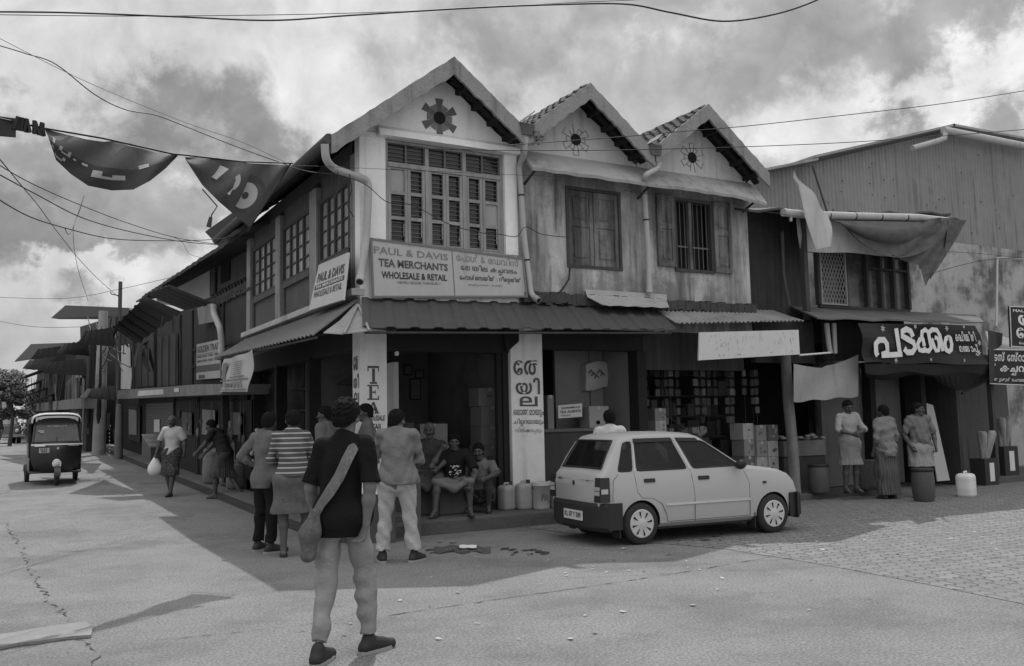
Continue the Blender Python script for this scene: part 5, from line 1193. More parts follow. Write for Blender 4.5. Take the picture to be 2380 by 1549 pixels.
for s in (-1, 1):
    mb = MB(); mb.hexa([(-.012, s * .70, .555), (-.012, s * .535, .555), (.13, s * .535, .555), (.13, s * .71, .555), (.0, s * .69, .86), (.0, s * .56, .86), (.13, s * .56, .86), (.13, s * .705, .86)] if s < 0 else [(-.012, .535, .555), (-.012, .70, .555), (.13, .71, .555), (.13, .535, .555), (0, .56, .86), (0, .69, .86), (.13, .705, .86), (.13, .56, .86)])
    tl = mb.build('tail_light', M('tail_lens', 0.03, 0.2, 0.2), car)
    mb = MB(); mb.box(-.018, -.01, min(s * .68, s * .56), max(s * .68, s * .56), .64, .69); mb.box(-.016, -.006, min(s * .68, s * .57), max(s * .68, s * .57), .70, .745); mb.box(0.0, .10, s * .712 - .002, s * .712 + .002, .66, .72); mb.build('lens', M('clear_lens', 0.42, 0.2, 0.2), tl)
    mb = MB(); mb.lathe((3.285, s * .42, .64), [(.0, .03), (.07, .025), (.09, 0)], 16, axis=(1, 0, 0.15)); mb.build('headlight', M('headlamp', 0.6, 0.15, .1), car)
mb = MB(); mb.box(-.088, -.074, -.34, .16, .31, .43); pl = mb.build('number_plate', M('plate_white', 0.62, 0.6, 0.1), rb)
mb = MB(); write(mb, [('KL 07 Y 509', .03, .47, .03, .10, .03)], (-.088, .16, .31), (0, -1, 0), (0, 0, 1), (-1, 0, 0), lift=0.003); mb.build('lettering', ink, pl)
mb = MB(); mb.lathe((0.004, 0.02, .77), [(.0, .012), (.032, .008), (.034, 0)], 12, axis=(-1, 0, 0)); mb.build('emblem', rub, car)
mb = MB(); write(mb, [('800', 0, .10, 0, .035, .02)], (-.004, .44, .80), (0, -1, 0), (0, 0, 1), (-1, 0, 0), lift=0.008); write(mb, [('DX', 0, .06, 0, .025, .02)], (-.004, -.34, .80), (0, -1, 0), (0, 0, 1), (-1, 0, 0), lift=0.008); mb.build('badge', rub, car)
mb = MB(); mb.bar((0.01, -.5, .815), (0.01, .5, .815), .004, .004); mb.build('tailgate_seam', rub, car)
for x in (.60, 2.775):
    for s in (-1, 1):
        mb = MB(); mb.lathe((x, s * .70, .265), [(.16, 0), (.225, 0.0), (.255, -.012), (.265, -.035), (.265, -.125), (.25, -.15), (.16, -.15)], 36, axis=(0, s, 0)); w = mb.build('wheel', tyre, car)
        mb = MB(); mb.lathe((x, s * .70, .265), [(0, .016), (.03, .018), (.05, .010), (.10, .005), (.165, .008), (.178, .010), (.182, -.01)], 36, axis=(0, s, 0)); mb.build('hubcap', chrome, w)
        mb = MB()
        for k in range(8):
            a = k * math.pi / 4 + .2; d = V((math.cos(a), 0, math.sin(a))); e = V((-d.z, 0, d.x)); c = V((x, s * .7125, .265))
            mb.add([c + d * .075 - e * .003, c + d * .152 - e * .014, c + d * .152 + e * .014, c + d * .075 + e * .003], [(0, 1, 2, 3), (3, 2, 1, 0)])
        mb.build('hubcap_slots', rub, w)
    for s in (-1, 1):
        mb = MB(); mb.lathe((x, s * .64, .265), [(.0, .0), (.29, 0), (.29, .004)], 24, axis=(0, -s, 0)); mb.build('wheel_well', rub, car) if False else None
        mb = MB(); mb.box(x - .33, x - .315, s * .60 - .09, s * .60 + .09, .10, .30); mb.build('mudflap', rub, car)
mb = MB(); mb.box(.2, 3.1, -.6, .6, .17, .24); mb.tube([(.0, .35, .22), (.5, .35, .2)], .025, 8); mb.build('underbody', rub, car)
mb = MB(); mb.lathe((2.16, -.80, .955), [(0, -.07), (.045, -.06), (.06, 0), (.05, .05), (0, .06)], 12, axis=(1, .2, 0), sy=1.3); mb.bar((2.19, -.66, .93), (2.17, -.78, .94), .05, .03); mb.build('door_mirror', rub, car)
mb = MB(); mb.tube([(1.62, -.53, 1.36), (1.12, -.50, 1.66)], .004, 6); mb.build('aerial', wire, car)
car.scale = (.935, .965, .965); car.location = (1.97, -2.42, 0.0); car.rotation_euler = (0, 0, -.092)

# auto rickshaw, facing +y of its own frame
rk = local('auto_rickshaw', 'black three-wheeled auto rickshaw with a pale canopy rim coming down the side street', 'rickshaw')
rp = M('rickshaw_black', 0.022, 0.35, 0.15, 3, 0, spec=0.5)
cv = M('canopy_black', 0.03, 0.9, 0.3, 4, 0.2, 20); cvl = M('canopy_rim', 0.42, 0.8, 0.15, 4)
def sect(y, lev): return [[(sx * hw, y + dy, z) for sx in (-1, -.8, -.4, 0, .4, .8, 1)] for z, hw, dy in lev]
lv = [(.27, .40, -.10), (.34, .50, -.02), (.55, .585, .04), (.80, .60, .05), (.96, .60, .03), (1.0, .58, -.02)]
P = [[(sx * hw, 1.02 + dy - .22 * abs(sx) ** 2.2, z) for sx in (-1, -.85, -.6, -.3, 0, .3, .6, .85, 1)] for z, hw, dy in lv]
mb = MB(); mb.grid(P[::-1], (0, -0.03, 0), sm=True); bd = mb.build('front_panel', rp, rk)
mb = MB(); mb.box(-.60, .60, -1.15, -.35, .30, .98); mb.box(-.62, -.58, -.35, .55, .30, .62); mb.box(.58, .62, -.35, .55, .30, .62); mb.box(-.6, .6, -.35, .85, .27, .32); mb.build('body', rp, rk, bevel=.03)
mb = MB(); mb.box(-.55, .55, -.95, -.4, .55, .75); mb.box(-.55, .55, -1.0, -.9, .75, 1.15); mb.box(-.2, .2, .05, .4, .6, .7); mb.build('seat', M('seat_vinyl', 0.05, 0.5), rk)
mb = MB()
for s in (-1, 1): mb.bar((s * .56, .92, .98), (s * .50, .74, 1.48), .05, .05); mb.bar((s * .58, -.3, .9), (s * .56, -.3, 1.5), .05, .05)
mb.bar((-.50, .74, 1.47), (.50, .74, 1.47), .05, .05); mb.bar((-.56, .93, 1.0), (.56, .93, 1.0), .05, .05); ws = mb.build('windscreen_frame', rp, rk)
mb = MB(); mb.hexa([(-.53, .93, 1.02), (.53, .93, 1.02), (.53, .92, 1.02), (-.53, .92, 1.02), (-.475, .765, 1.45), (.475, .765, 1.45), (.475, .755, 1.45), (-.475, .755, 1.45)]); mb.build('windscreen', M('rickshaw_glass', 0.06, 0.08, 0.5, 3, 0, spec=.6), ws)
mb = MB(); write(mb, [('അയ~യപ_പൻ', .30, .78, .36, .405, .01)], (-.53, .94, 1.03), (1, 0, 0), (0, -.36, .93), (0, .93, .36), lift=.005)
mb.v = [(-x, y, z) for x, y, z in mb.v]; mb.box(.30, .44, .875, .88, 1.27, 1.29); mb.box(.30, .40, .872, .877, 1.235, 1.25); mb.build('painted_letters', inkw, ws)
mb = MB(); mb.tube([(0.02, .945, 1.02), (0.0, .90, 1.14)], .008, 6); mb.build('wiper', wire, ws)
def arch(y, hw, zt, n=13): return [(hw * math.copysign(abs(math.cos(math.pi - math.pi * j / (n - 1))) ** .55, math.cos(math.pi - math.pi * j / (n - 1))), y, 1.47 + (zt - 1.47) * math.sin(math.pi * j / (n - 1)) ** .6) for j in range(n)]
mb = MB(); mb.grid([arch(.80, .56, 1.66), arch(.5, .60, 1.70), arch(0, .61, 1.71), arch(-.7, .61, 1.70), arch(-1.15, .58, 1.62)], (0, 0, -.02), sm=True); mb.prism([(-.6, -1.17, .9), (.6, -1.17, .9), (.56, -1.16, 1.6), (-.56, -1.16, 1.6)], (0, .03, 0)); mb.box(-.61, -.585, -1.15, -.3, .98, 1.52); mb.box(.585, .61, -1.15, -.3, .98, 1.52); cn = mb.build('canopy', cv, rk)
mb = MB(); mb.grid([[(x * 1.01, y + .05, z + .012) for x, y, z in arch(.80, .56, 1.67)], [(x * 1.01, y, z + .02) for x, y, z in arch(.62, .59, 1.70)]], (0, 0, -.015), sm=True); mb.grid([[(x, .865, 1.49 + .10 * (1 - (abs(x) / .5) ** 4)) for x in [(-.5 + .1 * k) for k in range(11)]], [(x, .84, 1.60 + .04 * (1 - (abs(x) / .5) ** 4)) for x in [(-.5 + .1 * k) for k in range(11)]]], (0, -.01, 0)); mb.build('canopy_rim', cvl, cn)
mb = MB()
for k in range(13): x = -.42 + .07 * k; mb.bar((x, .872, 1.55), (x + .05, .872, 1.50), .004, .03)
mb.build('rim_stripes', rp, cn)
mb = MB(); mb.bar((-.60, 1.04, .955), (.60, 1.04, .955), .035, .035); mb.bar((-.5, 1.06, .93), (-.25, 1.08, .93), .02, .03); mb.bar((.28, 1.08, .93), (.52, 1.06, .93), .02, .03); mb.build('chrome_bar', M('bright_chrome', 0.75, 0.18, 0, 3, 0, metal=0.9), bd)
mb = MB(); mb.lathe((0, 1.075, .50), [(0, .05), (.06, .045), (.085, .02), (.09, 0)], 18, axis=(0, 1, 0)); mb.build('headlight', M('headlamp', 0.6), bd)
mb = MB(); mb.lathe((0, 1.06, .50), [(.10, 0), (.115, .04), (.10, .05)], 18, axis=(0, 1, 0)); mb.build('headlight_ring', M('bright_chrome', 0.75), bd)
mb = MB(); mb.box(.18, .42, 1.065, 1.075, .76, .88); pl = mb.build('number_plate', M('plate_grey', 0.42, 0.6), bd)
mb = MB(); write(mb, [('KL 8 A', .03, .20, .065, .11, .03), ('4074', .05, .18, .012, .055, .03)], (.42, 1.076, .76), (-1, 0, 0), (0, 0, 1), (0, 1, 0), lift=.003); mb.build('lettering', ink, pl)
mb = MB(); mb.lathe((-.02, 1.07, .86), [(0, .01), (.03, 0)], 8, axis=(0, 1, 0)); mb.build('badge', chrome, bd)
mb = MB(); mb.lathe((0, 1.15, .20), [(.1, -.05), (.19, -.055), (.205, -.03), (.205, .03), (.19, .055), (.1, .05)], 24, axis=(1, 0, 0)); fw = mb.build('wheel', tyre, rk)
mb = MB(); mb.grid([[(s, 1.15 + .235 * math.cos(a), .20 + .235 * math.sin(a)) for s in (-.075, 0, .075)] for a in [(.05 + .3 * k) for k in range(10)]], (0, 0, .012), sm=True); mb.bar((0, 1.05, .2), (0, 1.0, .5), .08, .05); mb.build('mudguard', rp, rk)
for s in (-1, 1):
    mb = MB(); mb.lathe((s * .60, -.72, .20), [(.1, -.05), (.19, -.055), (.205, -.03), (.205, .03), (.19, .055), (.1, .05)], 24, axis=(1, 0, 0)); mb.build('wheel', tyre, rk)
    mb = MB(); mb.grid([[(s * .60 + q, -.72 + .25 * math.cos(a), .20 + .25 * math.sin(a)) for q in (-.08, .08)] for a in [(.0 + .32 * k) for k in range(10)]], (0, 0, .012), sm=True); mb.build('mudguard', rp, rk)
    mb = MB(); mb.bar((s * .58, .85, 1.15), (s * .70, .86, 1.24), .015, .015); mb.obox((s * .71, .87, 1.25), (.05, 0, 0), (0, .012, 0), (0, 0, .07)); mb.build('mirror', rp, rk)
q = Gp(112, 1118); rk.location = (-3.25, 13.2, gz(-3.25, 13.2)); rk.rotation_euler = (0, 0, math.pi + 0.02); rk.scale = (0.92, 1, 1)

# ================================================================ goods, buckets, boxes
cart = M('carton', 0.22, 0.85, 0.15, 2.5, 0.06, 30); cart2 = M('carton_pale', 0.34, 0.85, 0.15, 2.5, 0.06, 30); cart3 = M('carton_dark', 0.13, 0.85, 0.2, 2.5, 0.06)
tape = M('parcel_tape', 0.42, 0.4, 0.1)
def carton(name, label, c, sx, sy2, sz, rz=0.0, mat=cart, group=None, mark=0, cat='box'):
    o = local(name, label, cat, group); mb = MB(); mb.box(-sx / 2, sx / 2, -sy2 / 2, sy2 / 2, 0, sz); b = mb.build('carton', mat, o, bevel=0.006)
    mb = MB(); mb.box(-.025, .025, -sy2 / 2 - .002, sy2 / 2 + .002, sz - .05, sz + .002); mb.build('tape', tape, o)
    if mark:
        mb = MB()
        for k in range(mark): x = rnd(-sx * .35, sx * .2); z = sz * rnd(.15, .6); mb.box(x, x + sx * rnd(.1, .3), -sy2 / 2 - .0025, -sy2 / 2, z, z + sz * rnd(.06, .2))
        mb.build('print', cart3 if mat is not cart3 else cart2, o)
    return place(o, c, rz)
def stackpos(px, py, Y): p = Yp(px, py, Y); return p.x
h = 0.0
zz = 0.2; x = stackpos(1130, 1000, 0.95)
for k in range(6):
    hh = (.32, .30, .33, .31, .32, .30)[k]
    carton('carton_box', '%s brown carton of the tall stack behind the two sitting men' % ('lowest', 'second', 'third', 'fourth', 'fifth', 'topmost')[k], (x + rnd(-.02, .02), 0.95, zz), .40, .40, hh - .004, rnd(-.06, .06), cart, 'cartons stacked inside the tea shop', 1); zz += hh
zz = 0.2; x = stackpos(1008, 1000, 0.9)
for k in range(4):
    hh = .33
    carton('carton_box', '%s carton of the shorter stack behind the man in pale trousers' % ('lowest', 'second', 'third', 'topmost')[k], (x + rnd(-.03, .03) - .05 * (k > 1), 0.9, zz), .46, .36, hh - .004, rnd(-.06, .06), cart, 'cartons stacked inside the tea shop', 1); zz += hh
carton('carton_box', 'low wide carton just behind the curly-haired sitting man', (stackpos(1050, 1080, .7), .7, .2), .42, .3, .62, 0, cart3)
for k, (px, py, w2_, hh) in enumerate([(948, 860, .16, .2), (975, 870, .18, .16), (1010, 855, .2, .34), (965, 905, .22, .4), (1095, 840, .28, .12)]):
    p = Yp(px, py, 3.38); o = thing('framed_picture', '%s framed picture on the dim back wall of the tea shop' % ('small square', 'tiny', 'tall upright', 'large dark', 'broad low')[k], 'picture', p)
    mb = MB(); mb.box(p.x - w2_ / 2, p.x + w2_ / 2, 3.37, 3.395, p.z - hh / 2, p.z + hh / 2); mb.build('frame', black, o); mb = MB(); mb.box(p.x - w2_ / 2 + .02, p.x + w2_ / 2 - .02, 3.362, 3.372, p.z - hh / 2 + .02, p.z + hh / 2 - .02); mb.build('print', M('picture_print', 0.18, 0.6, .3), o)
p = Yp(922, 820, 0.1); mb = MB(); mb.lathe(p, [(0, -.05), (.03, -.04), (.035, 0), (.02, .03), (.015, .06)], 12); mb.tube([p + V((0, 0, .05)), (p.x, p.y, 2.58)], .006, 6); mb.build('hanging_bulb', M('bulb_white', 0.7, 0.3), label='small white bulb hanging below the beam beside the TEA pillar', cat='bulb')
# counter of the second shop
o = thing('shop_counter', 'dark panelled counter of the shop behind the car', 'counter', (3.9, 0.45, 0.2))
mb = MB(); mb.box(3.05, 4.55, 0.4, 0.75, 0.2, 1.34); mb.build('front', M('counter_dark', 0.05, 0.6, 0.3, 2, streak=.3), o); mb = MB(); mb.box(3.03, 4.6, 0.36, 0.80, 1.34, 1.39); mb.build('top', M('counter_top', 0.12, 0.6), o)
p = Yp(1325, 972, .42); cs = [Yp(1298, 973, .42), Yp(1353, 969, .42), Yp(1353, 938, .44), Yp(1297, 943, .44)]
o = board('counter_sign', 'small white KANNAMALLAI name card on the dark shop counter', 'sign', cs, (0, -1, 0), M('card_white', 0.62, 0.6, .06), None, .01)
mb = MB(); write4(mb, [('KANNAMALLAI', .14, .88, .68, .84, .02), ('TEA AGENTS', .06, .94, .36, .56, .02), ('THRISSUR', .1, .5, .12, .24)], cs, (0, -1, 0)); mb.build('lettering', ink, o)
carton('carton_box', 'square carton standing on the dark shop counter', (stackpos(1383, 960, .55), .58, 1.39), .40, .3, .36, 0, cart2, None, 2)
for k, (px, hh) in enumerate(((1276, .55), (1283, .32))): carton('carton_box', ('tall narrow carton' , 'short narrow carton')[k] + ' on the counter beside the lettered second pillar', (stackpos(px, 960, .5), .5 + .16 * k, 1.39), .12, .12, hh, 0, cart, None, 0)
o = MB(); g = []
for k in range(9):
    f = k / 8; g.append([Yp(1362 + 62 * f, 848 - 8 * math.sin(f * 3.1) + (60 + 6 * math.sin(f * 5)) * j / 6, 0.9 - .08 * math.sin(f * 3.1) * math.sin(j / 6 * 3.1)) for j in range(7)])
o.grid(g, (0, .15, 0), sm=True); bg2 = o.build('hanging_bag', M('plastic_bag', 0.46, 0.5, .15, 4, .1, 12), label='crumpled white printed bag hanging above the shop counter', cat='bag')
mb = MB()
for k in range(5): a = Yp(1368 + 7 * k, 868 + 6 * (k % 3), .80); mb.tube([a, a + V((.05, 0, .06)), a + V((.09, 0, .01))], .012, 5)
mb.build('print', cart3, bg2)
# box shop
zz = 0.2
def pile(lab, px, Y, z0, n, w, hh, grp, mats, mk=3):
    z = z0
    for k in range(n):
        carton('carton_box', lab % ('lowest', 'second', 'third', 'fourth', 'fifth')[k], (stackpos(px, 1050, Y) + rnd(-.02, .02), Y, z), w, .34, hh - .004, rnd(-.04, .04), mats[k % len(mats)], grp, mk); z += hh
gp = 'printed cartons stacked in the box shop behind the car'
pile('%s carton of the left column of the pile behind the car bonnet', 1727, 0.35, .2, 4, .26, .30, gp, (cart, cart3, cart, cart2))
pile('%s carton of the middle column of the pile behind the car bonnet', 1756, 0.28, .2, 4, .25, .29, gp, (cart2, cart2, cart, cart))
pile('%s carton of the right column of the pile behind the car bonnet', 1783, 0.24, .2, 4, .24, .29, gp, (cart, cart2, cart2, cart3))
pile('%s small carton of the thin stack beside the black door post', 1525, 0.5, .65, 5, .24, .21, gp, (cart3, cart2, cart2, cart2, cart), 3)
o = thing('display_table', 'low dark display table heaped with packets inside the box shop', 'table', (6.4, .9, .2)); mb = MB(); mb.box(5.5, 7.0, .7, 1.3, .2, 1.15); mb.build('table_body', M('table_dark', .04), o)
mb = MB()
for k in range(60): c = V((rnd(5.55, 6.95), rnd(.68, 1.2), 1.17 + rnd(0, .14))); mb.obox(c, V((rnd(.04, .1), rnd(-.02, .02), 0)), (0, .06, 0), V((rnd(-.01, .01), 0, rnd(.02, .06))), k % 3)
mb.build('packets', [cart3, cart, M('packet_grey', .2, .5)], o)
mb = MB()
for z in (.75, 1.15, 1.55, 1.95, 2.35):
    x = 5.12
    while x < 8.1:
        w_ = rnd(.08, .26); hh = rnd(.14, .34)
        if rnd(0, 1) < .62: mb.box(x, x + w_ - .012, 1.55 + rnd(0, .1), 1.95, z + .002, z + hh, int(rnd(0, 3)))
        x += w_
    mb.box(5.05, 8.15, 1.5, 2.0, z - .025, z, 0)
for k in range(26):
    x = rnd(5.2, 8.05); y = rnd(.25, .9); zt_ = 2.5
    mb.box(x - .003, x + .003, y, y + .006, 1.3, zt_, 0)
    for q in range(int(rnd(3, 7))): z = zt_ - .12 - q * .17; mb.box(x - rnd(.03, .06), x + rnd(.03, .06), y - .012, y + .018, z - .12, z, int(rnd(0, 3)))
tag(mb.build('hanging_packets', [M('packet_dim', .05), cart3, M('packet_mid', .065)]), 'dim packets hanging in strings in the dark box shop', 'packets', kind='stuff')
# buckets and jerrycans on the step
def jerrycan(label, c, w, d, hh, mat, rz=0, group=None):
    o = local('jerrycan', label, 'jerrycan', group); mb = MB()
    pr = [(.0, 0), (.86, 0), (.97, .04), (1, .12), (.985, .3), (1, .34), (.985, .38), (1, .62), (.985, .66), (1, .70), (.98, .84), (.88, .93), (.60, .97)]
    n = 28; vs = []
    for r, z in pr:
        for j in range(n):
            a = 2 * math.pi * j / n; cx = math.copysign(abs(math.cos(a)) ** .55, math.cos(a)); cy = math.copysign(abs(math.sin(a)) ** .55, math.sin(a)); vs.append((cx * r * w / 2, cy * r * d / 2, z * hh))
    k = len(pr); mb.add(vs, [(i * n + j, i * n + (j + 1) % n, (i + 1) * n + (j + 1) % n, (i + 1) * n + j) for i in range(k - 1) for j in range(n)] + [tuple((k - 1) * n + j for j in range(n))], 0, True); mb.build('can', mat, o)
    mb = MB(); mb.tube([(-w * .18, 0, hh * .95), (-w * .16, 0, hh * 1.04), (w * .14, 0, hh * 1.04), (w * .16, 0, hh * .95)], .018, 8); mb.build('handle', mat, o)
    mb = MB(); mb.lathe((w * .30, 0, hh * .95), [(.035, 0), (.035, .06), (.0, .06)], 14); mb.build('cap', rub, o)
    return place(o, c, rz)
canm = M('milky_plastic', 0.34, 0.5, 0.2, 3, 0.03, 20, streak=.2); canw = M('white_plastic', 0.62, 0.45, 0.1, 3, .03)
def onstep(px, py, z): return Zp(px, py, z)
jerrycan('dull milky jerrycan next to the squatting man', onstep(1178, 1185, .2), .24, .24, .38, canm, .2, 'cans and buckets on the front step')
jerrycan('dull milky jerrycan between the other can and the printed bucket', onstep(1218, 1184, .2), .24, .22, .40, canm, -.1, 'cans and buckets on the front step')
def bucket(label, c, r, hh, mat, prn=True):
    o = local('paint_bucket', label, 'bucket', 'cans and buckets on the front step'); mb = MB(); mb.lathe((0, 0, 0), [(0, 0), (r * .86, 0), (r * .88, .02), (r, hh * .86), (r * 1.05, hh * .87), (r * 1.05, hh * .91), (r * 1.0, hh * .92), (r * 1.04, hh * .97), (r * .98, hh), (0, hh * .99)], 32); mb.build('pail', mat, o)
    mb = MB(); mb.tube([(-r * 1.05, 0, hh * .88)] + [(r * 1.08 * math.sin(a), -r * .25 * math.cos(a), hh * (.88 - .32 * math.cos(a))) for a in [(-1.4 + .28 * k) for k in range(11)]] + [(r * 1.05, 0, hh * .88)], .005, 6); mb.build('handle', wire, o)
    if prn:
        mb = MB()
        for k in range(7):
            a0 = -math.pi / 2 - .5 + .16 * k; z0 = hh * rnd(.2, .5); z1 = z0 + hh * rnd(.08, .25); f = r * .97 + .004; mb.add([(f * math.cos(a0), f * math.sin(a0), z0), (f * math.cos(a0 + .13), f * math.sin(a0 + .13), z0), (f * math.cos(a0 + .13), f * math.sin(a0 + .13), z1), (f * math.cos(a0), f * math.sin(a0), z1)], [(0, 1, 2, 3)])
        mb.build('label_print', M('bucket_print', .16, .6, .4), o)
    return place(o, c)
bucket('white lidded paint bucket with printed label beside the second pillar foot', onstep(1258, 1183, .2), .145, .40, M('bucket_white', .46, .5, .12, 3, .03))
bucket('plain pale bucket half hidden behind the car tail', onstep(1296, 1179, .2), .14, .40, M('bucket_white', .46), False)
# right-hand goods
def drum(label, c, r, hh, mat):
    o = local('plastic_drum', label, 'drum', 'blue-black plastic drums outside the right-hand shops'); mb = MB(); mb.lathe((0, 0, 0), [(0, 0), (r * .84, 0), (r * .9, .03), (r * 1.0, hh * .3), (r * 1.02, hh * .5), (r * 1.0, hh * .72), (r * .92, hh * .9), (r * .9, hh * .92)], 30); mb.build('barrel', mat, o)
    mb = MB(); mb.lathe((0, 0, 0), [(r * .9, hh * .90), (r * .98, hh * .91), (r * .98, hh * .99), (r * .9, hh), (0, hh)], 30); mb.build('lid', rub, o)
    return place(o, c)
drum('dark plastic drum on the paving in front of the man with folded-up cloth', Gp(2148, 1166), .185, .57, M('drum_dark', .075, .5, .2, 3)); drum('dark plastic drum beside the glass counter on the shop step', Zp(1905, 1146, .12), .19, .52, M('drum_dark', .075))
jerrycan('clean white jerrycan alone on the paving at right', Gp(2247, 1155), .34, .30, .43, canw, .3)
o = thing('glass_counter', 'glass-fronted display counter behind the dark drum', 'counter', Zp(1890, 1140, .12))
p0, p1 = Zp(1855, 1146, .12), Zp(1928, 1130, .12); y0 = -.05
mb = MB(); mb.box(8.25, 9.35, .1, .5, .12, .75); mb.build('base', M('counter_blue', .06, .7), o); mb = MB(); mb.box(8.25, 9.35, .08, .5, .76, 1.05); mb.build('glass_case', dim, o)
mb = MB()
for k in range(22): c = V((rnd(8.3, 9.3), rnd(.0, .4), rnd(1.07, 1.14))); mb.lathe(c, [(.0, -.02), (.06, 0), (.05, .03), (0, .035)], 8)
mb.build('wrapped_goods', M('plastic_wrap', .34, .35, .2), o)
o = thing('speckled_sack', 'speckled pale sack of grain against the grey panel between two standing men', 'sack', Zp(2024, 1140, .12)); c = Zp(2024, 1138, .12); mb = MB(); mb.lathe(c, [(0, 0), (.2, 0), (.22, .1), (.21, .4), (.19, .52), (.2, .55), (0, .53)], 20, sx=1.1, sy=.7); mb.build('sack', M('speckle_sack', .14, .9, .6, 40, .3, 60), o)
def bundle(label, c, s):
    o = local('broom_bundle', label, 'bundle', 'bundles of stalks standing in dark bins'); mb = MB(); mb.box(-.2 * s, .2 * s, -.15 * s, .15 * s, 0, .5 * s); mb.build('bin', M('bin_dark', .03, .7), o)
    mb = MB(); mb.box(-.06 * s, .08 * s, -.153 * s, -.15 * s, .08 * s, .42 * s); mb.build('label_card', M('card_white', .62), o)
    for k in range(5):
        a = rnd(-.35, .55); mb = MB(); b0 = V((rnd(-.1, .1) * s, 0, .35 * s)); e = b0 + V((math.sin(a) * .65 * s, rnd(-.1, .1), .65 * s)); mb.tube([b0, b0.lerp(e, .5), b0.lerp(e, .93), e], [.025 * s, .05 * s, .075 * s, .05 * s], 9); mb.build('wrapped_stalks', M('stalk_wrap', .24, .5, .3, 5, .2, 20, grain=(20, 20, 2)), o)
    return place(o, c)
bundle('larger wrapped bundle fanning from a dark bin near the white jerrycan', Gp(2290, 1128), 1.1); bundle('smaller wrapped bundle on the step at the far right', Zp(2345, 1105, .12) + V((0, .1, 0)), 1.25)
mb = MB(); p = Zp(2192, 1118, .12); mb.prism([p + V((-.18, .0, 0)), p + V((.22, 0, 0)), p + V((.12, .2, 1.55)), p + V((-.12, .2, 1.6))], (0, .02, 0)); mb.build('leaning_board', M('pale_board', .45, .7, .15, 2), label='tall pale board leaning behind the man with folded-up cloth', cat='board')
# left pavement goods
o = local('display_bin', 'wooden bin with a sloping slatted lid on the side pavement', 'bin'); mb = MB(); mb.hexa([(-.35, -.35, 0), (.35, -.35, 0), (.35, .35, 0), (-.35, .35, 0), (-.35, -.35, .45), (.35, -.35, .45), (.35, .35, .85), (-.35, .35, .85)]); mb.build('crate', M('bin_wood', .10, .8, .3, 3), o)
for k in range(3): mb = MB(); f0, f1 = k / 3 + .02, (k + 1) / 3 - .02; mb.hexa([(-.37, -.35 + .7 * f0, .46 + .4 * f0), (.37, -.35 + .7 * f0, .46 + .4 * f0), (.37, -.35 + .7 * f1, .46 + .4 * f1), (-.37, -.35 + .7 * f1, .46 + .4 * f1), (-.37, -.35 + .7 * f0, .49 + .4 * f0), (.37, -.35 + .7 * f0, .49 + .4 * f0), (.37, -.35 + .7 * f1, .49 + .4 * f1), (-.37, -.35 + .7 * f1, .49 + .4 * f1)]); mb.build('lid_slat', M('slat_pale', .30, .8, .2), o)
q = Zp(306, 1080, .42); place(o, (-.12, 18.2, gz(0, 18.2) + .12), .25)
def sack(label, c, r, hh, mat, lean=0, name='sack', cat='sack'):
    o = local(name, label, cat, 'sacks and baskets on the side pavement'); mb = MB(); mb.lathe((0, 0, 0), [(0, 0), (r * .8, 0), (r, hh * .12), (r * 1.04, hh * .4), (r * .98, hh * .72), (r * .86, hh * .9), (r * .9, hh * .97), (r * .6, hh), (0, hh * .97)], 22, axis=(lean, 0, 1)); mb.build('sack', mat, o)
    if name == 'basket':
        mb = MB()
        for k in range(60): a = rnd(0, 6.28); rr = r * rnd(0, .85); mb.lathe((rr * math.cos(a), rr * math.sin(a), hh * rnd(.95, 1.06)), [(0, -.03), (.035, 0), (0, .03)], 6)
        mb.build('contents', M('basket_contents', .3, .8, .4, 10), o)
    else: mb = MB(); mb.lathe((lean * hh, 0, hh * .96), [(r * .5, 0), (r * .3, .05), (r * .45, .12)], 12); mb.build('tied_mouth', mat, o)
    return place(o, c)
sk = M('jute_sack', .17, .9, .25, 4, .3, 60, grain=(30, 30, 30)); sw2 = M('speckled_weave', .20, .9, .6, 25, .4, 50)
yy = 8.3; zq = gz(0, yy) + .13
sack('tall pale jute sack beside the bending man', (-.05, 8.0, gz(0, 8.0) + .13), .27, .95, sk, .1)
sack('speckled woven basket between the walking man and the jute sack', (-.28, 8.8, gz(0, 8.8) + .13), .22, .72, sw2, 0, 'basket', 'basket')
sack('short slumped jute sack right behind the bending man', (-.10, 7.2, gz(0, 7.2) + .13), .23, .5, sk, .08)
o = thing('goods_rack', 'dark wooden rack crammed with small wrapped goods at the corner of the side pavement', 'rack', (-.1, 4.6, .2)); mb = MB(); mb.box(-.28, .1, 4.2, 5.0, .2, .95); mb.box(-.24, .1, 4.25, 4.95, .95, 1.0); mb.build('cabinet', M('rack_wood', .06, .8, .3), o)
mb = MB()
for k in range(46): c = V((-.3 + rnd(-.06, .15), rnd(4.2, 5.0), rnd(.35, 1.5))); mb.lathe(c, [(0, -.05), (rnd(.03, .06), -.02), (rnd(.03, .07), .03), (0, .06)], 7, k % 3)
mb.build('wrapped_goods', [M('wrap_pale', .36, .5, .3), M('wrap_mid', .16, .5, .3), cart3], o)
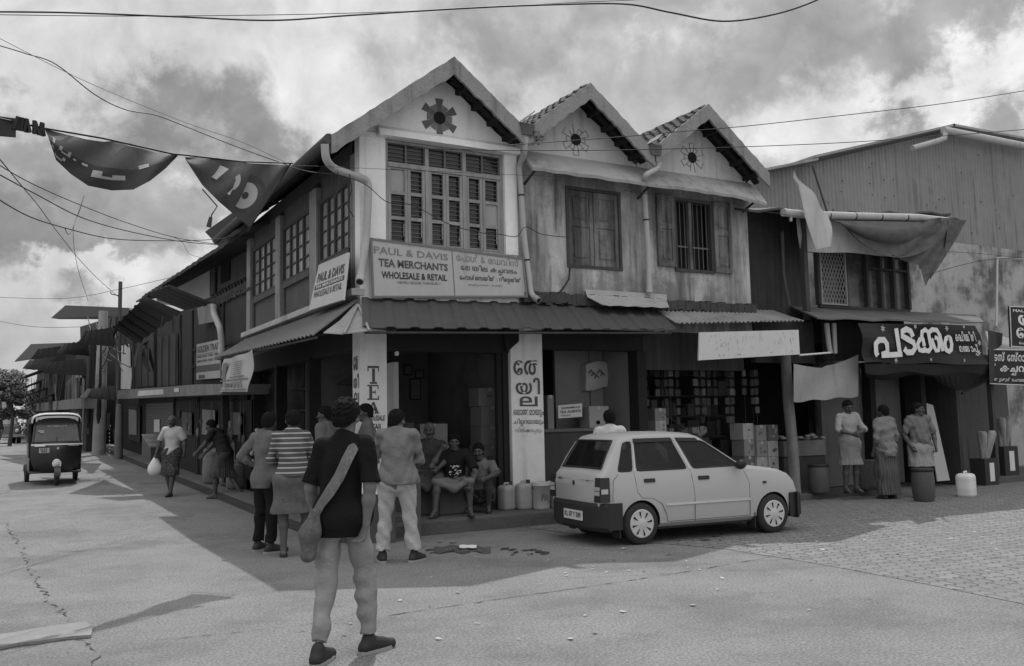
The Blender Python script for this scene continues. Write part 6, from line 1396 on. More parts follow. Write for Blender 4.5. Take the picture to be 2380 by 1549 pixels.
# crate, stand and litter by the step
o = thing('wooden_stand', 'rough wooden trestle beside the man in pale trousers', 'trestle', (0.35, -1.2, 0)); mb = MB(); a = Gp(972, 1252); mb.bar(a, V((a.x, a.y, .8)), .07, .05); b = Gp(912, 1262); mb.bar(b, V((b.x, b.y, .8)), .07, .05); mb.bar(V((b.x, b.y, .22)), V((a.x, a.y, .22)), .05, .05); mb.bar(V((a.x, a.y, .75)), V((a.x - .05, a.y + .1, 1.22)), .05, .04); mb.build('leg', M('trestle_wood', .08, .9, .3), o)
mb = MB(); mb.hexa([V((b.x, b.y, .8)), V((a.x, a.y, .8)), V((a.x, a.y + .4, .8)), V((b.x, b.y + .4, .8)), V((b.x, b.y, .84)), V((a.x, a.y, .84)), V((a.x, a.y + .4, .84)), V((b.x, b.y + .4, .84))]); mb.build('top', M('trestle_wood', .08), o)
p = V((b.x - .22, b.y + .12, 0)); mb = MB(); mb.box(p.x - .16, p.x + .2, p.y, p.y + .3, 0.0, .62); o = mb.build('display_box', M('trestle_wood', .08), label='small dark box with a white sheet of newspaper on it beside the trestle', cat='box'); mb = MB(); mb.hexa([(p.x - .16, p.y - .02, .62), (p.x + .2, p.y - .02, .62), (p.x + .2, p.y + .3, .66), (p.x - .16, p.y + .3, .66), (p.x - .16, p.y - .02, .635), (p.x + .2, p.y - .02, .635), (p.x + .2, p.y + .3, .80), (p.x - .16, p.y + .3, .80)]); mb.build('newspaper', M('newsprint', .55, .9, .3, 14), o)
mb = MB(); mb.grid([[Gp(1010 + 130 * i / 12, 1272 + 14 * j / 4 + 3 * math.sin(i * 1.3)) + V((0, 0, .012 + .006 * math.sin(i * 1.7 + j) * (i % 3))) for j in range(5)] for i in range(13)], (0, 0, -.012)); mb.build('flattened_cardboard', M('wet_cardboard', .07, .9, .4, 5, .2), label='crushed flat dark cardboard on the road before the step', cat='cardboard')
mb = MB(); mb.grid([[Gp(1068 + 40 * i / 4, 1273 + 7 * j / 3) + V((0, 0, .03 + .006 * ((i + j) % 2))) for j in range(4)] for i in range(5)], (0, 0, -.004)); mb.build('paper_scrap', inkw, label='white paper scrap lying on the crushed cardboard', cat='paper')
mb = MB()
sp = [(1257, 1360), (1885, 1350), (1300, 1268), (930, 1398), (815, 1452), (1790, 1472), (1180, 1432), (1525, 1515), (1868, 1498), (2296, 1330), (1910, 1180), (2030, 1268), (1880, 1420)] + [(rnd(1000, 1700), 1270 + abs(random.gauss(0, 35))) for k in range(60)] + [(rnd(1850, 2350), rnd(1170, 1300)) for k in range(70)] + [(rnd(700, 2300), rnd(1300, 1545)) for k in range(16)] + [(rnd(250, 560), rnd(1110, 1180)) for k in range(6)]
for q in sp:
    c = Gp(*q); s = rnd(.008, .024) * (1.6 if rnd(0, 1) > .9 else 1); a = rnd(0, 6.3); u = V((math.cos(a), math.sin(a), rnd(-.2, .2))) * s; w = V((-math.sin(a), math.cos(a), 0)) * s * rnd(.3, .9); c.z += .012
    mb.add([c - u - w, c + u - w, c + u + w, c - u + w], [(0, 1, 2, 3)], 0 if rnd(0, 1) > .25 else 1)
tag(mb.build('paper_litter', [M('litter_pale', .38, .9, .3), cart3], loc=(0, 0, 0)), 'scattered scraps of pale litter on the road and pavers', 'litter', kind='stuff')
mb = MB()
for k in range(34):
    q = random.choice([(rnd(1160, 1270), rnd(1278, 1292)), (rnd(1000, 1150), rnd(1262, 1292)), (rnd(2180, 2370), rnd(1120, 1140)), (rnd(1560, 1700), rnd(1240, 1260))])
    c = Gp(*q); s = rnd(.02, .07); c.z += .012; u = V((s, rnd(-.5, .5) * s, 0)); w = V((rnd(-.3, .3) * s, s * .5, rnd(0, .01))); mb.add([c - u - w, c + u - w * .4, c + u * .8 + w, c - u * .6 + w], [(0, 1, 2, 3)])
tag(mb.build('dirt_scraps', M('scrap_dark', .035, .9, .3)), 'dark scraps of dirt and leaves on the road', 'litter', kind='stuff')
# ================================================================ people: each body one continuous surface grown from a distance field
def snets(f, o, h):
    s = f < 0
    nx, ny, nz = f.shape
    cs = [(i, j, k) for i in (0, 1) for j in (0, 1) for k in (0, 1)]
    cnt = np.zeros((nx - 1, ny - 1, nz - 1), np.int8)
    for i, j, k in cs: cnt += s[i:nx - 1 + i, j:ny - 1 + j, k:nz - 1 + k]
    act = (cnt > 0) & (cnt < 8); idx = -np.ones(act.shape, np.int64); I = np.argwhere(act); idx[act] = np.arange(len(I))
    pos = np.zeros((len(I), 3)); n = np.zeros(len(I))
    val = {c: f[I[:, 0] + c[0], I[:, 1] + c[1], I[:, 2] + c[2]] for c in cs}
    for a in cs:
        for ax in range(3):
            if a[ax]: continue
            b = list(a); b[ax] = 1; b = tuple(b); fa, fb = val[a], val[b]; m = (fa < 0) != (fb < 0)
            t = np.where(m, fa / np.where(m, fa - fb, 1), 0); q = np.array(a, float)[None, :].repeat(len(I), 0); q[:, ax] += t
            pos += q * m[:, None]; n += m
    P = (pos / n[:, None] + I) * h + o
    F = []
    for ax, (d1, d2) in ((0, (1, 2)), (1, (2, 0)), (2, (0, 1))):
        sl0 = [slice(1, -1)] * 3; sl1 = [slice(1, -1)] * 3; sl0[ax] = slice(0, -1); sl1[ax] = slice(1, None)
        m = s[tuple(sl0)] != s[tuple(sl1)]; J = np.argwhere(m); fl = s[tuple(sl0)][m]
        off = np.ones(3, int); off[ax] = 0; J = J + off
        def g(a, b):
            K = J.copy(); K[:, d1] += a; K[:, d2] += b; return idx[K[:, 0], K[:, 1], K[:, 2]]
        Q = np.stack([g(-1, -1), g(0, -1), g(0, 0), g(-1, 0)], 1); Q[~fl] = Q[~fl][:, ::-1]; F.append(Q)
    return P, np.concatenate(F)
def cap(a, b, ra, rb, k=0.03, flat=None, cut=False, cut0=False): return ('c', np.array(a, float), np.array(b, float), ra, rb, k, flat, cut, cut0)
def ell(c, r, R=None, k=0.02): return ('e', np.array(c, float), np.array(r, float), R, k)
def sdf(prims, h, disp=None, clips=()):
    lo = np.full(3, 9.0); hi = -lo
    for p in prims:
        pts = [(p[1], p[3]), (p[2], p[4])] if p[0] == 'c' else [(p[1], max(p[2]))]
        for c, r in pts: lo = np.minimum(lo, c - r - 0.05); hi = np.maximum(hi, c + r + 0.05)
    n = np.ceil((hi - lo) / h).astype(int) + 2
    ax = [lo[i] + h * np.arange(n[i]) for i in range(3)]
    f = np.full(n, 0.5)
    for p in prims:
        if p[0] == 'c': _, a, b, ra, rb, k, flat, cut, cut0 = p; rr = max(ra, rb); l0, h0 = np.minimum(a, b) - rr, np.maximum(a, b) + rr
        else: _, a, er, R, k = p; l0, h0 = a - max(er), a + max(er)
        m = k + 3 * h + 0.012
        i0 = np.clip(((l0 - m - lo) / h).astype(int), 0, n - 1); i1 = np.clip(((h0 + m - lo) / h).astype(int) + 2, 1, n)
        X, Y, Z = np.meshgrid(*[ax[i][i0[i]:i1[i]] for i in range(3)], indexing='ij')
        Pp = np.stack([X, Y, Z], -1)
        if p[0] == 'c':
            ab = b - a; L2 = max(ab @ ab, 1e-9); pa = Pp - a; tr = (pa @ ab) / L2; t = np.clip(tr, 0, 1)
            q = pa - t[..., None] * ab
            if flat is not None:
                fx, fk = flat; c = q @ fx; q = q + (c * (fk - 1))[..., None] * fx
            d = np.sqrt((q * q).sum(-1)) - (ra + (rb - ra) * t)
            L = math.sqrt(L2)
            if cut: d = np.maximum(d, (tr - 1) * L)
            if cut0: d = np.maximum(d, -tr * L)
        else:
            q = Pp - a
            if R is not None: q = q @ R
            q = q / er; ln = np.sqrt((q * q).sum(-1)); d = (ln - 1) * min(er) if ln.size else ln
        S_ = tuple(slice(i0[i], i1[i]) for i in range(3)); g = f[S_]
        w = np.clip(0.5 + 0.5 * (g - d) / k, 0, 1); f[S_] = g + (d - g) * w - k * w * (1 - w)
    X, Y, Z = np.meshgrid(*ax, indexing='ij')
    if disp is not None: f = f + disp(X, Y, Z)
    for c, nn in clips:
        c = np.array(c, float); nn = np.array(nn, float); nn /= np.linalg.norm(nn)
        f = np.maximum(f, (X - c[0]) * nn[0] + (Y - c[1]) * nn[1] + (Z - c[2]) * nn[2])
    f[0] = f[-1] = 0.5; f[:, 0] = f[:, -1] = 0.5; f[:, :, 0] = f[:, :, -1] = 0.5
    return snets(f, lo, h)
def put(name, PF, mat, par):
    P, F = PF; mb = MB(); mb.v = [tuple(q) for q in P]; mb.f = [list(q) for q in F]; mb.m = [0] * len(F); mb.s = [True] * len(F)
    return mb.build(name, mat, par)
def folds(seed, amp, sc=1.0):
    amp *= 2.1
    r = np.random.RandomState(seed); ks = r.normal(0, 1, (5, 3)) * np.array([16, 16, 12]) * sc; ph = r.uniform(0, 6, 5)
    def fn(X, Y, Z):
        w = 0; u = np.sin(X * 9 + Z * 7 + ph[0]) + np.sin(Y * 8 - Z * 5 + ph[1])
        for k, p in zip(ks, ph): w = w + np.sin(X * k[0] + Y * k[1] + Z * k[2] + p + 1.3 * u)
        return amp * w / 2.2
    return fn
def rzm(a): c, s = math.cos(a), math.sin(a); return np.array([[c, -s, 0], [s, c, 0], [0, 0, 1]])
def rxm(a): c, s = math.cos(a), math.sin(a); return np.array([[1, 0, 0], [0, c, -s], [0, s, c]])
DEF = dict(Hd=(0, .03, 1.585), Nk=(0, -.005, 1.455), Ch=(0, 0, 1.28), Pv=(0, 0, .93), shL=(-.168, 0, 1.40), shR=(.168, 0, 1.40), elL=(-.225, -.03, 1.12), elR=(.225, -.03, 1.12), wrL=(-.24, .05, .88), wrR=(.24, .05, .88),
           hipL=(-.085, 0, .90), hipR=(.085, 0, .90), knL=(-.10, .03, .49), knR=(.10, .03, .49), anL=(-.105, -.02, .085), anR=(.105, -.02, .085), toL=(-.125, .15, .03), toR=(.125, .15, .03))
skin = M('skin', 0.105, 0.55, 0.15, 6, 0.03, 60, spec=0.4); skin2 = M('skin_darker', 0.07, 0.55, 0.15, 6, 0.03, 60, spec=0.4)
hairm = M('black_hair', 0.012, 0.9, 0.4, 20, 0.4, 160, spec=0.12); haird = M('grey_hair', 0.10, 0.7, 0.4, 20, 0.2, 120)
sole = M('sandal', 0.03, 0.8, 0.2)
def person(label, loc, rz, J={}, h=0.0075, hs=1.0, bulk=1.0, yaw=0.0, nod=0.0, sk=skin, hair=hairm, hairk=1.0, bald=False, shirt=None, sleeve=0.6, hem=.80, lower=None, kind='trousers', low_hem=.06, feet='sandal', face=True, tash=True, seed=1, curl=(.5, .5), handdir={}, palm={}, group=None, flare=1.0, shirt_k=1.0, belly=0.0, seatcloth=False, legw=1.0):
    A = {k: np.array(J.get(k, v), float) * (hs if k not in J else 1.0) for k, v in DEF.items()}
    o = local('person', label, 'person', group)
    tw = A['shR'] - A['shL']; fw = np.array([-tw[1], tw[0], 0]); fw = fw / (np.linalg.norm(fw) + 1e-9)        # chest facing
    pw = A['hipR'] - A['hipL']; pf = np.array([-pw[1], pw[0], 0]); pf = pf / (np.linalg.norm(pf) + 1e-9)
    Pv, Ch, Nk, Hd = A['Pv'], A['Ch'], A['Nk'], A['Hd']; W = Pv * .45 + Ch * .55
    b = bulk
    def torso(e, k=.05):
        L = [cap(Pv, W, .122 * b + e, .121 * b + e, k, (fw, 1.30)), cap(W, Ch, .121 * b + e, .135 * b + e, k, (fw, 1.38)), cap(Ch, (A['shL'] + A['shR']) / 2 * .6 + Nk * .4, .135 * b + e, .085 * b + e, k, (fw, 1.35)),
             cap(A['shL'] * .92 + A['shR'] * .08, A['shR'] * .92 + A['shL'] * .08, .050 * b + e, .050 * b + e, k, (fw, 1.1)), cap(A['hipL'], A['hipR'], .098 * b + e, .098 * b + e, k, (pf, 1.1)), ell(Pv - pf * .055 + np.array([0, 0, -.05]), (.12 * b + e, .085 * b + e, .11 + e), rzm(math.atan2(-pf[0], pf[1])), k)]
        if belly: L.append(ell(W + fw * .05 * belly - np.array([0, 0, .04]), (.12 + e, .09 * (1 + .4 * belly) + e, .14 + e), rzm(math.atan2(-fw[0], fw[1])), .06))
        return L
    def arm(s, e, f=1.0, k=.03):
        a, m, w = A['sh' + s], A['el' + s], A['wr' + s]
        if f <= .5: return [cap(a, a + (m - a) * f * 2, .052 + e, .046 + e, k, None, True)]
        L = [cap(a, m, .052 * (1 + .1 * (b - 1)) + e, .039 + e, k)]
        g = (f - .5) * 2
        if g < 1: L.append(cap(m, m + (w - m) * g, .040 + e, .034 + e, k, None, True))
        else: L += [cap(m, m + (w - m) * .35, .039 + e, .041 + e, k), cap(m + (w - m) * .35, w, .041 + e, .025 + e, k)]
        return L
    def leg(s, e, k=.03, full=True):
        hp, kn, an = A['hip' + s], A['kn' + s], A['an' + s]; mid = kn + (an - kn) * .32 - 0.006 * fw
        return [cap(hp, kn, .088 * b + e, .054 + e, k), cap(kn, mid, .052 + e, .055 + e, k), cap(mid, an, .055 + e, .034 + e, k)]
    # ---- body
    pr = torso(0) + [cap(Nk - np.array([0, 0, .03]), Hd + np.array([0, -.01, -.04]), .056, .05, .03)]
    Rh = rzm(math.atan2(-fw[0], fw[1]) + yaw) @ rxm(-nod); H = lambda x, y, z: Hd + Rh @ np.array([x, y, z]); hz = h < .009
    pr += [ell(H(0, -.012, .028), (.075, .093, .088), Rh, .02), cap(H(0, .018, -.01), H(0, .04, -.075), .062, .042, .02), ell(H(0, .062, -.098), (.026, .02, .018), Rh, .015), cap(H(0, .088, .005), H(0, .104, -.032), .009, .015, .012),
           cap(H(-.034, .076, .026), H(.034, .076, .026), .012, .012, .012), ell(H(0, .088, -.062), (.024, .012, .011), Rh, .008), ell(H(-.040, .064, -.022), (.022, .018, .02), Rh, .015), ell(H(.040, .064, -.022), (.022, .018, .02), Rh, .015),
           ell(H(-.078, -.008, -.008), (.010, .018, .031), Rh, .006), ell(H(.078, -.008, -.008), (.010, .018, .031), Rh, .006)]
    for s, i in (('L', 0), ('R', 1)):
        pr += arm(s, 0) + (leg(s, -.012) if kind == 'trousers' and lower is not None else leg(s, 0))
        an, to = A['an' + s], A['to' + s]; fd = to - an; fd[2] = 0 if abs(fd[2]) < .12 else fd[2]
        pr += [cap(an - fd * .18 + np.array([0, 0, -.045]), to, .034, .026, .02), cap(an, to * .6 + an * .4 + np.array([0, 0, .005]), .034, .028, .02)]
        # hand: palm, four unequal bent fingers, thumb from the side of the palm
        w = A['wr' + s]; d = np.array(handdir.get(s, w - A['el' + s]), float); d /= np.linalg.norm(d)
        pn = np.array(palm.get(s, (1 if s == 'L' else -1, 0, 0)), float); pn = pn - d * (pn @ d); pn /= np.linalg.norm(pn)   # palm side
        lt = np.cross(pn, d) * (1 if s == 'L' else -1)                      # towards the thumb
        pe = w + d * .085; pr.append(cap(w, pe, .030, .040, .015, (pn, 1.9)))
        c = curl[i]
        for q, ln in ((-.030, .058), (-.010, .070), (.010, .076), (.029, .068)):
            a0 = pe + lt * q - d * .012; d1 = d * math.cos(c) + pn * math.sin(c); d2 = d * math.cos(2.1 * c) + pn * math.sin(2.1 * c)
            a1 = a0 + d1 * ln * .55; a2 = a1 + d2 * ln * .55; pr += [cap(a0, a1, .0098, .0090, .005), cap(a1, a2, .0090, .0078, .004)]
        t0 = w + d * .028 + lt * .026; t1 = t0 + (d * .75 + lt * .55 + pn * .35) / 1.0 * .045; t2 = t1 + (d * .9 + lt * .1 + pn * .35) * .034; pr += [cap(t0, t1, .0135, .011, .012), cap(t1, t2, .011, .0085, .005)]
    put('body', sdf(pr, h), sk, o)
    # ---- hair
    r = np.random.RandomState(seed)
    ks = r.normal(0, 1, (7, 3)) * 190
    def hd(X, Y, Z):
        u = np.sin(X * 61 + Y * 47 + seed) + np.sin(Z * 67 - Y * 53); return .0011 * hairk * sum(np.sin(X * k[0] + Y * k[1] + Z * k[2] + i + u) for i, k in enumerate(ks))
    g = .010 * hairk
    hp_ = [ell(H(0, -.016, .034), (.078 + g, .095 + g, .088 + g), Rh, .015), ell(H(0, -.06, -.03), (.066 + g * .5, .045 + g, .06), Rh, .03)]
    nrm = Rh @ (np.array([0, .60, -.80]) if not bald else np.array([0, .93, .36]))
    cl = [(H(0, .078, .058) if not bald else H(0, -.03, .06), nrm)]
    if bald: cl.append((H(0, 0, -.06), Rh @ np.array([0, 0, -1.0])))
    put('hair', sdf(hp_, min(h, .007), hd, cl), hair, o)
    if face:
        mb = MB()
        for s in (-1, 1): c = V(H(s * .031, .078, .004)); mb.lathe(c, [(0, -.008), (.011, 0), (0, .008)], 8, axis=tuple(Rh @ np.array([0, 1.0, 0])), sy=.7); c = V(H(s * .032, .088, .024)); u = V(Rh @ np.array([1.0, 0, 0])); mb.tube([c - u * .017, c + V((0, 0, .004)), c + u * .017 - V((0, 0, .002))], .004, 6)
        mb.build('eyes', hairm, o)
        if tash: mb = MB(); mb.tube([V(H(-.030, .085, -.052)), V(H(-.01, .101, -.043)), V(H(.01, .101, -.043)), V(H(.030, .085, -.052))], [.004, .008, .008, .004], 8); mb.build('moustache', hairm, o)
    # ---- shirt
    up = np.array([0, 0, 1.0])
    if shirt is not None:
        e = .016
        sp = torso(e + .006, .05); hz_ = hem if hem is not None else Pv[2]
        if not seatcloth: sp.append(cap(W - fw * .012 * b + up * .12, np.array([Pv[0], Pv[1], hz_]) - fw * .045 * b, .115 * b, .128 * b, .06, (fw, 1.15)))
        if shirt_k != 1: sp.append(cap(Pv + up * .05, np.array([Pv[0], Pv[1], hem]), .14 * b * shirt_k, .15 * b * shirt_k, .05, (pf, 1.25)))
        else: tk = hem > Pv[2] - .075; sp.append(cap(W, np.array([Pv[0], Pv[1], hem]), .125 * b, (.145 if tk else .160) * b, .05, (pf, 1.18))); sp.append(cap(A['hipL'] + up * .03, A['hipR'] + up * .03, .120 * b, .120 * b, .05, (pf, 1.0)))
        for s in 'LR': sp += arm(s, e - .002 if sleeve > .5 else e + .004, sleeve)
        sp.append(cap(Nk - up * .05, Nk + up * .012, .068, .062, .02))
        ax = (Nk - Pv) / np.linalg.norm(Nk - Pv)
        cl = [(Nk + up * .018 + fw * .03, ax * .9 + fw * .45)] + ([((0, 0, hem), (0, 0, -1))] if hem is not None else [])
        put('shirt', sdf(sp, h, folds(seed, .0042, 1.35), cl), shirt, o)
    # ---- lower clothing
    if lower is not None:
        if kind == 'trousers':
            lp = [cap(A['hipL'], A['hipR'], .108 * b, .108 * b, .05, (pf, 1.08)), ell(Pv - pf * .055 - up * .07, (.128 * b, .086 * b, .11), rzm(math.atan2(-pf[0], pf[1])), .05), cap(Pv, Pv + up * .05, .13 * b, .128 * b, .05, (pf, 1.25))]
            for s in 'LR':
                hp, kn, an = A['hip' + s], A['kn' + s], A['an' + s]
                lp += [cap(hp, kn, .100 * b, .072 * legw, .03), cap(kn, kn * .12 + an * .88, .072 * legw, .062 * flare * legw, .02, None, True)]
            f0 = folds(seed + 5, .0042, 1.9)
            mb = MB(); n_ = 28; bz = Pv[2] + .075; mb.grid([[(Pv[0] + (.136 * b) * math.cos(6.2832 * k / n_), Pv[1] + (.113 * b) * math.sin(6.2832 * k / n_), z_) for z_ in (bz, bz + .032)] for k in range(n_ + 1)], None, sm=True); mb.build('belt', wire, o)
            put('trousers', sdf(lp, h, f0, [(Pv + up * .09, (0, 0, 1))]), lower, o)
        else:                                       # a wrapped waist cloth
            lp = [cap(A['hipL'], A['hipR'], .115 * b, .115 * b, .06, (pf, 1.05)), cap(Pv, Pv + up * .07, .132 * b, .130 * b, .05, (pf, 1.22))]
            if seatcloth:
                for s in 'LR': lp += [cap(A['hip' + s], A['kn' + s] * .96 + A['hip' + s] * .04, .112 * b, .088, .05)]
                m = (A['knL'] + A['knR']) / 2 - up * .10; lp += [cap(A['knL'] * .8 + A['knR'] * .2 - up * .05, m, .045, .04, .05), cap(A['knR'] * .8 + A['knL'] * .2 - up * .05, m, .045, .04, .05), cap(Pv, m, .10, .05, .06)]
            for s in ('LR' if not seatcloth else ''):
                hp, kn, an = A['hip' + s], A['kn' + s], A['an' + s]
                q = kn + (an - kn) * 1.0
                lp += [cap(hp, kn, .115 * b, .10 * flare, .10), cap(kn, q, .10 * flare, .10 * flare, .10)]
            if not seatcloth: lp.append(cap(Pv - up * .05, (A['knL'] + A['knR']) / 2, .13 * b, .125 * flare, .10, (pf, 1.15))); lp.append(cap((A['knL'] + A['knR']) / 2, (A['anL'] + A['anR']) / 2, .125 * flare, .135 * flare, .10, (pf, 1.15)))
            def pleat(X, Y, Z):
                a = np.arctan2(Y - Pv[1], X - Pv[0]); t = np.clip((Pv[2] - Z) / .5, 0, 1); return .007 * t * (np.sin(a * 9 + Z * 4 + seed) + .7 * np.sin(a * 17 + 2 * np.sin(Z * 9)))
            fo = folds(seed + 9, .0035)
            put('waist_cloth', sdf(lp, h, lambda X, Y, Z: pleat(X, Y, Z) + fo(X, Y, Z), [(Pv + up * .10, (0, 0, 1)), ((0, 0, low_hem), (0, 0, -1))]), lower, o)
    # ---- footwear
    for s in 'LR':
        an, to = A['an' + s], A['to' + s]; fd = to - an; L = np.linalg.norm(fd[:2]) + 1e-6
        if feet == 'shoe':
            fl = fd.copy(); fl[2] = 0 if abs(fd[2]) < .12 else fd[2]
            sp = [cap(an - fl * .22 + up * -.045, to + fl / np.linalg.norm(fl) * .02, .044, .037, .03), cap(an + up * -.01, an * .35 + to * .65, .046, .038, .03), cap(an + up * .02, an - up * .03, .042, .044, .02)]
            put('shoe', sdf(sp, min(h, .006)), M('dark_shoe', .025, .6, .3, 6), o)
            mb = MB(); hl = V(an - fl * .42 - up * (.085 if fl[2] == 0 else .0)); 
            if fl[2] == 0:
                u = V(fl).normalized(); w = V((-u.y, u.x, 0)); n = 16; pts = []
                base = V((an[0], an[1], an[2] - .085)) + u * .055
                for k in range(n): a = 2 * math.pi * k / n; pts.append(base + u * (.148 * math.cos(a)) + w * ((.048 if math.cos(a) < 0 else .054) * math.copysign(abs(math.sin(a)) ** .7, math.sin(a))))
                mb.prism(pts, (0, 0, .022)); mb.build('shoe_sole', M('shoe_sole', .30, .7), o)
            else:
                u = V(fl).normalized(); w = u.cross(V((0, 0, 1))).normalized(); nn = u.cross(w); nn = nn if nn.z < 0 else -nn; base = V(an * .5 + to * .5) + nn * .045; n = 16
                pts = [base + u * (.148 * math.cos(2 * math.pi * k / n)) + w * (.05 * math.copysign(abs(math.sin(2 * math.pi * k / n)) ** .7, math.sin(2 * math.pi * k / n))) for k in range(n)]
                mb.prism(pts, nn * .02); mb.build('shoe_sole', M('shoe_sole', .30, .7), o)
        elif feet == 'sandal':
            mb = MB(); u = V((fd[0], fd[1], fd[2] + .055 if abs(fd[2]) < .12 else fd[2])).normalized(); w = u.cross(V((0, 0, 1))).normalized(); base = V(an) + V((0, 0, -.083)) + u * .06; n = 14
            mb.prism([base + u * (.135 * math.cos(2 * math.pi * k / n)) + w * (.047 * math.copysign(abs(math.sin(2 * math.pi * k / n)) ** .7, math.sin(2 * math.pi * k / n))) for k in range(n)], (0, 0, .014))
            m = base + u * .03 + V((0, 0, .014)); mb.tube([m - w * .045, m + V((0, 0, .05)) + u * .02, m + w * .045], .009, 6)
            mb.build('sandal', sole, o)
    o.location = loc; o.rotation_euler = (0, 0, rz)
    return o, A
AW = -ANG                                           # facing straight away from the viewer
def cloth(n, g, **k): return M(n, g, .9, k.pop('var', .2), k.pop('scale', 6), .5, 13, spec=.08, **k)
def striped(name, a, b, period, width, axis=2):
    m = bpy.data.materials.new(name); m.use_nodes = True; n = m.node_tree.nodes; l = m.node_tree.links; bs = n['Principled BSDF']; bs.inputs['Roughness'].default_value = .9
    t = n.new('ShaderNodeTexCoord'); sp = n.new('ShaderNodeSeparateXYZ'); l.new(t.outputs['Object'], sp.inputs[0])
    md = n.new('ShaderNodeMath'); md.operation = 'PINGPONG'; md.inputs[1].default_value = period / 2; l.new(sp.outputs[axis], md.inputs[0])
    lt = n.new('ShaderNodeMath'); lt.operation = 'LESS_THAN'; lt.inputs[1].default_value = width / 2; l.new(md.outputs[0], lt.inputs[0])
    mx = n.new('ShaderNodeMix'); mx.data_type = 'RGBA'; mx.inputs[6].default_value = (a, a, a, 1); mx.inputs[7].default_value = (b, b, b, 1); l.new(lt.outputs[0], mx.inputs[0]); l.new(mx.outputs[2], bs.inputs['Base Color']); return m
def checked(name, a, b, p):
    m = bpy.data.materials.new(name); m.use_nodes = True; n = m.node_tree.nodes; l = m.node_tree.links; bs = n['Principled BSDF']; bs.inputs['Roughness'].default_value = .9
    t = n.new('ShaderNodeTexCoord'); v = n.new('ShaderNodeTexVoronoi'); v.inputs['Scale'].default_value = p; l.new(t.outputs['Object'], v.inputs['Vector']); r = n.new('ShaderNodeMapRange'); r.inputs['From Min'].default_value = .25; r.inputs['From Max'].default_value = .4; l.new(v.outputs['Distance'], r.inputs['Value'])
    mx = n.new('ShaderNodeMix'); mx.data_type = 'RGBA'; mx.inputs[6].default_value = (b, b, b, 1); mx.inputs[7].default_value = (a, a, a, 1); l.new(r.outputs[0], mx.inputs[0]); l.new(mx.outputs[2], bs.inputs['Base Color']); return m
# --- the walker in the foreground, seen from behind
s = 1.0
g0 = Gp(762, 1533)
JW = dict(Hd=(.035, .03, 1.60), Nk=(.03, -.01, 1.465), Ch=(.02, 0, 1.29), Pv=(0, 0, .95), shL=(-.145, .025, 1.40), shR=(.180, -.025, 1.405), elL=(-.222, .03, 1.12), elR=(.228, -.085, 1.13), wrL=(-.225, .15, .92), wrR=(.195, -.07, .88),
          hipL=(-.085, .0, .92), hipR=(.095, 0, .92), knL=(-.085, -.05, .50), knR=(.135, .11, .50), anL=(-.085, -.22, .085), anR=(.16, .10, .085), toL=(-.065, -.05, .03), toR=(.26, .245, .03))
w, A = person('young man walking away with a woven shoulder bag, black tee, pale trousers and dark shoes', g0 + V((.10, .02, 0)), AW - .12, JW, .006, 1, .92, .0, .02, sk=M('skin_light', .14, .5, .15, 6, .03, 60), hairk=1.6, shirt=cloth('black_tee', .012), sleeve=.44, hem=.80, lower=cloth('pale_chinos', .25, var=.2), feet='shoe', seed=4, curl=(.9, .55), palm={'R': (-.6, -.8, 0), 'L': (.7, .7, 0)}, handdir={'R': (-.35, .1, -.95), 'L': (.15, .7, -.6)}, low_hem=.10, flare=.95, tash=False, legw=.95)
mb = MB(); strap = M('woven_strap', .15, .95, .35, 12, .3, 120, grain=(60, 60, 20))
def onback(x, y, z): return (x, y, z)
sp_ = [(.14, .075, 1.435), (.135, .0, 1.475), (.125, -.07, 1.42), (.09, -.142, 1.32), (.035, -.155, 1.20), (-.03, -.160, 1.10), (-.09, -.160, 1.02), (-.125, -.155, .96)]
P = []
for i, p in enumerate(sp_):
    p = V(p); d = (V(sp_[min(i + 1, 7)]) - V(sp_[max(i - 1, 0)])).normalized(); nrm = V((0, -1, .25)) if i > 1 else V((0, .3, 1)); sd_ = d.cross(nrm).normalized(); wd2 = .038 if i < 6 else .030; P.append([p - sd_ * wd2, p + nrm.normalized() * .004, p + sd_ * wd2])
bag = local('shoulder_bag', 'woven cloth shoulder bag slung across the walking man in the black tee', 'bag')
mb.grid(P, (0, .006, 0), sm=True); mb.build('strap', strap, bag)
bp_ = [cap((-.135, -.165, .96), (-.15, -.175, .84), .032, .070, .04, (np.array([0, 1.0, 0]), 1.5)), cap((-.15, -.175, .84), (-.17, -.175, .70), .070, .060, .04, (np.array([0, 1.0, 0]), 1.4))]
put('pouch', sdf(bp_, .006, folds(31, .004, 1.5)), M('woven_bag', .11, .95, .4, 10, .3, 110, grain=(40, 40, 40), blot=.4, blotg=.10, bs=9), bag)
place(bag, g0 + V((.10, .02, 0)), AW - .12)
cm = local('camera_body', 'small silver camera in the left hand of the walking man', 'camera'); c = A['wrL'] + np.array([.02, .09, -.06]); mb = MB(); mb.box(c[0] - .055, c[0] + .055, c[1] - .03, c[1] + .02, c[2] - .035, c[2] + .035); mb.build('case', M('silver_case', .55, .3, .1, 4, 0, metal=.5), cm, bevel=.008); mb = MB(); mb.lathe(tuple(c + np.array([0, .02, 0])), [(.028, 0), (.026, .03), (.0, .03)], 16, axis=(0, 1, 0)); mb.build('lens', rub, cm); place(cm, g0 + V((.10, .02, 0)), AW - .12)
